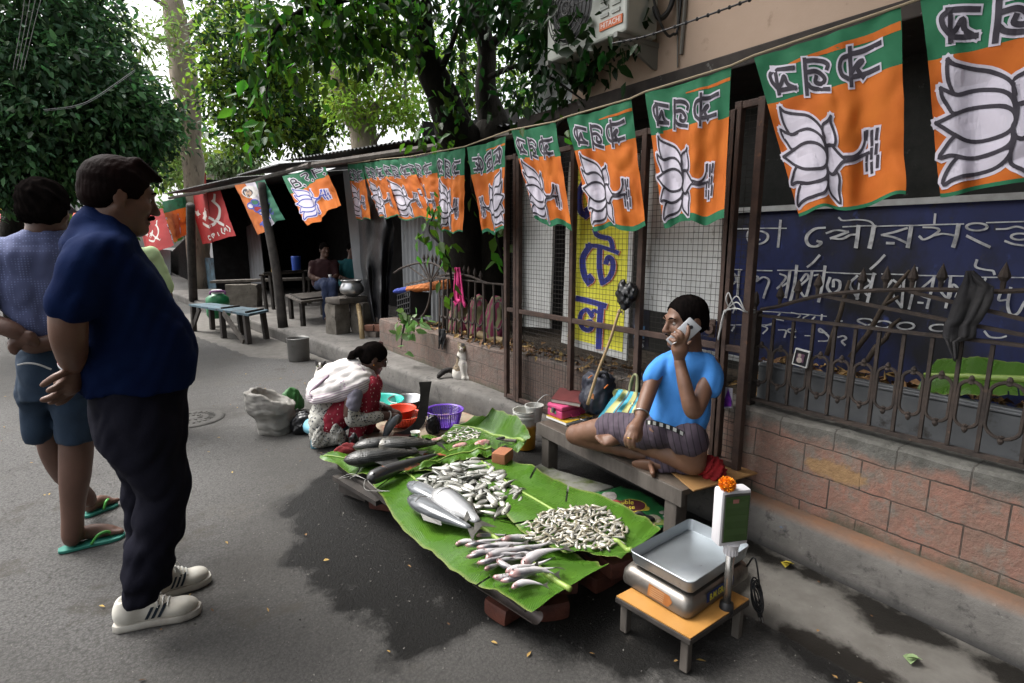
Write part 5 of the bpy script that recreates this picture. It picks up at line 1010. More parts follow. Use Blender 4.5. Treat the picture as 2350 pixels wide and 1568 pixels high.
# flags under the eave
EV='party flags hung under the shack eave'
f,cs=mkflag(((648,405),(742,376),(782,468),(708,520)),eavX,201,.03); T=thing('flag','lotus flag with Latin letters hanging by a corner under the roof edge','flag',cs[0],EV)
bands(T,f,lambda s,t:1 if t<.38-.1*s else 0,[M_go,M_gg]); lotus(T,f,gl=False,cols=(M_fw,M_fb),shift=(0,-.04))
BJP=lambda ox,tt:None
def latin(T,f,items,mt,edge=None):
    for lay,(m_,ex,of) in enumerate(((edge,.028,.0018),(mt,0,.0032))):
        if m_ is None: continue
        b=MB()
        for i,(P,w) in enumerate(items): ribbon(b,P,w+ex,lambda x,y,o:f(x,y,o),of+.00005*i)
        b.build('lettering' if lay else 'letter_edge',m_,T)
Bt=[([(.14,.10),(.17,.30)],.04),([(.15,.12),(.24,.12),(.26,.18),(.17,.2)],.035),([(.17,.2),(.28,.2),(.29,.28),(.17,.3)],.035),([(.36,.29),(.37,.30)],.04),([(.42,.08),(.55,.07),(.57,.12),(.5,.18),(.53,.22)],.035),([(.62,.26),(.63,.27)],.04),([(.72,.06),(.74,.24)],.04),([(.73,.06),(.88,.06),(.9,.12),(.75,.15)],.035),([(.92,.22),(.93,.23)],.04)]
latin(T,f,Bt,M_fk,M_fw)
f,cs=mkflag(((537,425),(608,412),(650,502),(591,543)),eavX,202,.025); T=thing('flag','orange white and green striped flag with flowers and a portrait oval','flag',cs[0],EV)
M_fg2=mat('flag_teal_green',(.02,.15,.085),(.02,.13,.075),sc=6,rough=.85,trans=.25)
bands(T,f,lambda s,t:0 if s<.42 else (1 if s<.72 else 2),[M_go,M_fw,M_fg2])
b_=MB(); patch(b_,ringpts(.45,.2,.27,.14,16)[:-1],f,.0022,cell=.08); b_.build('oval',mat('flag_offwhite',(.5,.48,.46),rough=.85),T)
b_=MB(); patch(b_,ringpts(.36,.2,.15,.095,14)[:-1],f,.0034,cell=.08); b_.build('portrait_hair',M_fk,T); b_=MB(); patch(b_,ringpts(.38,.215,.10,.07,14)[:-1],f,.0046,cell=.08); b_.build('portrait_face',mat('flag_skin',(.3,.19,.12)),T)
for cx,cy,sc_ in ((.38,.5,1),(.55,.66,.8)):
    for a_,m_ in ((1.2,M_fr),(3.4,M_fw),(5.3,M_fg2)):
        x,y=cx+.1*sc_*math.cos(a_),cy+.075*sc_*math.sin(a_); b_=MB(); patch(b_,ringpts(x,y,.095*sc_,.06*sc_,12)[:-1],f,.0022,cell=.08); b_.build('petal',m_,T); b_=MB(); ribbon(b_,ringpts(x,y,.095*sc_,.06*sc_,12),.03*sc_,f,.0034+.0001*a_,smooth=False); b_.build('petal_outline',M_fb,T)
latin(T,f,[([(.3,.86),(.42,.82)],.04),([(.36,.84),(.40,.95)],.04),([(.60,.92),(.57,.84),(.62,.87),(.66,.82),(.70,.88)],.035),([(.86,.72),(.78,.72),(.76,.79),(.84,.83),(.88,.80)],.035),([(.76,.3),(.86,.34),(.76,.38),(.86,.42)],.03),([(.78,.46),(.86,.5),(.78,.55),(.87,.6)],.03)],M_fb)
f,cs=mkflag(((434,450),(506,437),(541,540),(467,562)),eavX,203,.022); T=thing('flag','red flag with white hammer sickle and star','flag',cs[0],EV)
bands(T,f,lambda s,t:0,[M_fr])
def hs(T,f,sc=1,ox=0,oy=0):
    b=MB(); g=lambda x,y,o:f(ox+x*sc,oy+y*sc,o)
    ribbon(b,[(.22,.62),(.40,.70),(.62,.66),(.78,.52),(.82,.36),(.74,.2)],.06,g,.002); ribbon(b,[(.76,.22),(.83,.07)],.05,g,.0022); ribbon(b,[(.35,.42),(.80,.74)],.06,g,.0024); ribbon(b,[(.32,.52),(.47,.36)],.085,g,.0026)
    st=[]
    for k in range(10): r=.10 if k%2==0 else .042; a=k*.6283+.3; st.append((.14+r*math.cos(a)*1.15,.40+r*math.sin(a)))
    patch(b,st,g,.002,cell=.2); b.build('emblem',mat('flag_cream',(.55,.52,.48),rough=.85),T)
hs(T,f)
latin(T,f,[(ringpts(.30,.9,.05,.035,10,.8,5.4),.025),([(.44,.87),(.48,.93)],.025),([(.44,.87),(.51,.86),(.5,.9)],.025),([(.60,.86),(.61,.92)],.025),([(.72,.80),(.70,.88),(.74,.92)],.02),([(.76,.88),(.79,.81),(.81,.86),(.84,.81),(.87,.88)],.022),([(.9,.78),(.94,.84),(.92,.9)],.02)],mat('flag_cream',(.55,.52,.48)))
f,cs=mkflag(((372,463),(434,447),(441,528),(398,558)),eavX,204,.03); T=thing('flag','small lotus flag beside the red hammer and sickle flag','flag',cs[0],EV)
bands(T,f,lambda s,t:1 if t<.30 else 0,[M_go,M_gg]); lotus(T,f,gl=False,shift=(-.03,-.03)); latin(T,f,Bt,M_fk)
f,cs=mkflag(((318,492),(372,478),(395,562),(335,590)),eavX,205,.03); T=thing('flag','red hammer and sickle flag partly hidden by the man in the navy polo','flag',cs[0],EV)
bands(T,f,lambda s,t:0,[M_fr]); hs(T,f,.7,.25,.25)
# ================================================================== FISH STALL
c2=lambda x,y:(x*.2744+746,y*.2744+946.6); c3=lambda x,y:(x*.2927+1090,y*.2927+975.3); cA=lambda x,y:(x*.2744+545,y*.2744+745.9); cB=lambda x,y:(x*.3294+1176,y*.3294+631.1); cS=lambda x,y:(x*.3415+1376.9,y*.3415+1032.7)
NV=V((_sy,_cy,0))
def zl(u,v,p): return pn(u,v,p,NV)
SZ=.195
# planks and bricks that carry the leaves
for i_,(a,b,lb) in enumerate((((1.0,3.1),(1.15,1.44),'front plank under the banana leaves, nearest the standing man'),((1.28,3.2),(1.32,1.5),'middle plank under the banana leaves'),((1.62,2.95),(1.58,1.55),'back plank under the banana leaves, nearest the bench'))):
    b_=MB(); b_.beam((*a,.158),(*b,.158),.2,.03); solo(b_,'plank',M_woodd,lb,'plank',(*a,.14),'planks of the fish stall',bevel=.004)
for i_,(u,v,lb) in enumerate(((1180,1432,'wet brick stack under the near corner of the fish stall'),(1255,1420,'wet brick stack under the near end of the fish stall beside the corner one'),(893,1185,'brick stack under the street side of the fish stall'),(1395,1360,'wet brick stack under the stall near the weighing scale'))):
    p=pz(u,v,0)+V((.06,.08,0)); T=thing('brick_stack',lb,'bricks',p,'bricks under the fish stall')
    for k in range(2): b_=MB(); stone(b_,p+V((0,0,.036+k*.072)),(.24,.12,.07),.2+k*1.4+i_,i_*3+k); b_.build('brick',mat('wet_brick',(.11,.035,.022),(.06,.022,.017),sc=12,rough=.6,bump=.5,bsc=40),T,smooth='auto')
p=pz(850,1108,.1); b_=MB(); b_.beam(pz(780,1092,.14),pz(880,1150,.14),.09,.025); b_.beam(pz(790,1112,.05),pz(850,1135,.05),.08,.06); solo(b_,'plank',M_woodd,'short wet board sticking out below the big carps','plank',p)
p0,p1=pz(1080,1318,.165),pz(1218,1405,.165); b_=MB(); b_.grid(lambda s,t:p0.lerp(p1,s)+V((.03+.026*math.sin(t*4.5),.0,-.01-.026+.026*math.cos(t*4.5))),10,10); solo(b_,'tin_sheet',mat('rolled_tin',(.16,.13,.12),(.1,.085,.08),sc=8,rough=.5,metal=.3),'rolled pinkish tin sheet under the near edge of the banana leaf','sheet',p0,smooth=True)
def leaffn(N,L,tc,src,col,mix,nz,rng):
    u=N.new('ShaderNodeUVMap'); sp=N.new('ShaderNodeSeparateXYZ'); L.new(u.outputs[0],sp.inputs[0])
    # side veins run outward and forward from the midrib
    a=N.new('ShaderNodeMath'); a.operation='ABSOLUTE'; L.new(sp.outputs[1],a.inputs[0])
    m=N.new('ShaderNodeMath'); m.operation='MULTIPLY_ADD'; L.new(a.outputs[0],m.inputs[0]); m.inputs[1].default_value=-.12; L.new(sp.outputs[0],m.inputs[2])
    w1=N.new('ShaderNodeMath'); w1.operation='MULTIPLY_ADD'; L.new(nz(5),w1.inputs[0]); w1.inputs[1].default_value=.012; L.new(m.outputs[0],w1.inputs[2])
    cb=N.new('ShaderNodeCombineXYZ'); L.new(w1.outputs[0],cb.inputs[0]); wv=N.new('ShaderNodeTexWave'); wv.inputs['Scale'].default_value=30; wv.inputs['Distortion'].default_value=.25; wv.inputs['Detail'].default_value=1; L.new(cb.outputs[0],wv.inputs[0])
    c=mix(rng(nz(4),.3,.7),(.036,.105,.009),(.07,.16,.016)); c=mix(rng(wv.outputs['Color'],.6,1.3),c,(.085,.185,.026)); c=mix(rng(nz(9,8,.7),.66,.75),c,(.2,.27,.06))
    c=mix(rng(a.outputs[0],.93,1.0),c,(.17,.21,.06)); c=mix(rng(nz(60,2,.5),.73,.76),c,(.03,.045,.012)); c=mix(rng(nz(23,8,.75),.70,.74),c,(.045,.04,.012))
    b=N['Principled BSDF']; bp=N.new('ShaderNodeBump'); bp.inputs['Strength'].default_value=.22; bp.inputs['Distance'].default_value=.003; L.new(wv.outputs['Color'],bp.inputs['Height']); L.new(bp.outputs[0],b.inputs['Normal'])
    r=N.new('ShaderNodeMapRange'); r.inputs[1].default_value=.45; r.inputs[2].default_value=.6; r.inputs[3].default_value=.34; r.inputs[4].default_value=.09; L.new(nz(7,8,.6),r.inputs[0]); L.new(r.outputs[0],b.inputs['Roughness']); return c
M_bleaf=mat('banana_leaf',(.1,.2,.02),fn=leaffn,spec=.5,trans=.12); M_rib=mat('leaf_midrib',(.26,.36,.08),(.2,.3,.06),sc=8,rough=.4)
GRP_L='banana leaves of the fish stall'
def polyat(P,t):
    k=t*(len(P)-1); i=min(int(k),len(P)-2); return P[i].lerp(P[i+1],k-i)
def bleaf(label,left,mid,right,seed=0,wave=.012,sag=.0,rib=.009,zf=None,group=GRP_L,name='banana_leaf',nu=120,nv=14,ends=None):
    l,m,r=[crom(P,6) for P in (left,mid,right)]
    def f(s,t):
        a,b,c=polyat(l,s),polyat(m,s),polyat(r,s); k=abs(t*2-1); q=b.lerp(a if t<.5 else c,k)
        z=wave*(noise.noise(V((s*6,t*2.5,seed)))*1.3+.35*math.sin(s*38+seed)*k*k)+.018*(k**2)*(noise.noise(V((s*3.5,seed*3+round(t),0)))+.2)-sag*k*k+.006*abs(noise.noise(V((s*22,k*1.5,seed+(t<.5)*5))))*k
        ed=.012*noise.noise(V((s*16,round(t)*7,seed)))*k**4
        d=(a if t<.5 else c)-b; d=d.normalized() if d.length>1e-6 else d
        return q+V((0,0,z))+d*ed
    T=thing(name,label,'leaf',m[len(m)//2],group)
    vs=[f(i/nu,j/nv) for j in range(nv+1) for i in range(nu+1)]; Lm=sum((m[i+1]-m[i]).length for i in range(len(m)-1))
    uv=[(i/nu*Lm,(j/nv)*2-1) for j in range(nv+1) for i in range(nu+1)]
    fs=[(j*(nu+1)+i,j*(nu+1)+i+1,(j+1)*(nu+1)+i+1,(j+1)*(nu+1)+i) for j in range(nv) for i in range(nu)]
    rs_=random.Random(seed*7); cut_=set()
    for _ in range(4):
        c_=rs_.randrange(8,nu-8); sd_=rs_.random()<.5; dp_=rs_.randrange(2,6)
        for j in range(dp_): cut_.add((j if sd_ else nv-1-j)*nu+c_)
    fs=[f_ for i_,f_ in enumerate(fs) if i_ not in cut_]
    o=link('blade',npmesh('blade',[tuple(p) for p in vs],fs,uv),M_bleaf,T,None,True)
    b=MB(); pts=[f(s,.5)+V((0,0,rib*.4)) for s in np.linspace(0,1,40)]
    if ends: pts=pts+[pts[-1]+(pts[-1]-pts[-3]).normalized()*ends]
    b.tube(pts,[rib*.45,rib,rib*1.25],8); b.build('midrib',M_rib,T,smooth=True); return T,f
Q=lambda L,z:[pz(u,v,z) for u,v in L]
bleaf('long banana leaf under the silver fish, along the street side of the stall',Q([(838,1082),(878,1142),(925,1210),(988,1259),(1048,1313),(1130,1352),(1219,1408)],SZ),Q([(900,1062),(936,1090),(1001,1145),(1089,1205),(1160,1255),(1230,1302),(1300,1347)],SZ+.006),Q([(985,1052),(1060,1100),(1140,1155),(1235,1215),(1310,1262),(1365,1285),(1398,1292)],SZ+.002),1,sag=.012,ends=.02)
bleaf('banana leaf under the heap of tiny fish, along the bench side of the stall',Q([(1040,1072),(1105,1120),(1160,1180),(1220,1240),(1280,1268),(1345,1272),(1425,1288)],SZ+.016),Q([(1105,1062),(1190,1123),(1284,1180),(1345,1211),(1400,1239),(1430,1252),(1450,1261)],SZ+.022),Q([(1160,1052),(1225,1078),(1295,1110),(1375,1140),(1440,1168),(1490,1195),(1516,1221)],SZ+.018),2,wave=.016)
bleaf('banana leaf under the big dark carps at the far end of the stall',Q([(733,1052),(790,1080),(850,1094),(920,1090),(990,1085),(1050,1062),(1100,1052)],SZ+.012),Q([(742,1046),(810,1052),(870,1050),(940,1052),(1010,1045),(1070,1030),(1126,1026)],SZ+.02),Q([(752,1040),(790,1030),(850,1018),(920,1008),(990,1002),(1060,1008),(1118,1018)],SZ+.014),3,wave=.02,rib=.006)
bleaf('banana leaf piece folded over between the carps and the small white fish',Q([(950,1082),(1000,1072),(1060,1056),(1100,1050),(1130,1044)],SZ+.03),Q([(960,1068),(1010,1054),(1060,1040),(1100,1034),(1128,1032)],SZ+.042),Q([(985,1050),(1020,1038),(1070,1026),(1100,1022),(1124,1022)],SZ+.034),4,wave=.02,rib=.005)
bleaf('banana leaf with a raised far edge under the smallest white fish',[pz(u,v,z) for u,v,z in ((1000,1012,.22),(1050,1024,.2),(1110,1028,.2),(1160,1032,.2),(1192,1032,.21))],[pz(u,v,z) for u,v,z in ((1040,978,.2),(1080,982,.2),(1120,992,.2),(1165,1008,.2),(1205,1018,.22))],[pz(u,v,z) for u,v,z in ((1078,968,.24),(1110,955,.30),(1142,940,.34),(1190,962,.33),(1218,1000,.27))],5,wave=.02)
bleaf('banana leaf drooping on a metal trough behind the right railing',[px(u,v,2.72) for u,v in ((2090,920),(2180,905),(2300,912),(2480,935))],[px(u,v,2.82) for u,v in ((2120,862),(2200,866),(2300,872),(2480,880))],[px(u,v,2.95) for u,v in ((2150,828),(2230,822),(2320,832),(2480,850))],6,wave=.004,rib=.013,group='')
# ---------------- fish
def fishfn(back,flank,belly,head,hl=.78,scales=0,red=None):
    def fn(N,L,tc,src,col,mix,nz,rng):
        g=N.new('ShaderNodeSeparateXYZ'); L.new(tc.outputs['Generated'],g.inputs[0])
        m=N.new('ShaderNodeMath'); m.operation='MULTIPLY_ADD'; L.new(nz(40,4,.6),m.inputs[0]); m.inputs[1].default_value=.16; L.new(g.outputs[1],m.inputs[2])
        c=mix(rng(m.outputs[0],.36,.55),belly,flank); c=mix(rng(m.outputs[0],.62,.82),c,back); c=mix(rng(g.outputs[0],hl,hl+.1),c,head)
        if red: c=mix(rng(g.outputs[0],.9,.99),c,red)
        oi=N.new('ShaderNodeObjectInfo'); h=N.new('ShaderNodeHueSaturation'); mr=N.new('ShaderNodeMapRange'); mr.inputs[3].default_value=.6; mr.inputs[4].default_value=1.12; L.new(oi.outputs['Random'],mr.inputs[0]); L.new(mr.outputs[0],h.inputs['Value']); L.new(c,h.inputs['Color']); c=h.outputs[0]
        if scales:
            v=N.new('ShaderNodeTexVoronoi'); v.inputs['Scale'].default_value=scales; v.inputs['Randomness'].default_value=.35; L.new(src,v.inputs['Vector'])
            k=N.new('ShaderNodeMath'); k.operation='MULTIPLY'; L.new(rng(v.outputs['Distance'],.30,.55),k.inputs[0]); L.new(rng(g.outputs[0],hl,hl-.05),k.inputs[1])
            c=mix(k.outputs[0],c,tuple(x*.3 for x in back)); bp=N.new('ShaderNodeBump'); bp.inputs['Strength'].default_value=.6; bp.inputs['Distance'].default_value=.003; bp.invert=True; L.new(v.outputs['Distance'],bp.inputs['Height']); L.new(bp.outputs[0],N['Principled BSDF'].inputs['Normal'])
        return c
    return fn
def fishm(name,*a,rough=.28,**k): return mat(name,(.5,.5,.5),fn=fishfn(*a,**k),rough=rough,spec=.6,metal=.15,coat=0 if k.get('scales') else .3)
F_sil=fishm('silver_fish_skin',(.06,.063,.05),(.40,.40,.36),(.60,.59,.55),(.27,.265,.22)); F_tiny=fishm('tiny_fish_skin',(.22,.19,.12),(.47,.45,.37),(.63,.61,.56),(.40,.37,.3)); F_pink=fishm('catfish_pink_skin',(.07,.07,.08),(.56,.54,.55),(.66,.63,.62),(.42,.26,.25),hl=.76,red=(.24,.03,.03))
F_carp=fishm('carp_skin',(.014,.015,.014),(.085,.082,.07),(.05,.048,.04),(.028,.027,.025),scales=115,hl=.76); F_carpl=fishm('carp_light_skin',(.03,.03,.025),(.2,.19,.16),(.3,.29,.25),(.22,.2,.16),scales=115,hl=.74); F_grey=fishm('grey_fish_skin',(.10,.11,.12),(.22,.235,.25),(.36,.37,.38),(.16,.17,.18),rough=.22); F_white=fishm('white_belly_skin',(.13,.14,.145),(.42,.43,.44),(.56,.56,.56),(.34,.34,.34),rough=.22); F_cat=fishm('catfish_dark_skin',(.018,.019,.022),(.055,.058,.06),(.11,.11,.105),(.035,.033,.033),rough=.3)
M_eye=mat('fish_eye',(.01,.01,.01),rough=.1); M_fin=mat('fish_fin',(.06,.058,.05),(.11,.105,.09),sc=40,rough=.4,trans=.2); M_find=mat('dark_fin',(.02,.02,.02),(.04,.038,.035),sc=40,rough=.4)
PR_fish=[(0,.10),(.06,.17),(.15,.22),(.3,.36),(.5,.47),(.68,.50),(.82,.44),(.92,.30),(.98,.14),(1,.02)]
PR_cat=[(0,.10),(.1,.16),(.3,.28),(.5,.38),(.68,.46),(.82,.50),(.92,.46),(.98,.30),(1,.06)]
PR_pk=[(0,.07),(.1,.12),(.3,.24),(.5,.40),(.66,.50),(.78,.47),(.88,.42),(.95,.36),(.985,.24),(1,.08)]
def bodyverts(Lf,dp,th,pr,ns=14,seg=10,bend=0,pe=1.0):
    b=MB(); xs_=np.linspace(0,1,ns); vs=[];fs=[]
    for x in xs_:
        h=float(np.interp(x,[p[0] for p in pr],[p[1] for p in pr])); cy=bend*((x-.5)**2-.08)*Lf
        for k in range(seg):
            a=2*math.pi*k/seg; vs.append(((x-.5)*Lf,cy+math.cos(a)*h*dp,math.sin(a)*h*th*(1.0 if x<.8 else 1.05)+th*.46))
    for i in range(ns-1):
        for k in range(seg): k2=(k+1)%seg; fs.append((i*seg+k,(i+1)*seg+k,(i+1)*seg+k2,i*seg+k2))
    fs+=[tuple(range(seg)),tuple((ns-1)*seg+k for k in range(seg))[::-1]]; b.add(vs,fs); return b
def tailfin(b,Lf,dp,th,bend=0,m=0,fork=.5,big=1.0):
    y0=bend*(.25-.08)*Lf; x0=-.5*Lf; z=th*.46
    P=[(x0+.02*Lf,y0+.09*dp,z),(x0-.14*Lf*big,y0+.42*dp*big,z*.4),(x0-.14*Lf*big*(1-fork),y0,z*.8),(x0-.14*Lf*big,y0-.42*dp*big,z*.4),(x0+.02*Lf,y0-.09*dp,z)]
    b.add(P+[(p[0],p[1],p[2]+.0015) for p in P],[(0,1,2),(0,2,4),(2,3,4),(7,6,5),(9,7,5),(9,8,7)],m); return b
def small(name,mt,Lf,dp,th,pr,label,cat,group,bend=0,eye=True,fins=True):
    b=bodyverts(Lf,dp,th,pr,bend=bend,ns=11,seg=8); tailfin(b,Lf,dp,th,bend,1)
    if eye:
        for s_ in (1,): b.ball((.40*Lf,bend*(.16-.08)*Lf+.06*dp,th*.46+th*.26),Lf*.034,6,2)
    o=b.build(name,[mt,M_fin,M_eye],None,(0,0,0),True); return tag(o,label,cat,group)
def place(o,x,y,z,yaw,tilt=(0,0),sc=1): o.location=(x,y,z); o.rotation_euler=(tilt[0],tilt[1],yaw); o.scale=(sc,sc,sc)
def pip(P,x,y): 
    return inpoly(np.array([x]),np.array([y]),P)[0]
def heap(protos,n,poly,z0,Lf,th,yaws,seed,zmax=3,mound=0,cands=12):
    r=random.Random(seed); W=[tuple(pz(u,v,z0)[:2]) for u,v in poly]; xs_=[p[0] for p in W]; ys_=[p[1] for p in W]; done=[]; used=set()
    for i in range(n):
        best=None
        for _ in range(cands):
            while True:
                x,y=r.uniform(min(xs_),max(xs_)),r.uniform(min(ys_),max(ys_)); e=pip(W,x,y)
                if e>0: break
            d=min([math.hypot(x-a,y-b_) for a,b_,_ in done[-400:]],default=9)
            if best is None or d>best[0]: best=(d,x,y,e)
        _,x,y,e=best; lv=sum(1 for a,b_,_ in done if math.hypot(x-a,y-b_)<Lf*.26); done.append((x,y,0))
        p=protos[i%len(protos)]; o=p if id(p) not in used else copy_tree(p); used.add(id(p))
        place(o,x,y,z0+min(lv,zmax)*th*.6+mound*min(1,e/.06)*r.random(),r.choice(yaws)+r.gauss(0,.55),(r.gauss(.15,.5),r.gauss(0,.13)+(.05*lv)),r.uniform(.82,1.12))
# medium silver fish heap
lb='palm length silver fish in the white heap on the street side banana leaf'; gp='heap of palm length silver fish'
pro=[small('small_fish',F_sil,.108,.037,.024,PR_fish,lb,'fish',gp,bend=b) for b in (0,.25,-.2)]
heap(pro,112,[c2(*p) for p in ((800,575),(900,520),(1000,490),(1100,430),(1290,400),(1370,440),(1480,560),(1620,680),(1640,760),(1500,850),(1450,870),(1300,900),(1220,800),(1120,700),(980,660),(880,650))],SZ+.012,.108,.024,[-.5,2.4,-.9,1.9,-2.6,.4],5,zmax=3)
lb='tiny silver fish in the big heap beside the weighing scale'; gp='heap of tiny silver fish'
pro=[small('tiny_fish',F_tiny,.052,.0165,.011,PR_fish,lb,'fish',gp,bend=b,eye=False) for b in (0,.35,-.3)]
heap(pro,285,[c3(*p) for p in ((380,780),(470,760),(520,690),(640,680),(760,650),(850,640),(1000,655),(1110,740),(1190,810),(1170,880),(1120,940),(1000,980),(860,965),(690,960),(560,930),(360,890),(480,830))],SZ+.026,.05,.010,[0,.6,-.7,1.2,2.9,-2.4],6,zmax=5,mound=.012,cands=6)
lb='tiny white fish in the little heap on the far banana leaf'; gp='little heap of tiny white fish'
pro=[small('tiny_fish',F_tiny,.042,.013,.010,PR_fish,lb,'fish',gp,bend=b,eye=False) for b in (0,.35)]
heap(pro,62,[c2(*p) for p in ((930,225),(1000,190),(1060,155),(1190,120),(1260,150),(1300,175),(1270,215),(1180,240),(1080,250),(980,245))],SZ+.018,.042,.010,[0,.6,-.7,1.2],8,zmax=4)
# pink headed catfish
lb='pinkish red mouthed catfish in the heap at the near end of the stall'; gp='heap of pinkish catfish'
def pinkcat(bend):
    b=bodyverts(.15,.036,.027,PR_pk,bend=bend,ns=15,seg=10); tailfin(b,.15,.04,.03,bend,1,fork=.4,big=1.2); b.ball((.062,bend*.09*.15+.004,.026),.0026,6,2)
    for s_ in (-1,1): b.tube([(.07,s_*.006,.01),(.085,s_*.02,.012),(.08,s_*.034,.004)],.0008,4,1)
    return tag(b.build('catfish',[F_pink,M_fin,M_eye],None,(0,0,0),True),lb,'fish',gp)
pro=[pinkcat(b) for b in (.15,.6,-.5)]; fl=[((1280,1040),(1500,1040)),((1130,1090),(1290,1090)),((1190,1125),(1400,1100)),((1270,1105),(1440,1070)),((1430,1090),(1650,1060)),((1290,1150),(1500,1110)),((1360,1130),(1640,1110)),((1470,1090),(1870,1065)),((1220,1210),(1400,1180)),((1260,1180),(1420,1160)),((1350,1220),(1640,1150)),((1540,1180),(1880,1130)),((1560,1210),(1760,1170)),((1640,1260),(1950,1160)),((1320,1260),(1480,1220)),((1470,1250),(1640,1230)),((1380,1310),(1500,1260)),((1480,1270),(1600,1310)),((1550,1300),(1700,1270)),((1700,1310),(1880,1250)),((1460,1380),(1600,1340)),((1570,1360),(1800,1330)),((1650,1330),(1900,1320)),((1510,1420),(1700,1380)),((1560,1400),(1900,1310)),((1570,1450),(1800,1420)),((1340,1170),(1520,1140)),((1420,1200),(1600,1190))]
dn=[]
for i_,(a,b) in enumerate(fl):
    lv=sum(1 for q in dn if (q-V((a[0]+b[0],a[1]+b[1])).to_3d()*.5).length<120); dn.append(V((a[0]+b[0],a[1]+b[1])).to_3d()*.5)
    z=SZ+.012+.009*min(lv,3); A_,B_=pz(*c2(*a),z),pz(*c2(*b),z); m=(A_+B_)/2; d=A_-B_; o=pro[i_%3] if i_<3 else copy_tree(pro[i_%3])
    L_=d.length; place(o,m.x,m.y,z-.006,math.atan2(d.y,d.x),(random.gauss(0,.5),random.gauss(0,.08)),max(.8,min(1.25,L_/.14)*1.08))
# big fish: body, fins, eye, mouth
def bigfish(label,head,tail,zc,mt,dp,th,pr,finm,bend=0,flip=1,group=None,eyec=(.42,.12),mouth=None,bar=0,name='carp',lift=0):
    A_,B_=pz(*head,zc),pz(*tail,zc); d=A_-B_; Lf=d.length*.89; m=B_.lerp(A_,.555); yaw=math.atan2(d.y,d.x); R=Matrix.Rotation(yaw,4,'Z')
    T=thing(name,label,'fish',m,group); M4=Matrix.Translation(m)@R@Matrix.Diagonal((1,flip,1,1))
    def bld(b,nm,mm,par=T,sm=True):
        b.v=[tuple(M4@V(p)) for p in b.v]
        if flip<0: b.f=[f[::-1] for f in b.f]
        return b.build(nm,mm,par,smooth=sm)
    # body keeps its own axes so that the skin pattern follows it
    b=bodyverts(Lf,dp,th,pr,ns=26,seg=18,bend=bend); me=bpy.data.meshes.new('body'); me.from_pydata([(x,y*1,z-0) for x,y,z in b.v],[],b.f); o=bpy.data.objects.new('body',me); COL.objects.link(o); o.parent=T; o.rotation_euler=(0,0,yaw); o.scale=(1,flip,1); me.materials.append(mt); me.polygons.foreach_set('use_smooth',[True]*len(me.polygons))
    b=MB(); tailfin(b,Lf,dp,th,bend,0,.45,1.1); bld(b,'tail_fin',finm,sm=False)
    hh=lambda x:float(np.interp(x,[p[0] for p in pr],[p[1] for p in pr]))
    b=MB(); P=[((x-.5)*Lf,bend*((x-.5)**2-.08)*Lf+hh(x)*dp*.96,th*.46) for x in (.62,.52,.42,.32)]; Qt=[(P[1][0]-.01,P[1][1]+dp*.22,th*.3),(P[3][0]-.02,P[3][1]+dp*.10,th*.3)]; b.add(P+Qt,[(0,1,4),(1,2,5,4),(2,3,5)]); bld(b,'dorsal_fin',finm,sm=False)
    for x in (.70,.45,.2):
        b=MB(); q=((x-.5)*Lf,bend*((x-.5)**2-.08)*Lf-hh(x)*dp*.8,th*.5); b.add([q,(q[0]-.10*Lf,q[1]-.10*dp,th*.35),(q[0]-.13*Lf,q[1]+.06*dp,th*.62),(q[0]-.04*Lf,q[1]+.1*dp,th*.8)],[(0,1,2,3)]); bld(b,'fin',finm,sm=False)
    ex=eyec[0]; b=MB(); b.ball((ex*Lf,bend*(ex**2-.08)*Lf+eyec[1]*dp,th*.46+hh(ex+.5)*th*.86),(Lf*.016,Lf*.016,Lf*.007),10); bld(b,'eye',M_eye)
    b=MB(); x=.27; b.tube([((x-.02*abs(k)-.5+.5)*Lf*1.0-.0,bend*(x**2-.08)*Lf+k*hh(x+.5)*dp*.75,th*.46+hh(x+.5)*th*math.sqrt(max(0,1-(k*.75)**2))*1.0) for k in np.linspace(-.9,.9,9)],Lf*.006,5); bld(b,'gill_cover',finm)
    if mouth: b=MB(); b.lathe((.485*Lf,bend*(.235-.08)*Lf-.01,th*.46),[(.004,.0),(dp*.10,-.004),(dp*.14,-.012),(dp*.12,-.022)],12,ax=(1,-.15,0)); bld(b,'mouth',mouth)
    for s_ in range(bar):
        b=MB(); k=-1 if s_%2 else 1; b.tube([(.49*Lf,k*.008,th*.4),(.53*Lf,k*.05-.02*s_,th*.5),(.50*Lf+.02*s_,k*.10-.02*s_,.01),(.42*Lf,k*.15,.004)],.0014,5,sub=5); bld(b,'barbel',mat('barbel',(.35,.34,.32)))
    return T
CG='large fish on the stall'; M_lip=mat('fish_lip',(.24,.09,.085),(.32,.15,.14),sc=30,rough=.35)
bigfish('dark scaly carp at the back of the three, nearest the squatting woman',cA(965,1075),cA(1600,1000),SZ+.035,F_carp,.125,.085,PR_fish,M_find,flip=1,group=CG)
bigfish('paler scaly carp in the middle of the three with a bronze head',cA(1108,1062),cA(1735,1040),SZ+.03,F_carpl,.14,.09,PR_fish,M_find,flip=1,group=CG,mouth=M_lip)
bigfish('dark scaly carp in front of the three with a red mouth',cA(888,1195),cA(1590,1115),SZ+.03,F_carp,.145,.095,PR_fish,M_find,flip=1,group=CG,mouth=M_lip)
bigfish('slim dark catfish with long whiskers and orange tail fin',cA(1078,1345),cA(1715,1105),SZ+.025,F_cat,.085,.075,PR_cat,mat('orange_fin',(.05,.04,.035),(.3,.1,.04),sc=12,lo=.5,hi=.6,rough=.4),bend=.12,group=CG,bar=4,name='catfish',eyec=(.43,.2))
bigfish('grey fish lying half under the white bellied one',c2(700,625),c2(1060,830),SZ+.016,F_grey,.10,.055,PR_fish,M_fin,flip=1,group=CG,name='fish')
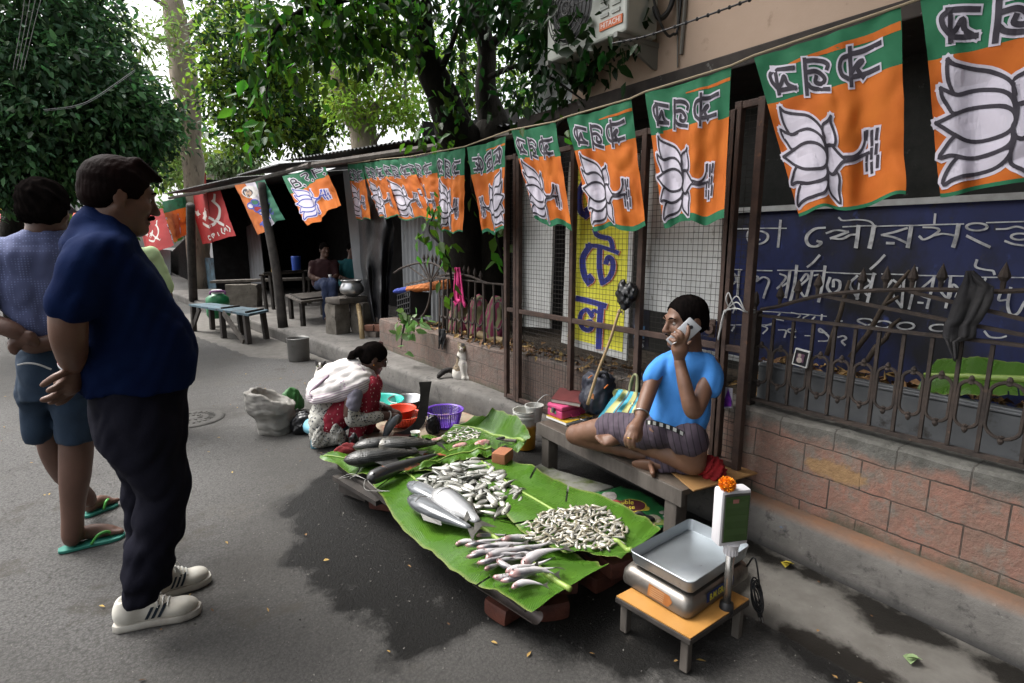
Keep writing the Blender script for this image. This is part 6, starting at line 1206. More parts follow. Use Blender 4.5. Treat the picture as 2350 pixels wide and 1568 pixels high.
bigfish('plump fish showing its bright white belly',c2(925,715),c2(1330,1020),SZ+.03,F_white,.135,.085,PR_fish,M_fin,flip=-1,group=CG,name='fish')
bigfish('long sleek grey fish nearest the street edge of the leaf',c2(690,760),c2(1275,1065),SZ+.02,F_grey,.105,.07,PR_fish,M_fin,flip=1,group=CG,name='fish',bend=-.1)
# cut pieces, brick, knife, cup, rags
M_meat=mat('fish_flesh',(.42,.13,.12),(.5,.36,.33),sc=30,rough=.3,coat=.3)
for (u,v,s_,lb) in ((*c2(1125,282),(.045,.02,.014),'pink cut fish flesh beside the folded banana leaf'),(*c2(1310,265),(.05,.028,.022),'cut fish head with white skin by the rolled leaf'),(*c2(905,238),(.085,.012,.01),'thin strip of pink fish at the edge of the little heap')):
    p=pz(u,v,SZ+.02); L=[ell(p,s_,Matrix.Rotation(-.3,3,'Z')),ell(p+V((s_[0]*.5,.005,.004)),tuple(x*.7 for x in s_))]; sdfobj('fish_piece',sdf(L,.004,disp=fold(.003,90,int(u))),M_meat,None,p); tag(bpy.data.objects[[o.name for o in bpy.data.objects if o.name.startswith('fish_piece')][-1]],lb,'fish piece')
p=pz(*c2(1480,440),SZ+.02); pb_=pz(*c2(1405,425),SZ+.02); b_=MB(); stone(b_,V((p.x+.03,p.y+.04,SZ+.055)),(.115,.085,.06),.55,33); solo(b_,'brick',mat('clean_brick',(.33,.13,.06),(.27,.11,.06),sc=14,rough=.95,bump=.4,bsc=60),'orange half brick holding down the banana leaf','brick',(p.x+.03,p.y+.04,SZ+.02),smooth='auto')
KN=thing('knife','small knife with dark blade and wooden handle on the far leaf','knife',pz(*c2(1500,225),SZ+.03)); b_=MB(); b_.beam(pz(*c2(1500,232),SZ+.03),pz(*c2(1600,238),SZ+.032),.025,.014); b_.build('handle',M_wood,KN,bevel=.003); b_=MB(); b_.beam(pz(*c2(1440,215),SZ+.03),pz(*c2(1502,230),SZ+.03),.035,.006); b_.ball(pz(*c2(1475,212),SZ+.036),(.028,.016,.007),10); b_.build('blade',M_dkm,KN)
pc_=pz(*c2(757,240),SZ+.005); CUP=thing('paper_cup','white paper cup with coloured dots beside the back carp','cup',pc_); b_=MB(); b_.lathe(pc_,[(0,.002),(.02,.002),(.029,.062),(.031,.063),(.028,.06),(.019,.006),(0,.006)],20); b_.build('cup_wall',mat('paper_white',(.7,.69,.66),rough=.6),CUP,smooth=True)
for k,(a,z,cc) in enumerate(((-2.2,.035,(.1,.2,.5)),(-1.3,.028,(.5,.04,.04)),(-1.75,.047,(.08,.35,.15)),(-2.8,.03,(.5,.1,.05)),(-.8,.045,(.1,.25,.5)))):
    r0=.02+.009*z/.062+.0008; n_=V((math.cos(a),math.sin(a),-.1)); b_=MB(); b_.lathe(pc_+V((math.cos(a)*r0,math.sin(a)*r0,z)),[(0,.0006),(.008,.0004)],12,ax=n_); b_.build('dot',mat('cup_dot_%d'%k,cc,rough=.6),CUP)
def crumple(name,p,sz,mt,label,cat,seed,h=.007,amp=.012,fr=22,Rz=0):
    R=Matrix.Rotation(Rz,3,'Z'); L=[ell(p+V((0,0,sz[2]*.6)),sz,R,k=.02),ell(p+R@V((sz[0]*.5,sz[1]*.2,sz[2]*.35)),(sz[0]*.6,sz[1]*.7,sz[2]*.6),R,k=.02),('s',None,None,lambda X,Y,Z:Z-p.z,.004)]
    L[2]=half((0,0,-1),p); o=sdfobj(name,sdf(L,h,disp=fold(amp,fr,seed)),mt,None,p); return tag(o,label,cat)
crumple('cloth',pz(*cA(915,1075),SZ),(.07,.05,.035),mat('maroon_cloth',(.16,.012,.014),(.10,.01,.012),sc=9,rough=.9),'crumpled maroon cloth beside the carps','cloth',40,amp=.012,fr=40,h=.005)
crumple('plastic_bag',pz(*cA(975,1005),SZ),(.03,.025,.05),mat('black_bag',(.008,.008,.009),rough=.3),'tiny black plastic bag behind the maroon cloth','bag',41,h=.005,amp=.006,fr=60)
crumple('plastic_bag',pz(*cA(1635,900),.02),(.05,.05,.09),mat('black_bag',(.008,.008,.009)),'black plastic bag standing beside the purple basket','bag',42,h=.006,amp=.008,fr=50)
# ---------------- things round the squatting woman
MT=W2([cA(1060,880),cA(1180,830),cA(1300,800),cA(1600,770),cA(1900,740),cA(2010,770),cA(1950,870),cA(1700,930),cA(1560,960),cA(1200,990),cA(1060,960)]); b_=MB(); bm=[V((a,b,.008)) for a,b in MT]; b_.prism(bm[::-1],(0,0,.006)); solo(b_,'plastic_sheet',mat('stained_sheet',(.33,.28,.21),(.24,.19,.13),sc=6,rough=.5,layers=[((.28,.06,.04),5,.55,.66),((.1,.07,.05),11,.58,.7)]),'stained plastic sheet on the road under the baskets','sheet',(*MT[0],0))
def basin(name,label,c,r,h,mt,th=.006,flare=.75,rim=.012,group=None):
    b=MB(); b.lathe(c,[(0,.004),(r*flare,.004),(r*(flare+.1),h*.3),(r*.97,h*.95),(r+rim*.6,h),(r+rim*.7,h+.006),(r*.99,h+.004),(r*.95,h*.92),(r*(flare+.07),h*.3),(r*flare*.95,.012),(0,.012)],40); return solo(b,name,mt,label,'basin',c,group,smooth=True)
def basket(name,label,c,r,h,mt,n=44,rows=7,flare=.72):
    T=thing(name,label,'basket',c); b=MB(); b.lathe(c,[(r*.96,h*.93),(r*1.07,h*.95),(r*1.09,h*.985),(r*1.06,h),(r*1.0,h*.99),(r*.96,h*.93)],40); b.build('rim',mt,T,smooth=True)
    b=MB(); rr=lambda z:r*(flare+(1-flare)*(z/h)**.8)
    for k in range(n):
        a=6.2832*k/n; b.tube([c+V((math.cos(a)*rr(z),math.sin(a)*rr(z),z)) for z in (.01,h*.3,h*.6,h*.94)],.0028 if k%5 else .006,4)
    for j in range(1,rows*2):
        z=h*.94*j/(rows*2); b.tube([c+V((math.cos(a)*rr(z),math.sin(a)*rr(z),z)) for a in np.linspace(0,6.2832,33)],.0026,4,cap=False)
    b.build('lattice',mt,T); b=MB(); b.lathe(c,[(0,.006),(r*flare,.006),(r*flare*1.04,.02),(r*flare*1.02,.02),(r*flare*.98,.012),(0,.012)],30); b.build('base',mt,T,smooth=True); return T
M_teal=mat('teal_plastic',(.03,.38,.31),(.035,.42,.34),sc=4,rough=.35); M_or=mat('orange_red_plastic',(.58,.055,.018),(.52,.05,.016),sc=4,rough=.4); M_pur=mat('purple_plastic',(.12,.05,.36),(.14,.055,.42),sc=4,rough=.35)
def rfrom(ua,ub,v,p): return (zl(ub,v,p)-zl(ua,v,p)).length/2
p=pz(*cA(1170,760),.015); r=.19; basin('plastic_tub','wide teal plastic tub behind the woman\'s hands',pz(*cA(1190,690),.06)*1.0+V((0,0,-.05)),.2,.115,M_teal)
p=pz(*cA(1440,720),.02); basin('steel_bowl','shallow steel bowl between the teal tub and the iron blade',V((p.x,p.y+.06,.015)),.15,.10,M_alu,flare=.6)
p=pz(*cA(1420,845),.02); basket('plastic_basket','orange red plastic basket behind the curved iron blade',V((p.x,p.y+.07,.015)),.145,.085,M_or,40,5); b_=MB(); basin('plastic_bowl','orange red plastic bowl nested in the orange basket',V((p.x-.01,p.y+.10,.06)),.12,.08,M_or)
p=pz(*cA(1785,870),.02); rr_=rfrom(cA(1612,0)[0],cA(1958,0)[0],990,V((p.x,p.y+.12,0))); basket('plastic_basket','purple plastic basket at the far end of the stall',V((p.x,p.y+.10,.015)),rr_*.86,.14,M_pur,48,6)
# boti: curved iron blade on a foot board
BT=thing('curved_blade','tall curved black iron fish blade standing on a foot board','blade',pz(*cA(1380,930),.02)); bp=pz(*cA(1340,940),.03); n0=V((.9,-.43,0)).normalized()
cv=[(1330,905,1460,920),(1400,880,1500,890),(1455,840,1545,845),(1495,790,1580,780),(1515,710,1595,690),(1525,620,1602,600),(1528,540,1612,540),(1518,478,1624,472)]
pc0=[(zl(*cA(a,b),bp),zl(*cA(c,d),bp)) for a,b,c,d in cv]; th_=NV*.006; lft=crom([a for a,_ in pc0],5); rgt=crom([c for _,c in pc0],5); b_=MB(); vs=[]
for a,c in zip(lft,rgt): vs+=[a-th_,c-th_,c+th_,a+th_]
fs=[]
for i in range(len(lft)-1):
    for k in range(4): k2=(k+1)%4; fs.append((i*4+k,i*4+k2,(i+1)*4+k2,(i+1)*4+k))
fs+=[(0,1,2,3),tuple(len(vs)-4+k for k in (3,2,1,0))]; b_.add(vs,fs); b_.build('blade',mat('black_iron',(.018,.017,.016),(.035,.032,.029),sc=16,rough=.55,metal=.4,layers=[((.004,.004,.004),11,.6,.68)],bump=.3,bsc=40),BT,smooth='auto')
b_=MB(); b_.beam(pz(*cA(1300,945),.03),pz(*cA(1480,945),.03),.14,.05); b_.build('foot_board',mat('bloody_wood',(.05,.02,.015),(.12,.03,.025),sc=14,rough=.5),BT,bevel=.006)
# stool, sack, bags
M_stool=mat('pale_blue_plastic',(.13,.33,.42),(.17,.38,.47),sc=5,rough=.45); pst=pz(*cA(700,1055),0)+V((.10,.16,0)); ST=thing('stool','low pale blue plastic stool under the woman','stool',pst); hz=.17
b_=MB(); b_.lathe(pst+V((0,0,hz-.05)),[(.0,.05),(.13,.05),(.16,.042),(.17,.02),(.168,-.01),(.155,-.012),(.15,.03),(0,.035)],32); b_.build('seat',M_stool,ST,smooth=True)
for a in (.5,2.1,3.7,5.2): b_=MB(); b_.tube([pst+V((math.cos(a)*.115,math.sin(a)*.115,hz-.03)),pst+V((math.cos(a)*.14,math.sin(a)*.14,0))],[.036,.03],10); b_.build('leg',M_stool,ST,smooth=True)
M_sack=mat('woven_grey_sack',(.25,.24,.215),(.16,.152,.138),sc=6,rough=.75,bump=.3,bsc=90,layers=[((.12,.11,.10),7,.6,.72)]); ps=pz(*cA(330,925),0)+V((0,.12,0)); k=zl(*cA(330,530),ps).z
wS=rfrom(cA(140,0)[0],cA(510,0)[0],900,ps)
L=[loft([(ps.z+.0,ps.x+.03,ps.y,wS*.75,.14),(.07,ps.x+.03,ps.y,wS*.8,.16),(.13,ps.x+.02,ps.y,wS*.78,.15),(.19,ps.x,ps.y,wS*1.0,.18),(.26,ps.x-.01,ps.y,wS*.97,.17),(k*.88,ps.x-.03,ps.y,wS*.82,.15),(k*.98,ps.x-.07,ps.y,wS*.6,.12)],(_cy,-_sy,0),pw=2.4),ell((ps.x-.0,ps.y,k*.93),(wS*.78,.12,.16),op='s',k=.01)]
L.append(half((.45,-.1,.9),(ps.x+.02,ps.y-.02,k*.82)))
tag(sdfobj('sack',sdf(L,.009,disp=fold(.009,22,50,3)),M_sack,None,ps),'crumpled grey woven sack standing open on the road behind the woman','sack')
crumple('plastic_bag',pz(*cA(545,930),0)+V((.04,.08,0)),(.10,.09,.10),mat('black_bag',(.008,.008,.009)),'black plastic bag slumped between the grey sack and blue stool','bag',51,h=.008,amp=.014,fr=30)
crumple('plastic_bag',pz(*cA(500,790),0)+V((.02,.25,.02)),(.10,.05,.12),mat('green_bag',(.03,.13,.03),(.02,.09,.02),sc=9,rough=.5),'green cloth bag tucked behind the grey sack','bag',52,h=.008,amp=.012,fr=26)
p=pz(440,962,0); b_=MB(); b_.lathe(p,[(0,.012),(.2,.012),(.215,.010),(.23,.012),(.245,.004)],40); 
for k in range(24): a=k*.2618; b_.box(p+V((math.cos(a)*.15,math.sin(a)*.15,.014)),(.05,.018,.006),Matrix.Rotation(a,3,'Z'))
for k in range(10): a=k*.628; b_.box(p+V((math.cos(a)*.07,math.sin(a)*.07,.014)),(.03,.015,.006),Matrix.Rotation(a,3,'Z'))
solo(b_,'manhole_cover',mat('cast_iron',(.06,.057,.052),(.035,.033,.03),sc=12,rough=.7,metal=.3),'round iron manhole cover in the road behind the man in navy','manhole cover',p,smooth='auto')
# ================================================================== SELLER'S BENCH AND WHAT STANDS ON IT
BZ=.31; bfl,bfr,bbr=pz(1237,968,BZ),pz(1568,1126,BZ),pz(1712,1080,BZ); bbl=bfl+(bbr-bfr)
M_bench=mat('worn_bench_wood',(.052,.038,.028),(.10,.078,.06),sc=8,rough=.8,bump=.4,bsc=40,stretch=(1,.3,1),layers=[((.04,.034,.028),10,.56,.68)])
BN,bf,_p=plank_bench('bench','low worn wooden bench on which the seller sits','bench',bfl,bfr,bbr,bbl,BZ,[(.06,.08),(.94,.08),(.94,.9),(.06,.9)],th=.03,leg=.075,mt=M_bench,ml=M_wood,planks=3)
b_=MB(); b_.prism([bf(.0,-.02)+V((0,0,-.085)),bf(1,-.02)+V((0,0,-.085)),bf(1,-.02)+V((0,0,-.002)),bf(0,-.02)+V((0,0,-.002))],(.03,0,0)); b_.build('front_rail',M_wood,BN,bevel=.003)
M_ply=mat('orange_plywood',(.36,.20,.075),(.28,.15,.06),sc=5,rough=.6,layers=[((.08,.055,.04),9,.6,.7)])
b_=MB(); b_.prism([bf(.78,.3),bf(1.03,.06),bf(1.05,1.02),bf(.8,1.0)],(0,0,.008)); solo(b_,'plywood_sheet',M_ply,'torn orange plywood sheet on the right end of the bench','sheet',bf(.9,.5),bevel=.002)
crumple('cloth',zl(*cB(1395,1370),bf(.86,.4))*0+pz(*cB(1385,1400),BZ+.01),(.06,.06,.06),mat('red_cloth',(.30,.012,.015),(.2,.008,.012),sc=9,rough=.9),'crumpled red cloth on the bench beside the seller\'s knee','cloth',60,h=.005,amp=.014,fr=38)
# notebook, pink box, ledger
n0_,n1_,n2_=pz(*cB(236,995),BZ+.008),pz(*cB(375,1050),BZ+.008),pz(*cB(560,1000),BZ+.008); n3_=n0_+n2_-n1_; NB=thing('notebook','yellow covered notebook with white pages under the pink box','notebook',(n0_+n2_)/2)
b_=MB(); b_.prism([n0_,n1_,n2_,n3_],(0,0,.014)); b_.build('pages',mat('paper_white',(.7,.69,.66)),NB); b_=MB(); e_=V((0,0,.0145)); b_.prism([n0_+e_,n1_+e_,n2_+e_,n3_+e_],(0,0,.003)); b_.build('cover',mat('yellow_cover',(.52,.33,.03),rough=.5),NB)
zb2=BZ+.028; a0,a1,a2=pz(*cB(242,972),zb2),pz(*cB(345,1012),zb2),pz(*cB(513,965),zb2); a3=a0+a2-a1; hb=zl(*cB(345,925),a1).z-zb2
M_pink=mat('pink_tin',(.52,.06,.17),(.42,.05,.14),sc=9,rough=.5,layers=[((.25,.05,.09),11,.6,.7),((.12,.08,.07),16,.66,.72)]); PB=thing('cash_box','battered pink tin cash box on the notebook','box',(a0+a2)/2)
b_=MB(); b_.prism([a0,a1,a2,a3],(0,0,hb*.62)); b_.build('case',M_pink,PB,bevel=.008); e_=V((0,0,hb*.635)); ce=(a0+a2)/2; b_=MB(); b_.prism([ce+(x-ce)*1.02+e_ for x in (a0,a1,a2,a3)],(0,0,hb*.36)); b_.build('lid',M_pink,PB,bevel=.01)
b_=MB(); q=a1.lerp(a2,.5)+V((.0,0,hb*.3)); ed=(a2-a1).normalized(); on=V((ed.y,-ed.x,0)); b_.tube([q-ed*.035+on*.004,q-ed*.033+on*.018+V((0,0,-.012)),q+ed*.033+on*.018+V((0,0,-.012)),q+ed*.035+on*.004],.004,6,sub=3); b_.build('handle',mat('pink_handle',(.4,.03,.12)),PB); b_=MB(); q=a0.lerp(a1,.45)+V((0,0,hb*.6)); b_.box(q+V((-.006,-.004,0)),(.02,.02,.03)); b_.build('clasp',M_galv,PB)
for k,cc in enumerate(((.45,.42,.1),(.15,.4,.25))):
    q=a0.lerp(a1,.3+.25*k)+V((0,0,hb*.42)); e1_=(a1-a0).normalized(); on2=V((e1_.y,-e1_.x,0)); b_=MB(); b_.lathe(q+on2*.001,[(0,.002),(.011,.0015)],10,ax=on2); b_.build('sticker',mat('box_sticker_%d'%k,cc),PB)
zl3=zb2+hb+.004; l0,l1,l2=pz(*cB(275,885),zl3),pz(*cB(470,918),zl3),pz(*cB(515,838),zl3); l3=l0+l2-l1; LG=thing('ledger','maroon hard cover ledger book lying on the pink box','book',(l0+l2)/2)
b_=MB(); b_.prism([l0,l1,l2,l3],(0,0,.020)); b_.build('pages',mat('old_paper',(.45,.43,.38),(.36,.34,.3),sc=30,rough=.8),LG); ce=(l0+l2)/2
for z_ in (-.0035,.0205): b_=MB(); b_.prism([ce+(x-ce)*1.04+V((0,0,z_)) for x in (l0,l1,l2,l3)],(0,0,.003)); b_.build('cover',mat('maroon_cover',(.13,.03,.03),(.09,.022,.022),sc=12,rough=.55),LG)
q=pz(*cB(500,1005),BZ+.02); KY=thing('key_ring','steel key ring and clip beside the notebook','keys',q); b_=MB(); b_.tube([q+V((.03*math.cos(a),.03*math.sin(a),.006+.006*math.sin(a))) for a in np.linspace(0,6.28,17)],.003,5,cap=False); b_.build('ring',M_alu,KY); b_=MB(); b_.beam(q+V((-.03,.02,.006)),q+V((-.08,.05,.006)),.014,.008); b_.build('clip',M_alu,KY,bevel=.002); b_=MB(); b_.beam(q+V((.02,.0,.004)),q+V((.06,-.03,.003)),.012,.003); b_.build('key',M_dkm,KY)
b_=MB(); w0,w1,w2=pz(*cB(385,1055),BZ+.006),pz(*cB(450,1085),BZ+.006),pz(*cB(610,1040),BZ+.006); b_.prism([w0,w1,w2,w0+w2-w1],(0,0,.012)); solo(b_,'wallet',mat('black_leather',(.02,.016,.015),rough=.5),'flat dark leather folder on the bench in front of the striped bag','folder',w0,bevel=.003)
# striped shopping bag
def stripefn(N,L,tc,src,col,mix,nz,rng):
    u=N.new('ShaderNodeUVMap'); sp=N.new('ShaderNodeSeparateXYZ'); L.new(u.outputs[0],sp.inputs[0]); cr_=N.new('ShaderNodeValToRGB'); cr_.color_ramp.interpolation='CONSTANT'; e=cr_.color_ramp.elements
    S_=[(0,(.05,.30,.40)),(.15,(.40,.40,.16)),(.3,(.45,.44,.22)),(.36,(.05,.30,.40)),(.40,(.12,.05,.035)),(.44,(.05,.30,.40)),(.58,(.40,.40,.16)),(.74,(.12,.05,.035)),(.78,(.05,.30,.40)),(.84,(.45,.44,.22))]
    e[0].color=S_[0][1]+(1,); e[0].position=0; e[1].color=S_[1][1]+(1,); e[1].position=S_[1][0]
    for p_,c_ in S_[2:]: x=e.new(p_); x.color=c_+(1,)
    L.new(sp.outputs[0],cr_.inputs[0]); return cr_.outputs[0]
M_bag=mat('striped_bag',(.1,.3,.4),fn=stripefn,rough=.75); BG=thing('shopping_bag','blue and yellow striped shopping bag leaning behind the seller','bag',pz(*cB(700,1035),BZ))
bg0=pz(*cB(562,1040),BZ); bg1=pz(*cB(870,1020),BZ)+V((.06,0,0)); X0=bg0.x
def bagf(s,t):
    k=0; L_=(562+(738-562)*t,1040+(795-1040)*t); R_=(880+(905-880)*t,1020+(825-1020)*t); u,v=cB(L_[0]*(1-s)+R_[0]*s,L_[1]*(1-s)+R_[1]*s)
    return px(u,v,2.25+.13*t+.03*noise.noise(V((s*4,t*4,3)))-.035*math.sin(s*3.14)+.02*math.sin(s*9+t*4))
n_=24; vs=[bagf(i/n_,j/n_) for j in range(n_+1) for i in range(n_+1)]; uv=[(min(.999,max(0,i/n_*1.0+.06*math.sin(j/n_*5)+.0)),j/n_) for j in range(n_+1) for i in range(n_+1)]; fs=[(j*(n_+1)+i,j*(n_+1)+i+1,(j+1)*(n_+1)+i+1,(j+1)*(n_+1)+i) for j in range(n_) for i in range(n_)]
o=link('cloth',npmesh('cloth',[tuple(p) for p in vs],fs,uv),M_bag,BG,None,True); md=o.modifiers.new('solid','SOLIDIFY'); md.thickness=.07; md.offset=-1
for dx in (0,.05):
    b_=MB(); b_.tube([px(*cB(815,815),2.36+dx*.3),px(*cB(822+dx*200,760),2.37+dx*.3),px(*cB(845,700),2.37+dx*.3),px(*cB(868,705),2.37+dx*.3),px(*cB(872-dx*150,770),2.37+dx*.3),px(*cB(865,830),2.36+dx*.3)],.008,6,sub=5); b_.build('handle',mat('olive_strap',(.22,.23,.12)),BG,smooth=True)
# backpack
pk=px(*cB(600,820),2.38); L=[rbox(pk,(.07,.11,.13),.05,k=.03),ell(pk+V((-.06,.0,-.04)),(.06,.09,.08),k=.03)]; BK=thing('backpack','dark navy backpack standing against the mesh gate','backpack',pk+V((0,0,-.13))); sdfobj('body',sdf(L,.008,disp=fold(.010,22,70)),mat('navy_nylon',(.010,.012,.022),(.016,.018,.03),sc=9,rough=.6),BK)
b_=MB(); b_.tube([px(*cB(600,700),2.34),px(*cB(622,680),2.33),px(*cB(655,685),2.34),px(*cB(668,720),2.36)],.012,6,sub=5); b_.build('grab_handle',mat('navy_strap',(.008,.009,.014)),BK); b_=MB(); b_.box(px(*cB(553,845),2.26),(.004,.035,.03)); b_.build('leather_tag',mat('tan_tag',(.4,.16,.06)),BK); b_=MB(); b_.tube([px(*cB(530,720),2.29),px(*cB(555,700),2.28)],.004,5); b_.tube([px(*cB(640,790),2.28),px(*cB(665,765),2.29)],.004,5); b_.build('zip_trim',mat('orange_trim',(.5,.14,.03)),BK)
# stick with a black bag on its head
sb,stp=px(*cB(522,905),2.22),px(*cB(748,240),2.38); SK=thing('stick','long pale stick with a black plastic bag tied on its top','stick',sb); b_=MB(); b_.tube([sb,sb.lerp(stp,.33)+V((0,.006,0)),sb.lerp(stp,.66)+V((.0,-.006,0)),stp],[.0095,.009,.0085,.0085],8,sub=4); b_.build('shaft',mat('pale_stick',(.36,.25,.13),(.28,.19,.10),sc=14,rough=.7),SK,smooth=True)
q=px(*cB(788,150),2.37); sdfobj('bag',sdf([ell(q,(.05,.055,.075),k=.02),ell(q+V((0,.02,.05)),(.03,.03,.06),k=.02),ell(q+V((0,-.045,.03)),(.03,.03,.04),k=.02),cone(q+V((0,.01,-.05)),stp,.03,.012,k=.02)],.006,disp=fold(.014,42,71)),mat('black_bag',(.008,.008,.009)),SK)
b_=MB(); b_.tube([stp+V((.012*math.cos(a),.012*math.sin(a),-.004*a/6-.01)) for a in np.linspace(0,15,30)],.003,5); b_.tube([stp,stp+V((-.01,-.03,.01)),stp+V((-.015,-.04,-.03))],.003,5,sub=4); b_.build('binding',mat('jute_string',(.25,.2,.13)),SK)
# buckets
bp_=pz(1230,1040,0); bp_=V((bp_.x,bp_.y+.13,0)); rt_=rfrom(1203,1258,950,bp_); ht=zl(1228,948,bp_+V((-rt_*.5,-rt_*.8,0))).z
M_bkt=mat('white_bucket_yellow_paint',(.5,.5,.46),fn=lambda N,L,tc,src,col,mix,nz,rng:(lambda g,m:(L.new(tc.outputs['Object'],g.inputs[0]),setattr(m,'operation','MULTIPLY_ADD'),L.new(nz(5,8,.7),m.inputs[0]),m.inputs[1].__setattr__('default_value',.11),L.new(g.outputs[2],m.inputs[2]),mix(rng(nz(9,8,.7),.62,.7),mix(rng(m.outputs[0],.235,.215),(.52,.52,.47),mix(rng(nz(7,8,.7),.4,.65),(.52,.27,.02),(.33,.15,.02))),(.09,.07,.05)))[-1])(N.new('ShaderNodeSeparateXYZ'),N.new('ShaderNodeMath')),rough=.5)
BU=thing('bucket','white paint bucket streaked with yellow paint beside the bench','bucket',bp_); rb=rt_*.86; b_=MB(); b_.lathe(bp_,[(0,.004),(rb,.004),(rt_*.97,ht*.8),(rt_*1.04,ht*.81),(rt_*1.04,ht*.85),(rt_*.99,ht*.86),(rt_*1.04,ht*.92),(rt_*1.04,ht*.95),(rt_,ht*.96),(rt_*1.05,ht),(rt_*.98,ht),(rt_*.92,ht*.8),(rb*.9,.02),(0,.015)],36); b_.build('pail',M_bkt,BU,smooth='auto')
q=bp_+V((.05,-.04,ht-.02)); PL=thing('pail','small white plastic pail with wire handle standing in the bucket','pail',q); b_=MB(); b_.lathe(q,[(0,-.06),(.05,-.06),(.062,.04),(.068,.042),(.068,.055),(.06,.055),(.048,-.05),(0,-.05)],24); b_.build('pail',mat('dirty_white_plastic',(.5,.5,.47),(.38,.37,.34),sc=8,rough=.5),PL,smooth='auto'); b_=MB(); b_.tube([zl(*cB(145,940),q),zl(*cB(165,895),q),zl(*cB(225,838),q),zl(*cB(270,850),q+V((0,.05,0))),zl(*cB(272,880),q+V((0,.1,0)))],.003,5,sub=6); b_.build('handle',mat('white_string',(.45,.45,.44)),PL)
# slab, rice sack, shoe
SL=W2([c3(440,330),c3(540,290),c3(650,350),c3(1095,480),c3(900,545),c3(780,520),c3(560,430)],.03); b_=MB(); b_.prism([V((a,b,.0)) for a,b in SL],(0,0,.03)); solo(b_,'stone_slab',mat('mossy_slab',(.12,.12,.10),(.19,.19,.165),sc=6,rough=.8,bump=.4,bsc=24,layers=[((.08,.10,.03),7,.52,.66)]),'mossy grey stone slab on the ground under the bench','slab',(*SL[0],0),bevel=.01)
RS=[pz(*c3(*p),.03) for p in ((900,545),(1150,480),(1400,575),(1590,740),(1450,820),(1240,700),(1100,720),(1040,600))]; ce=sum(RS,V())/8; RB=thing('rice_sack','flattened green printed rice sack on the ground beside the stall','sack',ce)
def rsm(x,y,o):
    p=pz(*c3(x,y),.03); return V((p.x,p.y,.028+.010*noise.noise(V((p.x*14,p.y*14,0)))+o))
b_=MB(); patch(b_,[(900,545),(1150,480),(1290,520),(1400,575),(1590,740),(1450,820),(1330,800),(1240,700),(1100,720),(1020,640)],rsm,0,cell=22); o=b_.build('sack_cloth',mat('green_sack',(.015,.11,.03),(.02,.15,.045),sc=12,rough=.45,layers=[((.02,.05,.02),9,.58,.7)]),RB,smooth=True); md=o.modifiers.new('s','SOLIDIFY'); md.thickness=.004; md.offset=0
b_=MB(); patch(b_,ringpts(1215,640,130,55,24)[:-1],rsm,.005,cell=25); b_.build('label_edge',mat('sack_yellow',(.55,.45,.05)),RB); b_=MB(); patch(b_,ringpts(1215,640,120,49,24)[:-1],rsm,.007,cell=25); b_.build('label_oval',mat('sack_maroon',(.07,.012,.015)),RB)
textmesh('uble',62,lambda x,y,o:rsm(1195+x*.95,620-y*.8-x*.1,o+.0095),.0,mat('sack_yellow',(.55,.45,.05)),'lettering',RB,bold=1); textmesh('rose',62,lambda x,y,o:rsm(1200+x*.95,664-y*.8-x*.1,o+.0095),.0,mat('sack_yellow',(.55,.45,.05)),'lettering',RB,bold=1)
for (x,y,rx,ry,cc) in ((1050,562,62,30,(.45,.42,.38)),(1400,745,60,40,(.3,.28,.2)),(1520,715,48,14,(.5,.5,.48)),(1370,790,40,18,(.4,.2,.12)),(1470,690,26,12,(.45,.4,.36)),(1330,660,40,16,(.5,.4,.04)),(1460,770,60,22,(.2,.25,.06))):
    b_=MB(); patch(b_,ringpts(x,y,rx,ry,16)[:-1],rsm,.005,cell=25); b_.build('print',mat('sack_print_%d_%d'%(x,y),cc,tuple(a*.6 for a in cc),sc=40),RB)
p=pz(*c3(1310,765),.03); b_=MB(); b_.ball(p+V((0,.01,.016)),(.075,.034,.018),14,R=Matrix.Rotation(-.6,3,'Z')); b_.tube([p+V((-.02,.04,.02)),p+V((.0,.02,.045)),p+V((.02,-.015,.02))],.011,8,sub=4); solo(b_,'slipper',mat('black_rubber',(.012,.012,.013),rough=.6),'black slipper lying on the green rice sack','slipper',p,smooth=True)
crumple('fish_piece',pz(*c3(1100,640),.035),(.035,.03,.02),mat('raw_meat',(.30,.03,.035),(.4,.1,.1),sc=30,rough=.3),'red lump of fish waste on the green rice sack','fish piece',72,h=.005,amp=.005,fr=60)
# ================================================================== WEIGHING SCALE
KZ=.145; s0,s1,s2=pz(*cS(102,988),KZ),pz(*cS(608,1282),KZ),pz(*cS(1010,1010),KZ); s3=s0+s2-s1
STL,sf,_p=plank_bench('stool','low stool with orange laminate top under the weighing scale','stool',s0,s1,s2,s3,KZ,[(.07,.1),(.9,.08),(.93,.9),(.07,.9)],th=.022,leg=.03,mt=M_woodd,ml=M_wood)
b_=MB(); e_=V((0,0,.001)); b_.prism([sf(.01,.01)+e_,sf(.99,.01)+e_,sf(.99,.99)+e_,sf(.01,.99)+e_],(0,0,.004)); b_.build('laminate',mat('orange_laminate',(.42,.21,.055),(.34,.16,.04),sc=5,rough=.4,layers=[((.10,.06,.03),10,.62,.72)]),STL)
z0=KZ+.012; TZ=.29; t0,t1,t2,t3=[pz(*cS(*q),TZ) for q in ((200,680),(622,905),(1003,638),(600,458))]
ctr=(t0+t1+t2+t3)/4; ex=((t1-t0)+(t2-t3)).normalized(); ex.z=0; ey=V((-ex.y,ex.x,0)); hx=((t1-t0).length+(t2-t3).length)/4; hy=((t2-t1).length+(t3-t0).length)/4
SCL=thing('weighing_scale','steel electronic weighing scale with a display on a pole','scale',V((ctr.x,ctr.y,z0)))
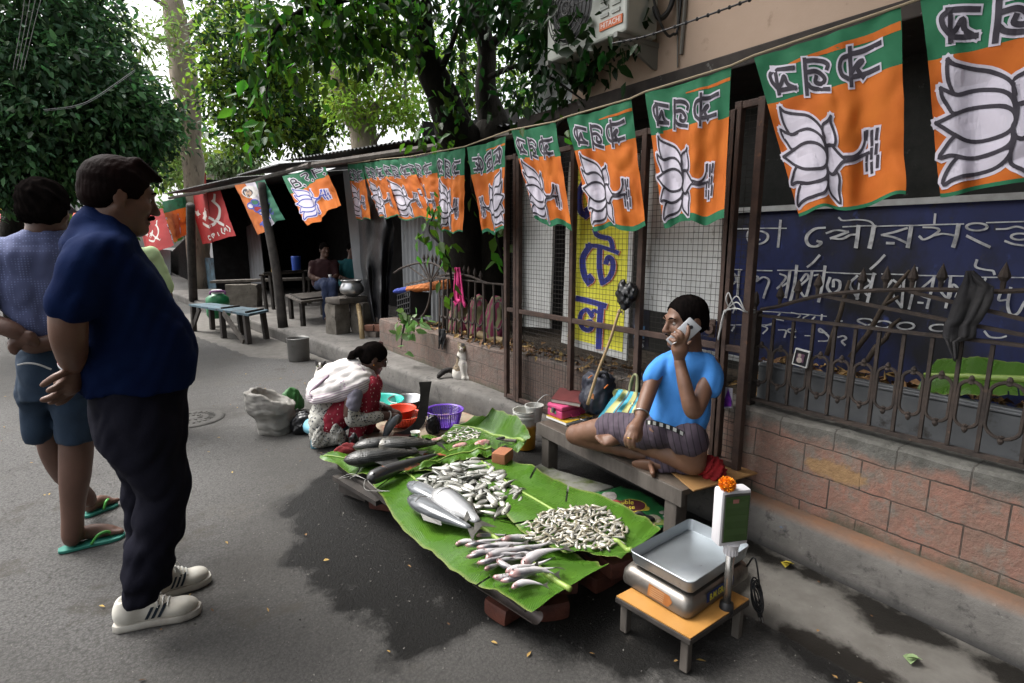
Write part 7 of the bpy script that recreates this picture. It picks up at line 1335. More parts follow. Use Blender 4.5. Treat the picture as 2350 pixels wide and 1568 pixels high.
def rrect(c,ax,ay,hx,hy,r,z,n=6):
    out=[]
    for i,(sx,sy) in enumerate(((1,1),(-1,1),(-1,-1),(1,-1))):
        for k in range(n+1): a=math.pi/2*(i+k/n); out.append(V((c.x,c.y,z))+ax*(sx*(hx-r)+math.cos(a)*r)+ay*(sy*(hy-r)+math.sin(a)*r))
    return out
def loftR(b,rings,m=0,cap0=True,cap1=True):
    n=len(rings[0]); vs=[p for R_ in rings for p in R_]; fs=[(i*n+k,i*n+(k+1)%n,(i+1)*n+(k+1)%n,(i+1)*n+k) for i in range(len(rings)-1) for k in range(n)]
    if cap0: fs.append(tuple(range(n))[::-1])
    if cap1: fs.append(tuple((len(rings)-1)*n+k for k in range(n)))
    b.add(vs,fs,m)
c0=ctr+V((.0,.0,0))-ex*.012; ZT=TZ-.05; M_sst=mat('scuffed_steel',(.20,.185,.165),(.145,.13,.115),sc=6,rough=.38,metal=.75,layers=[((.075,.06,.048),9,.58,.7)]); M_tray=mat('tray_steel',(.40,.43,.45),(.34,.37,.39),sc=5,rough=.4,metal=.85,layers=[((.24,.25,.25),22,.64,.7)],rough2=.5)
b_=MB(); loftR(b_,[rrect(c0,ex,ey,hx*1.12,hy*1.06,.03,z0),rrect(c0,ex,ey,hx*1.13,hy*1.07,.03,z0+.012),rrect(c0,ex,ey,hx*1.11,hy*1.05,.03,z0+.045),rrect(c0,ex,ey,hx*1.02,hy*.96,.03,ZT-.018),rrect(c0,ex,ey,hx*.9,hy*.85,.03,ZT-.014)]); b_.build('body',M_sst,SCL,smooth='auto')
for dx in (-.5,.5):
    for dy in (-.5,.5): b_=MB(); q=c0+ex*hx*dx*1.6+ey*hy*dy*1.6; b_.lathe(V((q.x,q.y,KZ+.005)),[(0,0),(.015,0),(.015,.008),(0,.008)],10); b_.build('foot',M_blk,SCL)
b_=MB(); loftR(b_,[rrect(ctr,ex,ey,.05,.05,.01,ZT-.014),rrect(ctr,ex,ey,.05,.05,.01,ZT)],cap0=False,cap1=False); b_.build('spindle',M_blk,SCL)
b_=MB(); loftR(b_,[rrect(ctr,ex,ey,hx*.93,hy*.93,.02,ZT+.006),rrect(ctr,ex,ey,hx*.955,hy*.95,.022,ZT+.003),rrect(ctr,ex,ey,hx*.97,hy*.97,.022,ZT+.010),rrect(ctr,ex,ey,hx*1.0,hy*1.0,.022,TZ),rrect(ctr,ex,ey,hx*1.006,hy*1.008,.023,TZ-.002)],cap0=True,cap1=False); o=b_.build('tray',M_tray,SCL,smooth='auto'); md=o.modifiers.new('s','SOLIDIFY'); md.thickness=.0025
def scm(x,y,o): return V((c0.x,c0.y,0))-ey*(hy*(1.065-.09*max(0,(y+.012)/.03)*.4)+o)+ex*x+V((0,0,z0+.033+y))
b_=MB(); patch(b_,[(-.02,-.024),(.07,-.024),(.085,.0),(.07,.016),(-.02,.02)],scm,.003,cell=.02); b_.build('maker_plate',mat('copper_label',(.32,.12,.03),(.25,.09,.025),sc=30,rough=.35),SCL)
for r_i in range(5): b_=MB(); b_.box(scm(.02,-.016+r_i*.007,.0045),(.06,.0006,.0018),Matrix((ex,ey,V((0,0,1)))).transposed()); b_.build('print_line',mat('label_print',(.5,.35,.2)),SCL)
def sce(x,y,o): return V((c0.x,c0.y,0))+ex*(hx*1.12-.002+o-.05*max(0,y)*.6)+ey*x+V((0,0,z0+.033+y))
b_=MB(); patch(b_,[(-.10,-.022),(.08,-.022),(.08,.022),(-.10,.022)],sce,.003,cell=.03); b_.build('brand_plate',mat('dark_blue_label',(.012,.02,.09),(.02,.05,.2),sc=14),SCL)
textmesh('B.M.GROUP',.036,lambda x,y,o:sce(-.01+x*.8,y,o+.005),.0,mat('label_yellow',(.6,.55,.05)),'lettering',SCL,bold=.0012)
# pole and display
pb0=pz(*cS(845,1110),.12); M_chr=mat('pole_steel',(.42,.4,.37),(.34,.32,.3),sc=8,rough=.25,metal=.9); M_dw=mat('display_white',(.62,.60,.62),(.54,.53,.54),sc=5,rough=.45,layers=[((.4,.38,.38),12,.64,.7)])
ZD0=zl(*cS(852,640),pb0).z; ZD1=zl(*cS(790,270),pb0).z; 
b_=MB(); b_.lathe(pb0,[(.012,0),(.022,0),(.026,.02),(.024,.05),(.014,.055)],16); b_.build('pole_socket',M_blk,SCL,smooth=True); b_=MB(); b_.tube([pb0+V((0,0,.02)),V((pb0.x,pb0.y,ZD0))],.0145,16); b_.build('pole',M_chr,SCL,smooth=True)
b_=MB(); b_.lathe(V((pb0.x,pb0.y,ZD0-.035)),[(.017,0),(.022,.004),(.024,.03),(.03,.045),(.012,.05)],20)
for k in range(14): a=k*.449; b_.box(V((pb0.x+.0235*math.cos(a),pb0.y+.0235*math.sin(a),ZD0-.02)),(.004,.003,.024),Matrix.Rotation(a,3,'Z'))
b_.build('collar',M_dw,SCL,smooth='auto')
dl=zl(*cS(745,450),pb0); dm_=zl(*cS(825,450),pb0); dr=zl(*cS(970,450),pb0)
wx_=.115; wy_=.055; dc=V((pb0.x+.004,pb0.y+.012,(ZD0+ZD1)/2+.005)); hzD=(ZD1-ZD0)
RD=Matrix.Rotation(math.atan2(ey.y,ey.x)-rad(27),3,'Z'); b_=MB(); b_.box(dc,(wx_,wy_,hzD),RD,bev=.010); b_.build('display_case',M_dw,SCL,smooth='auto')
b_=MB(); b_.box(dc+RD@V((0,-wy_/2-.002,.004)),(wx_*.86,.006,hzD*.86),RD,bev=.002); b_.build('bezel',mat('display_bezel',(.06,.06,.055),rough=.4),SCL); b_=MB(); b_.box(dc+RD@V((0,-wy_/2-.0055,.002)),(wx_*.78,.003,hzD*.80),RD); b_.build('screen',mat('green_screen',(.035,.07,.018),(.045,.085,.025),sc=9,rough=.25),SCL)
for k in range(3): b_=MB(); b_.box(dc+RD@V((0,-wy_/2-.0075,-.045+k*.05)),(wx_*.68,.0012,.022),RD); b_.build('readout',mat('readout',(.045,.085,.025),rough=.2),SCL)
b_=MB(); b_.box(dc+RD@V((-.008,-wy_/2-.0076,.068)),(.022,.0012,.014),RD); b_.build('screen_sticker',mat('red_sticker',(.3,.12,.1)),SCL)
mg=V((dc.x-.035,dc.y,dc.z+hzD/2)); MG=thing('marigold','orange marigold flower on top of the scale display','flower',mg)
r2=np.random.default_rng(5); n_=420; d_=r2.normal(size=(n_,3)); d_/=np.linalg.norm(d_,axis=1)[:,None]; C_=np.array(mg)+np.array([0,0,.02])+d_*.020*np.array([1,1,.85]); d_[:,2]+=.3
link('petals',leafmesh('petals',C_,d_,r2.normal(size=(n_,3))+np.array([0,0,.6]),r2.uniform(.008,.013,n_),r2.uniform(.006,.009,n_),.3,.1),mat('marigold_orange',(.78,.24,.004),rough=.7,rand=.35),MG); b_=MB(); b_.ball(mg+V((0,0,.018)),(.02,.02,.016),12); b_.build('core',mat('marigold_core',(.6,.2,.005)),MG)
b_=MB(); cq=c0+ex*hx*1.1+ey*hy*.9; P_=[V((cq.x,cq.y,z0+.05)),V((cq.x,cq.y,z0+.10))+ex*.03,V((cq.x,cq.y,.14))+ex*.06]
b_.tube(P_,.0035,6,sub=5); 
for k in range(7): ra=.03+.005*(k%3); cc=V((cq.x,cq.y,.09+.006*k))+ex*(.045+.004*(k%4)); b_.tube([cc+V((ra*.5*math.cos(a),ra*math.sin(a)*.6,ra*1.3*math.sin(a+.4))) for a in np.linspace(0,6.28,15)],.0033,5)
b_.build('power_cord',M_blk,SCL,smooth=True); b_=MB(); b_.tube([V((cq.x,cq.y,.06))+ex*.06,V((cq.x,cq.y,.03))+ex*.07],.009,8); b_.build('plug',M_blk,SCL); b_=MB()
for s_ in (-1,1): b_.tube([V((cq.x,cq.y+s_*.006,.03))+ex*.07,V((cq.x,cq.y+s_*.006,.012))+ex*.076],.002,5)
b_.build('plug_pins',M_alu,SCL)
# fallen leaves and grit on the road
n_=260; L_=[]
rr3=np.random.default_rng(12)
x_=np.concatenate([rr3.uniform(-2,2.35,240),rr3.uniform(1.2,2.6,160)]); y_=np.concatenate([rr3.uniform(.5,7,240),rr3.uniform(3.5,6.5,160)]); ok=x_<2.38-.13*np.maximum(0,y_-2.9); x_,y_=x_[ok],y_[ok]; n_=len(x_)
lm=leafmesh('fallen_leaves',np.stack([x_,y_,np.full(n_,.008)],1),rr3.normal(size=(n_,3))*np.array([1,1,.05]),rr3.normal(size=(n_,3))*.25+np.array([0,0,1]),rr3.uniform(.012,.035,n_),rr3.uniform(.006,.014,n_),.4,.05)
tag(link('fallen_leaves',lm,mat('fallen_leaf',(.26,.16,.05),(.16,.09,.03),sc=9,rough=.8,rand=.6),None,(0,2,0)),kind='stuff')
n_=5000; x_=rr3.uniform(-2.2,2.2,n_); y_=rr3.uniform(.6,6,n_); dd=rr3.normal(size=(n_,3)); dd[:,2]*=.2
lm=leafmesh('grit',np.stack([x_,y_,np.full(n_,.004)],1),dd,rr3.normal(size=(n_,3))*.5+np.array([0,0,1]),rr3.uniform(.003,.010,n_),rr3.uniform(.003,.008,n_),.8,-.2); tag(link('grit',lm,mat('grit_stone',(.10,.095,.085),rough=.9,rand=.6),None,(0,2,0)),kind='stuff')
for (u,v,lb,cc) in ((1802,1303,'curled yellow leaf on the pavement by the wet gutter',(.35,.28,.03)),(2090,1525,'pale green leaf on the pavement near the bottom right',(.2,.28,.13)),(1040,1290,'',None)):
    if not cc: continue
    p=pz(u,v,.01); lm=leafmesh('fallen_leaf',[tuple(p),tuple(p+V((.01,.02,.01)))],[(1,.3,.1),(.6,-.8,.2)],[(0,.3,1),(.4,0,1)],[.07,.05],[.045,.03],.5,.1); tag(link('fallen_leaf',lm,mat('leaf_%d'%u,cc,rough=.6),None,p),lb,'leaf')
# ================================================================== PEOPLE
UP=V((0,0,1))
class Fig:
    def __init__(s,q,tr=lambda x,y:(x,y)):
        s.q=V(q); s.n=V((q[0],q[1],0)).normalized(); s.r=V((s.n.y,-s.n.x,0)); s.tr=tr
    def J(s,u,v,off=0): return pn(*s.tr(u,v),s.q+s.n*off,s.n)
    def hw(s,u,v,w,off=0): return (s.J(u+w,v,off)-s.J(u-w,v,off)).length/2
    def ch(s,L,k=.02,sub=4,op='u'): return chain([s.J(*p[:3]) for p in L],[s.hw(p[0],p[1],p[3],p[2]) for p in L],op,k,sub)
    def loft(s,rows,k=.02,pw=2.2,op='u'):
        st=[]
        for v,a,b,lat,*o in rows:
            off=o[0] if o else 0; A_,B_=s.J(a,v,off),s.J(b,v,off); c=(A_+B_)/2; st.append((c.z,c.x,c.y,(A_-B_).length/2,lat))
        return loft(st,s.r,op,k,pw)
def hframe(f,up=UP):
    f=V(f).normalized(); l=V(up).cross(f).normalized(); u=f.cross(l); return Matrix((f,l,u)).transposed()
def headp(C,f,s=1,up=UP,ears=True,fat=0,nose=1):
    R=hframe(f,up); t=lambda x,y,z:C+R@(V((x,y,z))*s); E=lambda c,r,op='u',k=.02:ell(t(*c),tuple(a*s for a in r),R,op,k*s)
    K=lambda a,b,ra,rb,k=.015:cone(t(*a),t(*b),ra*s,rb*s,'u',k*s)
    L=[E((-.012,0,.032),(.097,.075,.085)),E((.032,0,-.03),(.062,.060+fat*.5,.085),k=.03),K((.01,0,-.085),(.066,0,-.107),.042+fat,.020,.03),
       K((-.01,.052+fat,-.05),(.058,.022,-.102),.020,.016,.03),K((-.01,-.052-fat,-.05),(.058,-.022,-.102),.020,.016,.03),
       K((.083,.036,.024),(.086,-.036,.024),.011,.011,.02),E((.060,.043,-.025),(.026,.022,.022),k=.02),E((.060,-.043,-.025),(.026,.022,.022),k=.02),
       E((.094,.032,.004),(.013,.018,.011),'s',.012),E((.094,-.032,.004),(.013,.018,.011),'s',.012),
       K((.090,0,.014),(.114*nose+.002*(1-nose),0,-.032),.008,.0125,.012),E((.104,.012,-.036),(.012,.008,.008),k=.008),E((.104,-.012,-.036),(.012,.008,.008),k=.008),
       E((.092,0,-.062),(.012,.023,.0055),k=.008),E((.088,0,-.074),(.013,.020,.007),k=.008),E((.078,0,-.1),(.018,.02,.016),k=.02),E((.1,0,-.068),(.01,.02,.0016),'s',.003)]
    if ears:
        for y in (1,-1): L+=[E((-.012,y*.079,-.006),(.022,.008,.034),k=.006),E((-.006,y*.089,-.004),(.010,.005,.017),'s',.006),E((-.006,y*.077,-.034),(.009,.008,.012),k=.006)]
    return L,t,R
def hairp(C,f,s=1,up=UP,th=.011,low=-.035,front=.075,side=True):
    R=hframe(f,up); t=lambda x,y,z:C+R@(V((x,y,z))*s); E=lambda c,r,op='u',k=.02:ell(t(*c),tuple(a*s for a in r),R,op,k*s)
    return [E((-.014,0,.034),(.099+th,.076+th,.087+th)),E((-.05,0,-.02),(.055+th,.066+th,.05),k=.03),
       E((.105,0,-.035),(.075,.10,.088),'s',.012),E((.03,.09,-.065),(.075,.05,.062),'s',.012),E((.03,-.09,-.065),(.075,.05,.062),'s',.012),half(-(R@V((.25,0,1))),t(-.05,0,low-.03))],t,R
def eyes(parent,t,R,s,lid=.5,skin=None):
    for y in (.032,-.032):
        b=MB(); b.ball(t(.0765,y,.003),.0112*s,10); b.build('eye',mat('eye_white',(.30,.26,.23),rough=.2),parent,smooth=True)
        b=MB(); b.ball(t(.0845,y,.001),(.0035*s,.0055*s,.0055*s),8,R=R); b.build('iris',M_eye,parent,smooth=True)
M_hair=mat('black_hair',(.004,.0035,.0035),(.009,.007,.0065),sc=60,rough=.6,bump=.15,bsc=120,spec=.0,stretch=(1,1,.3)); 
def skinmat(n,c): return mat(n,c,tuple(x*.78 for x in c),sc=7,rough=.5,bump=.12,bsc=160,layers=[(tuple(x*.7 for x in c),26,.6,.75)],spec=.45)
S_man1=skinmat('brown_skin',(.13,.062,.038)); S_man2=skinmat('dark_brown_skin',(.115,.058,.04)); S_wom=skinmat('deep_brown_skin',(.10,.050,.036)); S_sel=skinmat('warm_brown_skin',(.175,.088,.054))
def fingers(F,L,w,k=.006): 
    out=[]
    for pts in L:
        P=[F.J(*p) for p in pts]; n=len(P); out+=chain(P,[w*(1-.28*i/(n-1)) for i in range(n)],k=k,sub=3)
    return out
def footp(heel,toe,w=.045,h=.065,up=UP,ankle=None,k=.025):
    d=(toe-heel); L=d.length; d.normalize(); s=up.cross(d).normalized(); P=lambda a,b,c:heel+d*(a*L)+s*b+up*c
    R=Matrix((d,s,up)).transposed(); out=[ell(P(.14,0,.035),(.16*L,w*.72,.036),R,k=k),ell(P(.45,0,.035),(.30*L,w*.75,.034),R,k=k),ell(P(.70,0,.022),(.2*L,w,.023),R,k=k)]
    for i,(b,l) in enumerate(((-.72,1.0),(-.34,1.0),(.02,.97),(.36,.93),(.66,.87))): out.append(cone(P(.78,b*w,.018),P(l-.02,b*w*1.05,.012),.0115 if i else .0135,.010 if i else .0125,k=.006))
    return out,P,R
# ---------------------------------------------------------------- man in navy polo
F=Fig(pz(345,1432,0)); J=F.J
MAN=thing('person','heavy man in navy polo shirt and dark trousers standing with hands behind his back','person',pz(345,1432,0))
fc=(F.r*.97-UP*.22+F.n*.12); fu=(UP+F.r*.2); C=J(276,449); hs_=.98
Lh,t,R=headp(C,fc,hs_,fu,fat=.008); neck=[cone(t(-.02,0,-.06),J(246,520),.056,.060,k=.03),cone(J(244,515),J(230,565),.06,.075,k=.03)]
skin=[sdf(Lh+neck,.0042)]
arm=F.ch([(190,600,-.17,46),(160,700,-.20,42),(158,770,-.20,40),(166,815,-.13,33),(172,838,-.08,24)],.02)
farm=F.ch([(215,600,.2,44),(190,740,.22,40),(185,800,.1,32),(180,838,.0,24)],.02)
hand=[cone(J(172,838,-.08),J(160,872,-.07),.027,.036,k=.02),ell(J(156,880,-.06),(.035,.03,.042),k=.02),cone(J(180,838,0),J(165,880,-.02),.026,.034,k=.02)]
hand+=fingers(F,[[(170,846,-.1),(134,862,-.12),(116,872,-.12),(98,884,-.11)],[(158,868,-.09),(128,890,-.1),(112,897,-.1)],[(155,882,-.08),(130,905,-.08),(114,914,-.08),(98,918,-.08)],[(160,893,-.06),(140,913,-.06),(116,924,-.06)],[(166,900,-.04),(148,918,-.04),(132,926,-.04)]],.0115)
skin.append(sdf(arm,.008)); skin.append(sdf(farm,.009)); skin.append(sdf(hand+F.ch([(166,815,-.13,33),(172,838,-.08,24)],.01)[-2:],.004))
sdfobj('body',skin,S_man1,MAN)
Hp,_,_=hairp(C,fc,hs_,fu,th=.012,low=-.05)
Hp.append(ell(t(.112,0,-.012),(.075,.1,.088),R,op='s',k=.01)); Hp.append(cone(t(.03,-.03,.118),t(.108,-.008,.086),.022,.010,k=.02)); Hp.append(cone(t(.03,.03,.116),t(.106,.02,.085),.022,.009,k=.02))
sdfobj('hair',sdf(Hp,.0045,disp=wob(.0022,150,3,(1,1,.5))),mat('reddish_black_hair',(.004,.003,.003),(.009,.004,.0035),sc=5,rough=.6,bump=.15,bsc=120,spec=.02),MAN)
eyes(MAN,t,R,hs_); b_=MB(); 
for y in (1,-1): b_.tube([t(.104,y*.003,-.052),t(.100,y*.018,-.055),t(.086,y*.032,-.064)],[.008,.008,.003],6,sub=3)
b_.build('moustache',M_hair,MAN,smooth=True)
for y in (1,-1): b_=MB(); b_.tube([t(.096,y*.014,.026),t(.094,y*.034,.032),t(.082,y*.05,.026)],[.004,.005,.002],6,sub=3); b_.build('eyebrow',M_hair,MAN,smooth=True)
M_navy=mat('navy_polo',(.005,.013,.05),(.004,.009,.037),sc=5,rough=.9,spec=.04,bump=.2,bsc=220)
rows=[(500,196,262,.07),(520,180,285,.115),(545,162,312,.19),(600,148,340,.215),(650,150,372,.21),(700,158,404,.205),(750,164,436,.20),(790,166,450,.20),(830,172,451,.195),(870,180,446,.19),(890,186,443,.19)]
Sh=[F.loft(rows,k=.03,pw=2.3)]+F.ch([(205,575,-.15,52),(188,620,-.185,54),(172,680,-.20,52),(166,708,-.205,51)],.03)+F.ch([(225,575,.16,52),(200,700,.22,50)],.03)
n1=(J(166,708,-.205)-J(188,620,-.185)).normalized()
Sh.append(cone(J(228,528),J(225,565),.085,.11,k=.02)); 
collar=[cone(J(228,512),t(-.028,0,-.062),.088,.080,k=.01),cone(t(-.028,0,-.075),t(-.026,0,-.02),.070,.07,op='s',k=.004)]
cut=[half(-UP,J(300,889)),]
fA=fold(.009,8,80); fB=wob(.004,9,81,(1,1,.6))
sdfobj('polo_shirt',[sdf([p for p in Sh[:1]]+Sh[1:5]*0+Sh[1:]+cut,.0085,disp=lambda X,Y,Z:fA(X,Y,Z)+fB(X,Y,Z)+.0*Z)],M_navy,MAN)
sdfobj('collar',sdf([cone(J(242,545),t(-.022,0,-.058),.094,.078,k=.01),cone(J(242,550),t(-.014,0,.0),.075,.07,op='s',k=.004),half(UP+F.r*.62,J(208,500)),half(-UP,J(238,548))],.0055,disp=wob(.003,30,9)),M_navy,MAN)
M_trs=mat('dark_trousers',(.008,.008,.013),(.012,.012,.019),sc=5,rough=.9,spec=.04,bump=.25,bsc=200)
Tr=[F.loft([(872,196,436,.17),(910,204,432,.175),(950,208,428,.18),(1000,220,426,.18),(1040,250,424,.165)],k=.03,pw=2.4)]+F.ch([(325,980,-.085,94),(346,1050,-.09,76),(376,1128,-.10,53),(366,1180,-.1,50),(352,1240,-.1,46),(340,1300,-.1,45),(330,1348,-.1,47)],.03)+F.ch([(322,980,.10,88),(334,1060,.11,56),(328,1130,.12,36),(324,1230,.12,32),(336,1318,.12,36)],.03)
def trf(X,Y,Z):
    z0=J(340,1374).z; k=np.clip((J(340,1100).z-Z)/(J(340,1100).z-z0),0,1.2); return -.009*k*np.sin(Z*62+3*np.sin(X*18+Y*14))+.004*np.sin(Z*30+X*25-Y*18)
fT=fold(.009,12,83)
sdfobj('trousers',sdf(Tr,.008,disp=lambda X,Y,Z:trf(X,Y,Z)+fT(X,Y,Z)),M_trs,MAN)
M_shoe=mat('worn_white_leather',(.58,.56,.50),(.45,.42,.36),sc=9,rough=.55,layers=[((.26,.22,.17),12,.62,.75)]); M_sole=mat('shoe_sole',(.48,.46,.41),(.34,.31,.27),sc=12,rough=.7); M_strp=mat('shoe_stripe',(.012,.022,.035),rough=.5)
for heel,toe,sd in ((pz(262,1446,0),pz(464,1404,0),1),(pz(330,1382,0),pz(486,1330,0),1)):
    d=(toe-heel); L_=d.length; d.normalize(); s_=UP.cross(d).normalized(); P=lambda a,b,c:heel+d*(a*L_)+s_*b+UP*c; R_=Matrix((d,s_,UP)).transposed()
    SHO=[ell(P(.15,0,.060),(.15*L_,.036,.058),R_,k=.03),ell(P(.42,0,.062),(.24*L_,.038,.052),R_,k=.04),ell(P(.74,0,.042),(.23*L_,.046,.036),R_,k=.03),cone(P(.2,0,.08),P(.24,0,.13),.042,.046,k=.03),half(-UP,P(0,0,.022)),ell(P(.22,0,.15),(.05,.036,.05),R_,op='s',k=.01)]
    b_=sdfobj('shoe',sdf(SHO,.0055,disp=wob(.0015,60,5)),M_shoe,MAN)
    pts=[]
    n_=30; prof_=[(.0,.022),(.06,.038),(.2,.040),(.4,.038),(.6,.044),(.78,.050),(.9,.042),(.97,.030),(1.0,.018)]
    out=[]; 
    for i in range(n_): a=i/(n_-1); out.append((a*.985+.005,float(np.interp(a,[q[0] for q in prof_],[q[1] for q in prof_]))))
    ring=lambda z,g:[P(a,w_*g,z+.012*max(0,a-.8)*5*(.3 if z<.01 else .2)) for a,w_ in out]+[P(a,-w_*g,z+.012*max(0,a-.8)*5*(.3 if z<.01 else .2)) for a,w_ in reversed(out)]
    b2=MB(); loftR(b2,[ring(.002,.94),ring(.006,1.02),ring(.014,1.04),ring(.026,1.03),ring(.030,.97)]); b2.build('sole',M_sole,b_,smooth='auto')
    from mathutils.bvhtree import BVHTree
    ow=wloc(b_); bv=BVHTree.FromPolygons([q.co+ow for q in b_.data.vertices],[tuple(p.vertices) for p in b_.data.polygons])
    def onshoe(a,c):
        h_=bv.ray_cast(P(a,-.2,c),s_)[0]; return (h_ if h_ else P(a,-.04,c))-s_*.0018
    def ontop(a,w):
        h_=bv.ray_cast(P(a,w,.3),-UP)[0]; return (h_ if h_ else P(a,w,.09))+UP*.002
    for k in range(3):
        b2=MB(); x=.37+k*.07; b2.grid(lambda s,q:onshoe(x+.038*s+.085*q,.036+.048*q),3,6); b2.build('stripe',M_strp,b_,smooth=True)
    for k in range(5): b2=MB(); x=.42+k*.055; b2.tube([ontop(x,w) for w in (-.028,-.016,0,.016,.028)],.0032,5,sub=2); b2.build('lace',mat('lace_white',(.5,.5,.47)),b_)
    b2=MB(); b2.tube([ontop(.45,0),ontop(.49,-.02)+UP*.015,ontop(.54,-.03)+UP*.004,ontop(.46,-.005)+UP*.004,ontop(.53,-.034)],.003,5,sub=5); b2.tube([ontop(.45,0),ontop(.50,.015)+UP*.018,ontop(.55,.01)+UP*.004,ontop(.46,0)+UP*.004],.003,5,sub=5); b2.build('lace',mat('lace_white',(.5,.5,.47)),b_)
w_=J(168,832,-.085); ax_=(J(172,842,-.08)-J(166,815,-.13)).normalized(); e1,e2,_=frame(ax_)
b_=MB(); b_.tube([w_+(e1*math.cos(a)+e2*math.sin(a))*.037 for a in np.linspace(0,6.283,25)],.0045,7,cap=False); b_.build('bangle',M_alu,MAN,smooth=True)
b_=MB(); b_.tube([w_+ax_*-.012+(e1*math.cos(a)+e2*math.sin(a))*.036 for a in np.linspace(0,6.283,25)],.004,6,cap=False); b_.build('red_thread',mat('red_thread',(.3,.03,.03)),MAN)
# ---------------------------------------------------------------- man in blue T-shirt, seen from behind
F=Fig(pz(205,1248,0)); J=F.J; M2=thing('person','man in dotted blue T-shirt and shorts seen from behind in green flip-flops','person',pz(205,1248,0))
fc=F.n*.9+F.r*.35; C=J(104,480); Lh,t,R=headp(C,fc,.98); neck=[cone(t(-.02,0,-.05),J(95,548),.055,.065,k=.03)]
skin=[sdf(Lh+neck,.005)]
arms=F.ch([(-20,600,-.02,34),(-38,690,-.05,30),(-36,735,-.07,28),(10,750,-.13,22),(48,768,-.15,17)],.02)+F.ch([(172,600,.02,34),(190,690,.0,30),(170,760,-.08,26),(90,792,-.12,20),(60,790,-.13,17)],.02)
hands=[cone(J(48,768,-.15),J(66,776,-.15),.024,.03,k=.015),cone(J(60,790,-.13),J(38,788,-.13),.024,.03,k=.015)]+fingers(F,[[(66,772,-.16),(80,778,-.16),(88,788,-.15)],[(66,778,-.16),(78,786,-.16),(84,796,-.15)],[(40,785,-.14),(28,790,-.15),(22,800,-.15)],[(40,792,-.14),(30,798,-.15),(26,808,-.15)],[(42,798,-.14),(36,804,-.15),(34,812,-.15)],[(58,764,-.15),(72,764,-.17)]],.010)
leg1=F.ch([(176,985,-.02,38),(175,1040,-.02,37),(172,1095,-.02,34),(168,1150,-.02,26),(167,1195,-.02,22),(166,1222,-.02,21)],.02); leg2=F.ch([(118,985,.12,36),(126,1040,.14,32),(150,1090,.2,26),(190,1130,.28,18),(205,1150,.3,16)],.02)
ft1,P1,R1=footp(pz(148,1250,.018),pz(282,1218,.018),.042); ft2,P2,R2=footp(pz(196,1180,.018),pz(262,1150,.018),.040)
ft1=[ell(pz(165,1236,.06),(.035,.03,.04),k=.03)]+ft1
skin+= [sdf(chain([J(95,550),J(92,600),J(95,830),J(118,985,.12)],[.05,.07,.07,.05])+chain([J(92,600),J(150,840),J(176,990,-.02)],[.05,.07,.05])+chain([J(-20,600,-.02),J(92,590),J(172,600,.02)],[.04,.05,.04]),.012),sdf(arms,.009),sdf(hands,.0048),sdf(leg1+leg2+ft1+ft2,.0065)]
sdfobj('body',skin,S_man2,M2); Hp,_,_=hairp(C,fc,.98,th=.018,low=-.06); sdfobj('hair',sdf(Hp,.005,disp=wob(.006,70,13)),M_hair,M2); eyes(M2,t,R,.98)
def teefn(N,L,tc,src,col,mix,nz,rng):
    v=N.new('ShaderNodeTexVoronoi'); v.inputs['Scale'].default_value=95; v.inputs['Randomness'].default_value=.1; L.new(src,v.inputs['Vector']); c=mix(rng(nz(4),.3,.7),(.065,.078,.165),(.08,.095,.19)); return mix(rng(v.outputs['Distance'],.32,.22),c,(.15,.18,.33))
M_tee=mat('dotted_blue_tee',(.1,.1,.3),fn=teefn,rough=.85)
rows=[(530,58,142,.075),(545,10,178,.095),(580,-22,196,.12),(640,-22,190,.125),(700,-8,180,.125),(750,4,172,.125),(800,14,168,.125),(830,20,168,.12)]
fA=fold(.007,13,90); A_=J(0,720,-.12); B_=J(165,818,-.12); nn=(B_-A_).cross(F.n).normalized(); nn=nn if nn.z<0 else -nn
Ts=[F.loft(rows,k=.03,pw=2.3)]+F.ch([(0,575,0,44),(-28,640,-.03,42),(-38,676,-.04,40)],.03)+F.ch([(160,575,0,44),(186,640,0,42),(190,680,0,40)],.03)+[half(nn,A_),cone(t(-.02,0,-.07),t(-.02,0,-.02),.062,.062,op='s',k=.01)]
sdfobj('tee_shirt',sdf(Ts,.0085,disp=lambda X,Y,Z:fA(X,Y,Z)),M_tee,M2)
M_sho=mat('blue_green_shorts',(.008,.022,.045),(.011,.028,.054),sc=5,rough=.85,bump=.2,bsc=150); fA=fold(.008,12,91)
So=[F.loft([(790,38,178,.115),(830,36,190,.125),(880,38,205,.13),(910,44,208,.125)],k=.03)]+F.ch([(88,880,.02,50),(86,940,.04,42),(86,1010,.05,33)],.02)+F.ch([(160,880,-.03,52),(172,940,-.04,50),(181,1015,-.04,46)],.02)+[half(-UP,J(150,1010))]
sdfobj('shorts',sdf(So,.008,disp=lambda X,Y,Z:fA(X,Y,Z)),M_sho,M2)
b_=MB(); b_.tube([J(40,838,-.15),J(60,834,-.16),J(85,836,-.17),J(118,848,-.17)],.004,6,sub=4); b_.build('drawstring',mat('white_string',(.45,.45,.44)),M2)
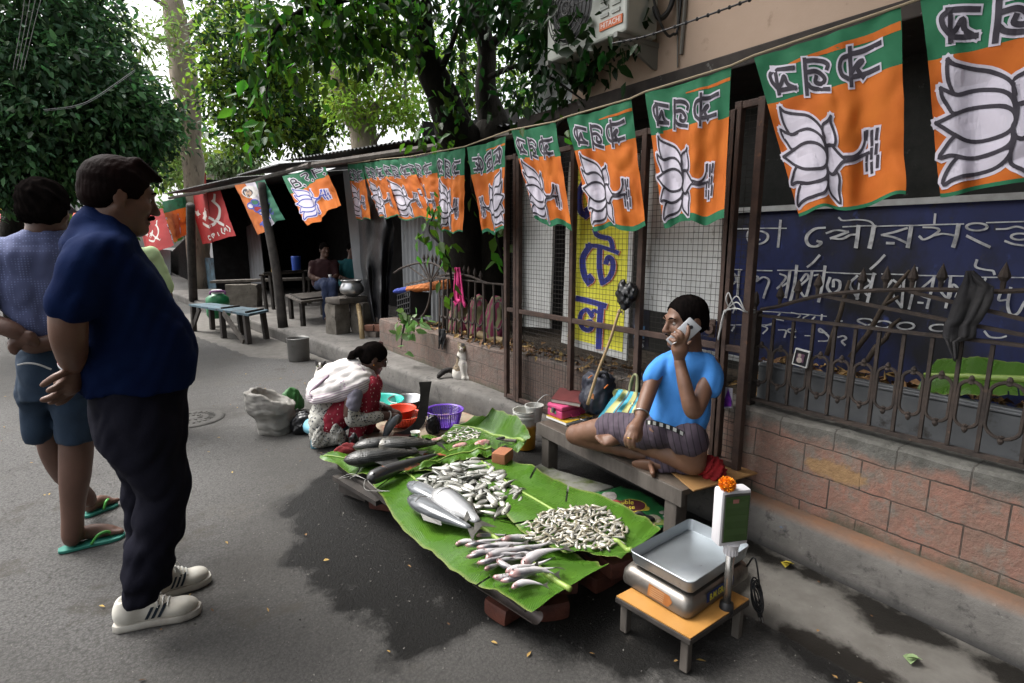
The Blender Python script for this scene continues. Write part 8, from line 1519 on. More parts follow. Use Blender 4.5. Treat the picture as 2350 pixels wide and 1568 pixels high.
for (h_,t_,up_) in ((pz(134,1270,.0),pz(288,1230,.0),0),(pz(190,1190,0),pz(268,1158,0),0)):
    d=t_-h_; L_=d.length; d.normalize(); s_=UP.cross(d); P=lambda a,b,c:h_+d*(a*L_)+s_*b+UP*c; out=[(0,.018),(.08,.032),(.3,.036),(.5,.037),(.75,.046),(.92,.040),(1,.015)]
    ring=lambda z:[P(a,w,z) for a,w in out]+[P(a,-w,z) for a,w in reversed(out)]
    fo=MB(); loftR(fo,[ring(.003),ring(.018)]); fo=fo.build('flip_flop',mat('teal_rubber',(.02,.16,.12),(.025,.19,.145),sc=6,rough=.6),M2,smooth='auto',bevel=.003)
    b2=MB()
    for sgn in (1,-1): b2.tube([P(.80,0,.02),P(.74,sgn*.012,.052),P(.6,sgn*.034,.055),P(.48,sgn*.04,.02)],[.006,.007,.007,.006],7,sub=5)
    b2.build('strap',mat('green_strap',(.06,.30,.05),rough=.5),fo,smooth=True)
# ---------------------------------------------------------------- man in pale green shirt, mostly hidden
def stander(label,q,uc,vt,sh,shirt,trous,hair=M_hair,skin_=S_man2,face=1,name='person',H=1.68):
    f_=Fig(q); c=V((q.x,q.y,0)); n,r=f_.n,f_.r; T=thing('person',label,'person',c); pt=lambda x,y,z:c+r*x+n*y+UP*(z*H); fc=n*face*.9+r*.3; C=pt(0,0,.925)
    Lh,t,R=headp(C,fc,.96); b=[*Lh,cone(t(-.02,0,-.06),pt(0,0,.83),.052,.06,k=.03)]
    for s in (-1,1): b+=chain([pt(s*.20,0,.80),pt(s*.25,0,.62),pt(s*.22,-.06,.47)],[.045,.04,.03])+[ell(pt(s*.21,-.08,.43),(.03,.025,.05))]+chain([pt(s*.1,0,.06),pt(s*.1,0,.03)],[.04,.04])+[cone(pt(s*.1,0,.02),pt(s*.1,.14*face,.015),.04,.03,k=.02)]
    sdfobj('body',sdf(b,.011),skin_,T); Hp,_,_=hairp(C,fc,.96); sdfobj('hair',sdf(Hp,.009),hair,T)
    st=[(z*H,c.x,c.y,w,d) for z,w,d in ((.855,.07,.065),(.83,.15,.09),(.8,.205,.11),(.7,.20,.125),(.58,.19,.125),(.47,.195,.13))]
    S=[loft(st,r,pw=2.3,k=.03)]; 
    for s in (-1,1): S+=chain([pt(s*.18,0,.805),pt(s*.245,0,.66)],[.065,.062],k=.03)
    sdfobj('shirt',sdf(S,.011,disp=fold(.007,12,int(q.x*100))),shirt,T); Tn=[loft([(z*H,c.x,c.y,.18,.125) for z in (.50,.44,.40)],r,k=.03)]
    for s in (-1,1): Tn+=chain([pt(s*.09,0,.45),pt(s*.1,0,.25),pt(s*.1,0,.04)],[.09,.07,.06],k=.02)
    sdfobj('trousers',sdf(Tn,.012,disp=fold(.006,12,5)),trous,T); return T
q=pd(318,900,5.0); q.z=0
stander('man in pale green shirt standing farther off, hidden behind the man in navy',q,0,0,0,mat('pale_green_shirt',(.36,.46,.24),(.30,.40,.20),sc=5,rough=.8),M_trs)
# ---------------------------------------------------------------- squatting woman cleaning fish
F=Fig(V((1.16,3.92,0)),cA); J=F.J; WO=thing('person','squatting woman in white shawl and red dotted leggings cleaning fish','person',V((1.2,3.95,0)))
fc=F.r*.9-UP*.42+F.n*.18; fu=UP+F.r*.42; C=J(1140,275); s_=.92; Lh,t,R=headp(C,fc,s_,fu)
skin=[sdf(Lh+[cone(t(-.03,0,-.06),J(1010,440),.046,.055,k=.03)],.0042)]
armN=F.ch([(985,520,-.17,50),(950,650,-.21,50),(952,780,-.21,46),(1080,785,-.18,38),(1200,765,-.12,30),(1262,760,-.10,27)],.02)
armF=F.ch([(1060,520,.13,46),(1080,640,.17,44),(1150,680,.13,36),(1235,695,.06,28),(1275,715,.02,26)],.02)
hN=[cone(J(1262,760,-.10),J(1318,775,-.09),.022,.030,k=.015),ell(J(1325,778,-.085),(.032,.022,.03))]+fingers(F,[[(1335,760,-.1),(1362,775,-.1),(1365,800,-.09)],[(1335,775,-.1),(1358,792,-.1),(1356,815,-.09)],[(1328,790,-.1),(1345,808,-.1),(1340,826,-.09)],[(1318,800,-.1),(1328,818,-.1),(1322,834,-.09)],[(1310,765,-.11),(1330,800,-.12),(1335,815,-.12)]],.0095)
hF=[cone(J(1275,715,.02),J(1330,740,.0),.021,.028,k=.015)]+fingers(F,[[(1335,735,0),(1362,745,-.01),(1372,765,-.02)],[(1338,745,0),(1366,758,-.02),(1372,780,-.03)],[(1332,752,-.01),(1355,770,-.03),(1358,790,-.04)],[(1325,725,0),(1350,728,-.01),(1366,742,-.02)],[(1320,745,-.02),(1345,762,-.04)]],.0092)
skin+=[sdf(armN+armF,.0075),sdf(hN+hF,.0044)]
fN,_,_=footp(pz(*cA(930,985),.02),pz(*cA(1085,975),.02),.038); fF,_,_=footp(pz(*cA(1060,905),.02)+F.n*.0,pz(*cA(1180,890),.02),.036)
skin.append(sdf(fN+fF+F.ch([(985,930,-.12,32),(955,975,-.12,30)],.02),.006)); sdfobj('body',skin,S_wom,WO)
Hp,_,_=hairp(C,fc,s_,fu,th=.010,low=-.06); Hp+=[ell(t(-.125,0,.02),(.034,.036,.032),R,k=.02)]+chain([t(-.13,0,.0),t(-.165,0,-.035),t(-.185,.0,-.07)],[.03,.026,.010],k=.02)
sdfobj('hair',sdf(Hp,.0045,disp=wob(.0018,140,23)),M_hair,WO); eyes(WO,t,R,s_)
b_=MB(); b_.tube([t(-.105,.0,.055),t(-.118,0,.03),t(-.12,0,.0)],.011,8,sub=3); b_.build('hair_clip',mat('pink_clip',(.45,.33,.42)),WO,smooth=True)
b_=MB()
for y in (.034,-.034): b_.tube([t(.098,y+.024*math.cos(a),.002+.018*math.sin(a)) for a in np.linspace(0,6.283,17)],.0022,5,cap=False)
for y in (1,-1): b_.tube([t(.096,y*.055,.006),t(.04,y*.076,.008),t(-.01,y*.080,.005)],.002,5)
b_.tube([t(.1,-.01,.004),t(.1,.01,.004)],.002,5); b_.build('glasses',M_blk,WO); b_=MB(); b_.ball(t(-.004,-.084,-.042),.006,8); b_.build('earring',mat('gold',(.6,.35,.06),rough=.25,metal=.9),WO)
w_=J(1268,758,-.10); e1,e2,_=frame(J(1318,775,-.09)-J(1200,765,-.12)); b_=MB(); b_.tube([w_+(e1*math.cos(a)+e2*math.sin(a))*.031 for a in np.linspace(0,6.283,21)],.0048,7,cap=False); b_.build('bangle',mat('white_bangle',(.6,.58,.54),rough=.3),WO,smooth=True)
w_=J(1228,694,.06); b_=MB(); b_.tube([w_+(e1*math.cos(a)+e2*math.sin(a))*.031 for a in np.linspace(0,6.283,21)],.004,7,cap=False); b_.build('bangle',mat('red_bangle',(.2,.02,.02),rough=.3),WO,smooth=True)
def legfn(N,L,tc,src,col,mix,nz,rng):
    v=N.new('ShaderNodeTexVoronoi'); v.inputs['Scale'].default_value=34; v.inputs['Randomness'].default_value=.55; mp=N.new('ShaderNodeMapping'); mp.inputs['Scale'].default_value=(1.6,1.6,.9); L.new(src,mp.inputs[0]); L.new(mp.outputs[0],v.inputs['Vector']); c=mix(rng(nz(7),.3,.7),(.27,.012,.03),(.2,.01,.024)); return mix(rng(v.outputs['Distance'],.23,.17),c,(.55,.45,.42))
M_leg=mat('red_dotted_cotton',(.3,.02,.03),fn=legfn,rough=.85)
Lg=F.ch([(770,830,-.09,100),(900,700,-.12,92),(1040,560,-.13,74),(1110,500,-.13,62),(1112,560,-.13,62),(1060,720,-.13,58),(1010,860,-.13,52),(985,940,-.13,46)],.03)+F.ch([(790,830,.1,95),(960,660,.1,85),(1080,520,.07,70),(1140,480,.06,56),(1130,600,.06,56),(1110,760,.06,50),(1085,880,.04,42)],.03)
sdfobj('leggings',sdf(Lg,.008,disp=fold(.006,20,101)),M_leg,WO)
def printfn(N,L,tc,src,col,mix,nz,rng):
    v=N.new('ShaderNodeTexVoronoi'); v.feature='DISTANCE_TO_EDGE'; v.inputs['Scale'].default_value=17; L.new(src,v.inputs['Vector']); c=mix(rng(nz(6),.3,.7),(.5,.49,.44),(.40,.39,.35)); c=mix(rng(v.outputs['Distance'],.0,-.1),c,(.05,.055,.07))
    v2=N.new('ShaderNodeTexVoronoi'); v2.inputs['Scale'].default_value=9; L.new(src,v2.inputs['Vector']); v3=N.new('ShaderNodeTexVoronoi'); v3.inputs['Scale'].default_value=60; L.new(src,v3.inputs['Vector']); m=N.new('ShaderNodeMath'); m.operation='MULTIPLY'; sn=N.new('ShaderNodeMath'); sn.operation='SINE'; k9=N.new('ShaderNodeMath'); k9.operation='MULTIPLY'; k9.inputs[1].default_value=48; L.new(v2.outputs['Distance'],k9.inputs[0]); L.new(k9.outputs[0],sn.inputs[0]); L.new(rng(sn.outputs[0],-.1,.3),m.inputs[0]); L.new(rng(v3.outputs['Distance'],.5,.38),m.inputs[1]); return mix(m.outputs[0],c,(.035,.04,.055))
M_prt=mat('white_black_print',(.5,.5,.45),fn=printfn,rough=.85)
Tn=F.ch([(725,880,0,105),(735,800,0,110),(790,690,0,105),(900,560,0,95),(1000,470,0,75)],.04)+[rbox(J(735,850,-.02),(.10,.15,.12),.06,hframe(F.r),k=.05)]+F.ch([(800,800,-.14,60),(830,900,-.15,42),(862,985,-.15,22)],.03)
sdfobj('tunic',sdf(Tn+[half(-UP,J(700,975))],.009,disp=fold(.016,15,102)),M_prt,WO)
sdfobj('sleeve',[sdf(F.ch([(960,660,-.21,56),(956,770,-.21,56),(985,792,-.205,54),(1080,785,-.18,50),(1185,768,-.13,42)],.02),.007,disp=fold(.005,32,103)),sdf(F.ch([(1075,620,.17,52),(1150,675,.13,44),(1218,692,.07,36)],.02),.007,disp=fold(.004,32,104))],M_prt,WO)
sdfobj('sleeve_band',sdf(F.ch([(1000,470,-.14,62),(985,560,-.185,60),(965,640,-.208,58),(962,690,-.212,57)],.02),.007,disp=fold(.003,26,105)),mat('grey_lilac_cotton',(.20,.19,.24),(.17,.16,.2),sc=8,rough=.85),WO)
def shawlfn(N,L,tc,src,col,mix,nz,rng):
    g=N.new('ShaderNodeSeparateXYZ'); L.new(src,g.inputs[0]); c=mix(rng(nz(5),.3,.7),(.60,.57,.55),(.52,.49,.48)); 
    z0=J(850,600).z; d=N.new('ShaderNodeVectorMath'); d.operation='DOT_PRODUCT'; L.new(src,d.inputs[0]); ax=(UP*.95-F.r*.26); d.inputs[1].default_value=tuple(ax)
    ref=(J(900,640,-.2)-wloc(WO)).dot(ax); m=N.new('ShaderNodeMath'); m.operation='SUBTRACT'; L.new(d.outputs['Value'],m.inputs[0]); m.inputs[1].default_value=ref
    s=N.new('ShaderNodeMath'); s.operation='SINE'; k=N.new('ShaderNodeMath'); k.operation='MULTIPLY'; L.new(m.outputs[0],k.inputs[0]); k.inputs[1].default_value=420; L.new(k.outputs[0],s.inputs[0])
    bd=N.new('ShaderNodeMath'); bd.operation='MULTIPLY'; L.new(rng(m.outputs[0],.105,.09),bd.inputs[0]); L.new(rng(s.outputs[0],-.1,.4),bd.inputs[1]); c=mix(bd.outputs[0],c,(.30,.22,.28)); c=mix(rng(m.outputs[0],.03,.02),c,(.42,.33,.37))
    v=N.new('ShaderNodeTexVoronoi'); v.inputs['Scale'].default_value=5.5; L.new(src,v.inputs['Vector']); v3=N.new('ShaderNodeTexVoronoi'); v3.inputs['Scale'].default_value=55; L.new(src,v3.inputs['Vector']); q=N.new('ShaderNodeMath'); q.operation='MULTIPLY'; L.new(rng(v.outputs['Distance'],.26,.18),q.inputs[0]); L.new(rng(v3.outputs['Distance'],.45,.35),q.inputs[1]); return mix(q.outputs[0],c,(.36,.27,.33))
M_shl=mat('white_cotton_shawl',(.6,.6,.6),fn=shawlfn,rough=.9)
Sl=F.ch([(700,560,0,95),(780,500,0,125),(880,450,0,135),(980,420,0,110),(1030,430,0,80)],.06,sub=3)+[ell(J(1000,470,-.06),(.12,.17,.11),hframe(F.r),k=.06),ell(J(760,590,-.03),(.14,.19,.11),hframe(F.r),k=.06),ell(J(900,550,-.12),(.15,.10,.11),hframe(F.r),k=.05),ell(t(-.03,0,-.02),(.075,.07,.10),R,op='s',k=.02)]
pA,pB=J(600,690,-.2),J(1130,575,-.2); nn=(pB-pA).cross(F.n).normalized(); nn=nn if nn.z<0 else -nn
def shf(X,Y,Z):
    a=J(1000,330); ax=(J(640,660)-J(1040,360)).normalized(); u=(X-a.x)*ax.x+(Y-a.y)*ax.y+(Z-a.z)*ax.z
    pr_=F.n; w=(X-a.x)*pr_.x+(Y-a.y)*pr_.y+(Z-a.z)*.7; return -.0065*np.abs(np.sin(w*42+2.2*np.sin(u*9)+u*6))+.003
fS=fold(.006,16,106)
sdfobj('shawl',sdf(Sl+[half(nn,pA)],.008,disp=lambda X,Y,Z:shf(X,Y,Z)+fS(X,Y,Z)),M_shl,WO)
b_=MB(); b_.tube([J(1085,470,-.14),J(1060,390,-.12),J(1000,330,-.07),J(930,305,.0),J(870,320,.02),J(790,400,-.08),J(700,480,-.13),J(615,560,-.10),J(625,600,-.13)],.010,7,sub=5); b_.build('shawl_hem',mat('mauve_hem',(.26,.19,.24)),WO,smooth=True)
sdfobj('sandal',[sdf([cone(pz(*cA(925,1000),.012),pz(*cA(1090,985),.012),.036,.04,k=.01),half(UP,V((0,0,.016)))],.006),sdf(chain([pz(*cA(1010,1000),.02)-F.n*.02,pz(*cA(1030,960),.075),pz(*cA(1070,945),.03)+F.n*.05],[.012,.012,.012],sub=4),.005)],mat('grey_strap',(.16,.15,.14),rough=.6),WO)
hf=thing('fish','grey headless fish held in the woman\'s hands over the blade','fish',J(1270,870,-.1)); P_=[J(1345,760,-.1),J(1305,800,-.11),J(1270,850,-.11),J(1245,910,-.1),J(1228,948,-.1)]
sdfobj('body',sdf([p for p in chain(P_,[.012,.030,.032,.020,.012],k=.01,sub=4)],.005),mat('held_fish_skin',(.22,.24,.26),(.12,.13,.14),sc=9,rough=.25,coat=.4),hf); b_=MB(); b_.add([P_[4],P_[4]+V((-.03,.0,-.03)),P_[4]+V((.03,0,-.035))],[(0,1,2)]); b_.build('tail_fin',M_fin,hf)
# ---------------------------------------------------------------- seller on the bench
bs=px(*cB(1150,1120),2.17); F=Fig(V((bs.x,bs.y,0)),cB); J=F.J
SE=thing('person','seller in bright blue T-shirt sitting cross legged on the bench talking on a phone','person',V((bs.x,bs.y,BZ)))
fc=-F.r*.82-F.n*.52-UP*.10; C=J(1205,322,-.02); s_=.98; Lh,t,R=headp(C,fc,s_); skin=[sdf(Lh+[cone(t(-.02,0,-.06),J(1230,545),.050,.062,k=.03)],.0042)]
aR=F.ch([(1045,615,-.04,46),(985,720,-.09,46),(940,840,-.14,44),(910,930,-.2,40),(888,1005,-.25,28)],.02); eL=(1262,955,-.20)
aL=F.ch([(1385,620,-.02,60),(1350,760,-.09,56),(1305,880,-.17,52),(1264,955,-.21,46),(1235,900,-.22,48),(1200,760,-.2,44),(1172,640,-.17,32),(1162,585,-.16,29)],.018,sub=3)
kn1,an1=pz(*cB(440,1112),BZ+.075),pz(*cB(925,1258),BZ+.045); kn2,an2=pz(*cB(1255,1305),BZ+.085),pz(*cB(775,1150),BZ+.125); hp1,hp2=J(1010,1085,-.03),J(1200,1110,-.06)
lg=chain([hp1,hp1.lerp(kn1,.5)+UP*.02,kn1],[.085,.072,.052],k=.02,sub=4)+chain([kn1,kn1.lerp(an1,.35)+UP*.0,an1],[.052,.050,.030],k=.02,sub=4)+chain([hp2,hp2.lerp(kn2,.5)+UP*.03,kn2],[.083,.076,.058],k=.02,sub=4)+chain([kn2,kn2.lerp(an2,.35)+UP*.005,an2],[.056,.050,.030],k=.02,sub=4)
toe1=pz(*cB(980,1385),BZ-.005)-F.n*.05; toe2=pz(*cB(598,1168),BZ+.125)
d1=(toe1-an1); ft1,_,_=footp(an1-d1.normalized()*.085+F.n*.01,toe1+d1.normalized()*.02,.040,up=(F.n*.75+UP*.35+F.r*.25).normalized()); d2=(toe2-an2); ft2,_,_=footp(an2-d2.normalized()*.045-UP*.03,toe2,.038,up=(UP*.8-F.n*.35).normalized())
hR=[cone(J(888,1005,-.25),J(850,1080,-.30),.024,.034,k=.015),ell(J(845,1095,-.30),(.034,.028,.034))]+fingers(F,[[(815,1085,-.32),(792,1130,-.34),(790,1160,-.34),(795,1190,-.33)],[(832,1098,-.33),(815,1145,-.35),(815,1175,-.35),(822,1206,-.34)],[(852,1102,-.33),(840,1150,-.35),(842,1178,-.35),(850,1200,-.34)],[(868,1095,-.32),(862,1135,-.34),(868,1160,-.33)],[(878,1060,-.29),(895,1105,-.3),(884,1155,-.3)]],.0098)
hL=[cone(J(1162,585,-.16),J(1165,520,-.17),.025,.034,k=.015),ell(J(1168,505,-.17),(.034,.02,.04),hframe(F.r))]+fingers(F,[[(1192,480,-.18),(1216,430,-.2),(1226,395,-.2),(1224,358,-.19)],[(1172,470,-.185),(1182,425,-.205),(1165,400,-.2),(1142,388,-.18)],[(1153,478,-.185),(1152,440,-.205),(1135,422,-.2),(1112,412,-.18)],[(1140,498,-.18),(1132,468,-.2),(1115,455,-.19),(1096,448,-.17)],[(1190,525,-.15),(1222,490,-.14),(1245,465,-.13)]],.0095)
skin+=[sdf(aR+aL,.0075),sdf(lg,.0075),sdf(hR+hL,.0042),sdf(ft1+ft2,.005)]; sdfobj('body',skin,S_sel,SE)
Hp,_,_=hairp(C,fc,s_,th=.007,low=-.03); Hp.append(ell(t(.115,0,-.005),(.075,.10,.092),R,op='s',k=.01)); sdfobj('hair',sdf(Hp,.004,disp=wob(.0016,220,33)),M_hair,SE); eyes(SE,t,R,s_)
for y in (1,-1): b_=MB(); b_.tube([t(.096,y*.012,.024),t(.094,y*.032,.031),t(.082,y*.05,.025)],[.003,.0045,.002],6,sub=3); b_.build('eyebrow',M_hair,SE,smooth=True)
b_=MB(); b_.tube([t(.102,-.018,-.053),t(.106,0,-.051),t(.102,.018,-.053)],[.0015,.004,.0015],6,sub=3); b_.build('moustache',M_hair,SE,smooth=True)
M_bt=mat('bright_blue_tee',(.055,.25,.66),(.045,.21,.58),sc=5,rough=.85,bump=.15,bsc=200)
rows=[(500,1165,1290,.065,-.0),(530,1105,1325,.085),(560,1045,1385,.105),(620,1010,1408,.115),(700,995,1395,.11),(800,985,1385,.11),(900,965,1380,.11),(980,950,1368,.115),(1040,955,1345,.12),(1100,990,1310,.12),(1150,1040,1300,.11)]
pA,pB=J(930,1005,-.12),J(1300,1150,-.12); nn=(pB-pA).cross(F.n).normalized(); nn=nn if nn.z<0 else -nn; fA=fold(.006,12,110)
def drp(X,Y,Z):
    a=J(1100,560); u=(X-a.x)*F.r.x+(Y-a.y)*F.r.y; z=(Z-a.z); k=np.clip(-z/.35,0,1.2); return -.006*k*np.abs(np.sin(u*38+z*9+2*np.sin(z*11)))+.003
sl1=F.ch([(1066,596,-.03,60),(1014,650,-.06,60),(964,712,-.09,62)],.02); sl2=F.ch([(1362,596,-.02,64),(1384,690,-.05,70),(1380,795,-.09,77)],.02)
sdfobj('tee_shirt',sdf([F.loft(rows,k=.03,pw=2.3)]+sl1+sl2+[half(nn,pA),cone(t(-.02,0,-.095),t(.01,0,-.03),.070,.062,op='s',k=.006)],.0078,disp=lambda X,Y,Z:fA(X,Y,Z)+drp(X,Y,Z)),M_bt,SE)
def shortfn(N,L,tc,src,col,mix,nz,rng):
    g=N.new('ShaderNodeSeparateXYZ'); L.new(src,g.inputs[0]); s=N.new('ShaderNodeMath'); s.operation='SINE'; k=N.new('ShaderNodeVectorMath'); k.operation='DOT_PRODUCT'; L.new(src,k.inputs[0]); k.inputs[1].default_value=tuple((F.r*1.0+UP*.25)*210); L.new(k.outputs['Value'],s.inputs[0]); c=mix(rng(nz(8),.3,.7),(.075,.055,.075),(.058,.042,.058)); return mix(rng(s.outputs[0],.86,.94),c,(.02,.016,.022))
M_srt=mat('striped_purple_shorts',(.07,.05,.07),fn=shortfn,rough=.85)
bq=bs+F.n*.05
So=[loft([(BZ+.01,bq.x,bq.y,.155,.11),(BZ+.07,bq.x,bq.y,.155,.12),(BZ+.14,bq.x,bq.y,.14,.115),(BZ+.20,bq.x,bq.y,.135,.11)],F.r,k=.03)]+chain([hp1,hp1.lerp(kn1,.54)+UP*.02],[.092,.084],k=.02,sub=3)+chain([hp2,hp2.lerp(kn2,.42)+UP*.035],[.092,.090],k=.02,sub=3)
sdfobj('shorts',sdf(So,.008,disp=fold(.007,17,111)),M_srt,SE)
wb=[J(u,v,o) for u,v,o in ((930,1005,-.11),(980,1008,-.145),(1050,1025,-.155),(1120,1050,-.155),(1190,1085,-.145),(1240,1120,-.125),(1275,1165,-.09))]; b_=MB(); P_=crom(wb,6); 
b_.grid(lambda s,q:P_[int(round(s*(len(P_)-1)))]+UP*(-.002-.024*q)-F.n*.006,len(P_)-1,2); o=b_.build('waistband',M_blk,SE,smooth=True)
for k in range(2,len(P_)-2,4): b_=MB(); A_,B_=P_[k],P_[k+2]; b_.add([A_-F.n*.010-UP*.004,B_-F.n*.010-UP*.004,B_-F.n*.010-UP*.022,A_-F.n*.010-UP*.022],[(0,1,2,3)]); b_.build('waistband_check',mat('white_check',(.6,.6,.58)),o)
PH=thing('phone','white smartphone held to the seller\'s ear','phone',J(1200,410,-.16)); pa,pb=J(1125,478,-.165),J(1262,348,-.16); dp=(pb-pa).normalized(); sp_=dp.cross(F.n).normalized(); Rm=Matrix((dp,sp_,dp.cross(sp_))).transposed(); b_=MB(); b_.box((pa+pb)/2,(.148,.074,.009),Rm,bev=.004); b_.build('case',mat('phone_white',(.50,.51,.53),rough=.25,metal=.3),PH,smooth='auto')
fcn=-F.n; cc=pa.lerp(pb,.88); b_=MB(); b_.lathe(cc+fcn*.0045,[(0,.002),(.0075,.002),(.009,.0)],16,ax=fcn); b_.build('camera_lens',M_blk,PH); b_=MB(); b_.box(cc+fcn*.005+sp_*.018,(.006,.012,.002),Rm); b_.build('speaker',M_blk,PH)
for (pp_,rr_,tt_,ax_,mm,nm) in ((J(898,965,-.225),.034,.0035,J(888,1005,-.25)-J(910,930,-.2),M_alu,'bangle'),(J(817,1140,-.35),.012,.002,J(815,1175,-.35)-J(832,1098,-.33),mat('gold',(.6,.35,.06)),'ring'),(J(1128,467,-.20),.012,.002,J(1115,455,-.19)-J(1140,498,-.18),M_alu,'ring')):
    e1,e2,_=frame(ax_); b_=MB(); b_.tube([pp_+(e1*math.cos(a)+e2*math.sin(a))*rr_ for a in np.linspace(0,6.283,19)],tt_,6,cap=False); b_.build(nm,mm,SE,smooth=True)
# ---------------------------------------------------------------- men in the shade of the stall
c5t=lambda x,y:(x*.3293+286.9,y*.3293+344.2)
pbn=(pz(660,676,.57)+pz(752,683,.57))/2
def sitter(label,x0,shirt,trous,dist,dy=0,cup=True):
    q=pd(*c5t(x0,930),dist); q.z=0; F=Fig(q,c5t); J=lambda u,v,o=0:F.J(u+x0-1385,v+dy,o); T=thing('person',label,'person',V((q.x,q.y,.15)))
    fc=-F.n*.8+F.r*.3; C=J(1392,695); Lh,t,R=headp(C,fc,.93); b=Lh+[cone(t(-.02,0,-.06),J(1385,765),.05,.06,k=.03)]
    for s,o in ((-1,-.02),(1,-.02)): b+=chain([J(1385+s*78,800,o),J(1385+s*86,880,o-.06),J(1395+s*20,908,o-.2)],[.045,.04,.03],sub=3)
    b+=[ell(J(1420,905,-.24),(.04,.035,.035)),ell(J(1370,925,-.24),(.045,.04,.035))]+[cone(J(1440,1165,-.25),J(1450,1178,-.38),.04,.03,k=.02),cone(J(1400,1165,-.2),J(1405,1178,-.33),.04,.03,k=.02)]
    b+=chain([J(1385,770),J(1390,940),J(1425,945,-.39),J(1440,1165,-.26)],[.05,.06,.05,.035])+chain([J(1390,940),J(1402,945,-.38),J(1402,1165,-.22)],[.05,.05,.035])+[cone(J(1310,800),J(1465,800),.04,.04)]
    sdfobj('body',sdf(b,.009),S_man2,T); Hp,_,_=hairp(C,fc,.93); sdfobj('hair',sdf(Hp,.008),M_hair,T)
    rows=[(760,1345,1425,.07),(785,1305,1470,.1),(830,1298,1478,.115),(900,1300,1470,.12),(945,1300,1468,.13)]
    L=[]
    for v,a,c,l in rows: A_,B_=J(a,v),J(c,v); m=(A_+B_)/2; L.append((m.z,m.x,m.y,(A_-B_).length/2,l))
    sdfobj('shirt',sdf([loft(L,F.r,k=.03)]+chain([J(1310,795),J(1300,865,-.05)],[.065,.06],k=.03)+chain([J(1462,795),J(1470,865,-.05)],[.065,.06],k=.03),.01,disp=fold(.006,14,120)),shirt,T)
    sdfobj('trousers',sdf(chain([J(1350,940),J(1400,945,-.38),J(1402,1165,-.25)],[.09,.075,.055],k=.03,sub=3)+chain([J(1410,940),J(1450,945,-.4),J(1442,1165,-.28)],[.09,.075,.055],k=.03,sub=3),.01,disp=fold(.006,14,121)),trous,T)
    if cup: cp=J(1430,895,-.27); b_=MB(); b_.lathe(cp,[(0,0),(.022,0),(.028,.06),(.025,.06),(.02,.006)],14); solo(b_,'cup',mat('paper_white',(.7,.69,.66)),'small pale tea cup held by the man in the maroon shirt','cup',cp,smooth=True)
sitter('man in maroon shirt and jeans sitting in the dark shack with a cup',1385,mat('maroon_shirt',(.035,.008,.010),(.028,.007,.008),sc=6,rough=.85),mat('blue_jeans',(.03,.045,.10),(.024,.036,.08),sc=9,rough=.85),9.55)
sitter('person in teal shirt sitting behind the metal clad post, mostly hidden',1575,mat('teal_shirt',(.02,.15,.17),(.018,.12,.14),sc=6,rough=.85),M_trs,9.9,dy=0,cup=False)
# ================================================================== CATS
def cat(label,q,tr,sc,head,parts,pat,tailp,mats,f=None,dz=0):
    F=Fig(q,tr); J=F.J; T=thing('cat',label,'cat',V(q)); L=[]; w=lambda k:k/sc
    hx,hy=head; H=J(hx,hy,-.03); L+=[ell(H,(w(44),w(44),w(40)),k=.012),ell(J(hx-12,hy+16,-.03-w(36)),(w(20),w(18),w(15)),k=.015),ell(J(hx-12,hy+28,-.03-w(28)),(w(12),w(12),w(9)),k=.01)]
    for s,ex,ey in ((-1,hx-44,hy-52),(1,hx+44,hy-50)): L.append(cone(J(hx+s*26,hy-22,-.025),J(ex,ey,-.02),w(22),w(3),k=.008))
    for a in parts: L+=F.ch(*a) if isinstance(a,tuple) else [a]
    o=sdfobj('body',sdf(L,.0055 if sc<1200 else .005,disp=wob(.0016,130,hx)),mats,T); me=o.data; off=wloc(T); r=F.r; mi=[]
    for p in me.polygons:
        c=p.center+off; u=((c-H).dot(r))*sc; v=-(c-H).z*sc+0; d=(c-H).dot(F.n)*sc; nz=noise.noise(c*22)*14; mi.append(pat(u,v+nz,d,nz))
    me.polygons.foreach_set('material_index',mi)
    for s in (-1,1):
        b=MB(); b.ball(J(hx-8+s*19,hy-2,-.03-w(38)),(w(7),w(5),w(5)),8); b.build('eye',mat('cat_eye',(.25,.28,.08),rough=.2),T,smooth=True)
    b=MB(); b.ball(J(hx-12,hy+12,-.03-w(55)),(w(6),w(5),w(4)),8); b.build('nose',mat('cat_nose',(.35,.15,.14),rough=.4),T,smooth=True)
    if tailp: P_=[J(*p[:3]) for p in tailp]; sdfobj('tail',sdf(chain(P_,[w(p[3]) for p in tailp],k=.01,sub=4),.005,disp=wob(.004,120,4)),mats[1],T)
    return T
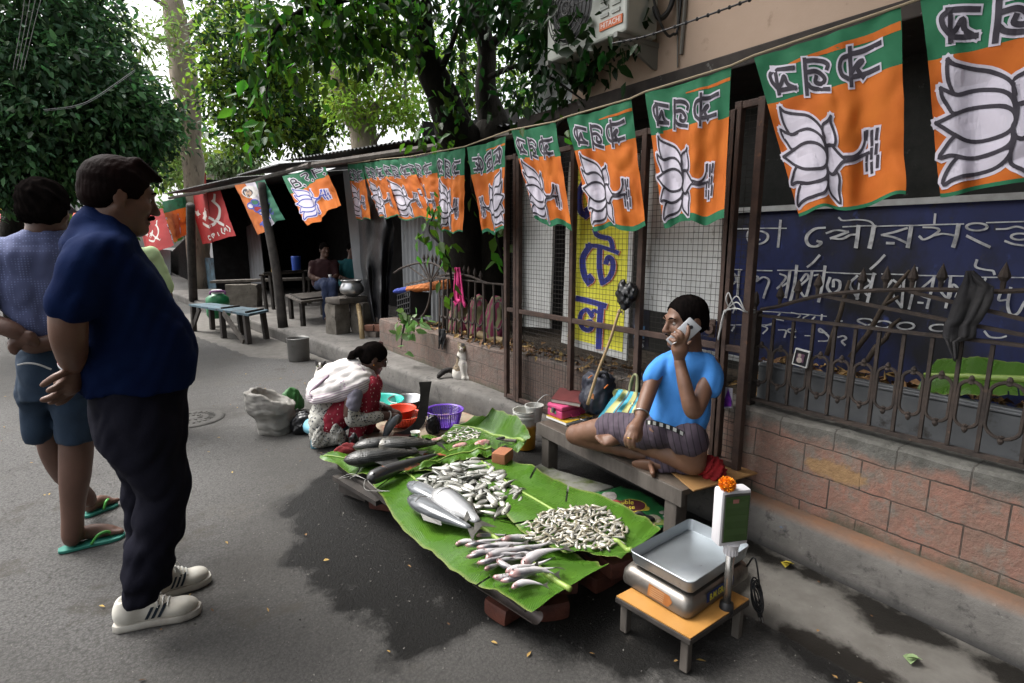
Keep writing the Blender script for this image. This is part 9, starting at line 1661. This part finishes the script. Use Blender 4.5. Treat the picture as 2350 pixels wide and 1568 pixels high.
C_w=mat('white_fur',(.52,.50,.46),(.44,.41,.36),sc=14,rough=.9,bump=.4,bsc=120); C_b=mat('black_fur',(.012,.011,.011),(.025,.022,.02),sc=14,rough=.85,bump=.4,bsc=120); C_t=mat('tabby_fur',(.19,.145,.095),(.05,.04,.03),sc=16,rough=.9,lo=.45,hi=.58,bump=.4,bsc=120)
q=pz(*cA(1905,455),.205); q=q+V((.02,.06,0))
tabby=lambda u,v,d,nz:(0 if (abs(u+10)<16+nz*.3 and v>-14) or v>34 else (1 if abs(u-2)<14 and v<-24 else 2)) if v<60 else (2 if (u<-34-nz and v<190 and v>70) else 0)
cat('white and tabby cat sitting upright on the kerb against the wall',q,cA,935,(1884,192),[([(1890,230,0,42),(1892,275,0,50),(1892,330,.01,58),(1890,390,.03,72),(1892,425,.03,66)],.02),([(1888,320,-.05,26),(1894,400,-.06,20),(1896,436,-.07,19),(1896,450,-.085,18)],.012),([(1924,320,-.05,26),(1932,400,-.06,20),(1934,434,-.07,19),(1936,448,-.085,18)],.012),([(1850,370,.0,44),(1846,420,-.03,42),(1862,444,-.05,22)],.02),([(1944,370,.0,44),(1950,415,-.02,40)],.02)],tabby,[(1840,430,.06,20),(1800,385,.05,20),(1760,378,.03,20),(1715,395,.01,22),(1680,432,-.02,16)],[C_w,C_b,C_t])
q=pz(733,884,0)
bw=lambda u,v,d,nz:(1 if (v<-6 and abs(u+6)>9) or (v<24 and u>14) else 0) if v<48 else (1 if d>30 else 0)
cat('black and white cat looking out from behind the squatting woman',q,cA,1000,(694,348),[([(692,380,0,30),(692,420,0,42),(695,480,.03,60),(700,540,.04,70),(700,580,.04,70)],.02),([(680,470,-.05,22),(680,590,-.07,17)],.012),([(712,470,-.05,22),(714,590,-.07,17)],.012)],bw,[(740,590,.1,18),(790,590,.1,17),(830,580,.08,12)],[C_w,C_b,C_t])
# sandal seen between the far man's legs
p=pz(96,1020,0); b_=MB(); b_.beam(p+V((-.02,.03,.012)),p+V((.14,-.06,.012)),.08,.02); b_.tube([p+V((.06,.05,.02)),p+V((.08,.0,.07)),p+V((.05,-.05,.02))],.014,7,sub=4); solo(b_,'sandal',mat('brown_sandal',(.09,.055,.04),rough=.7),'worn brown sandal on the road beyond the blue shorts','sandal',p,smooth='auto')
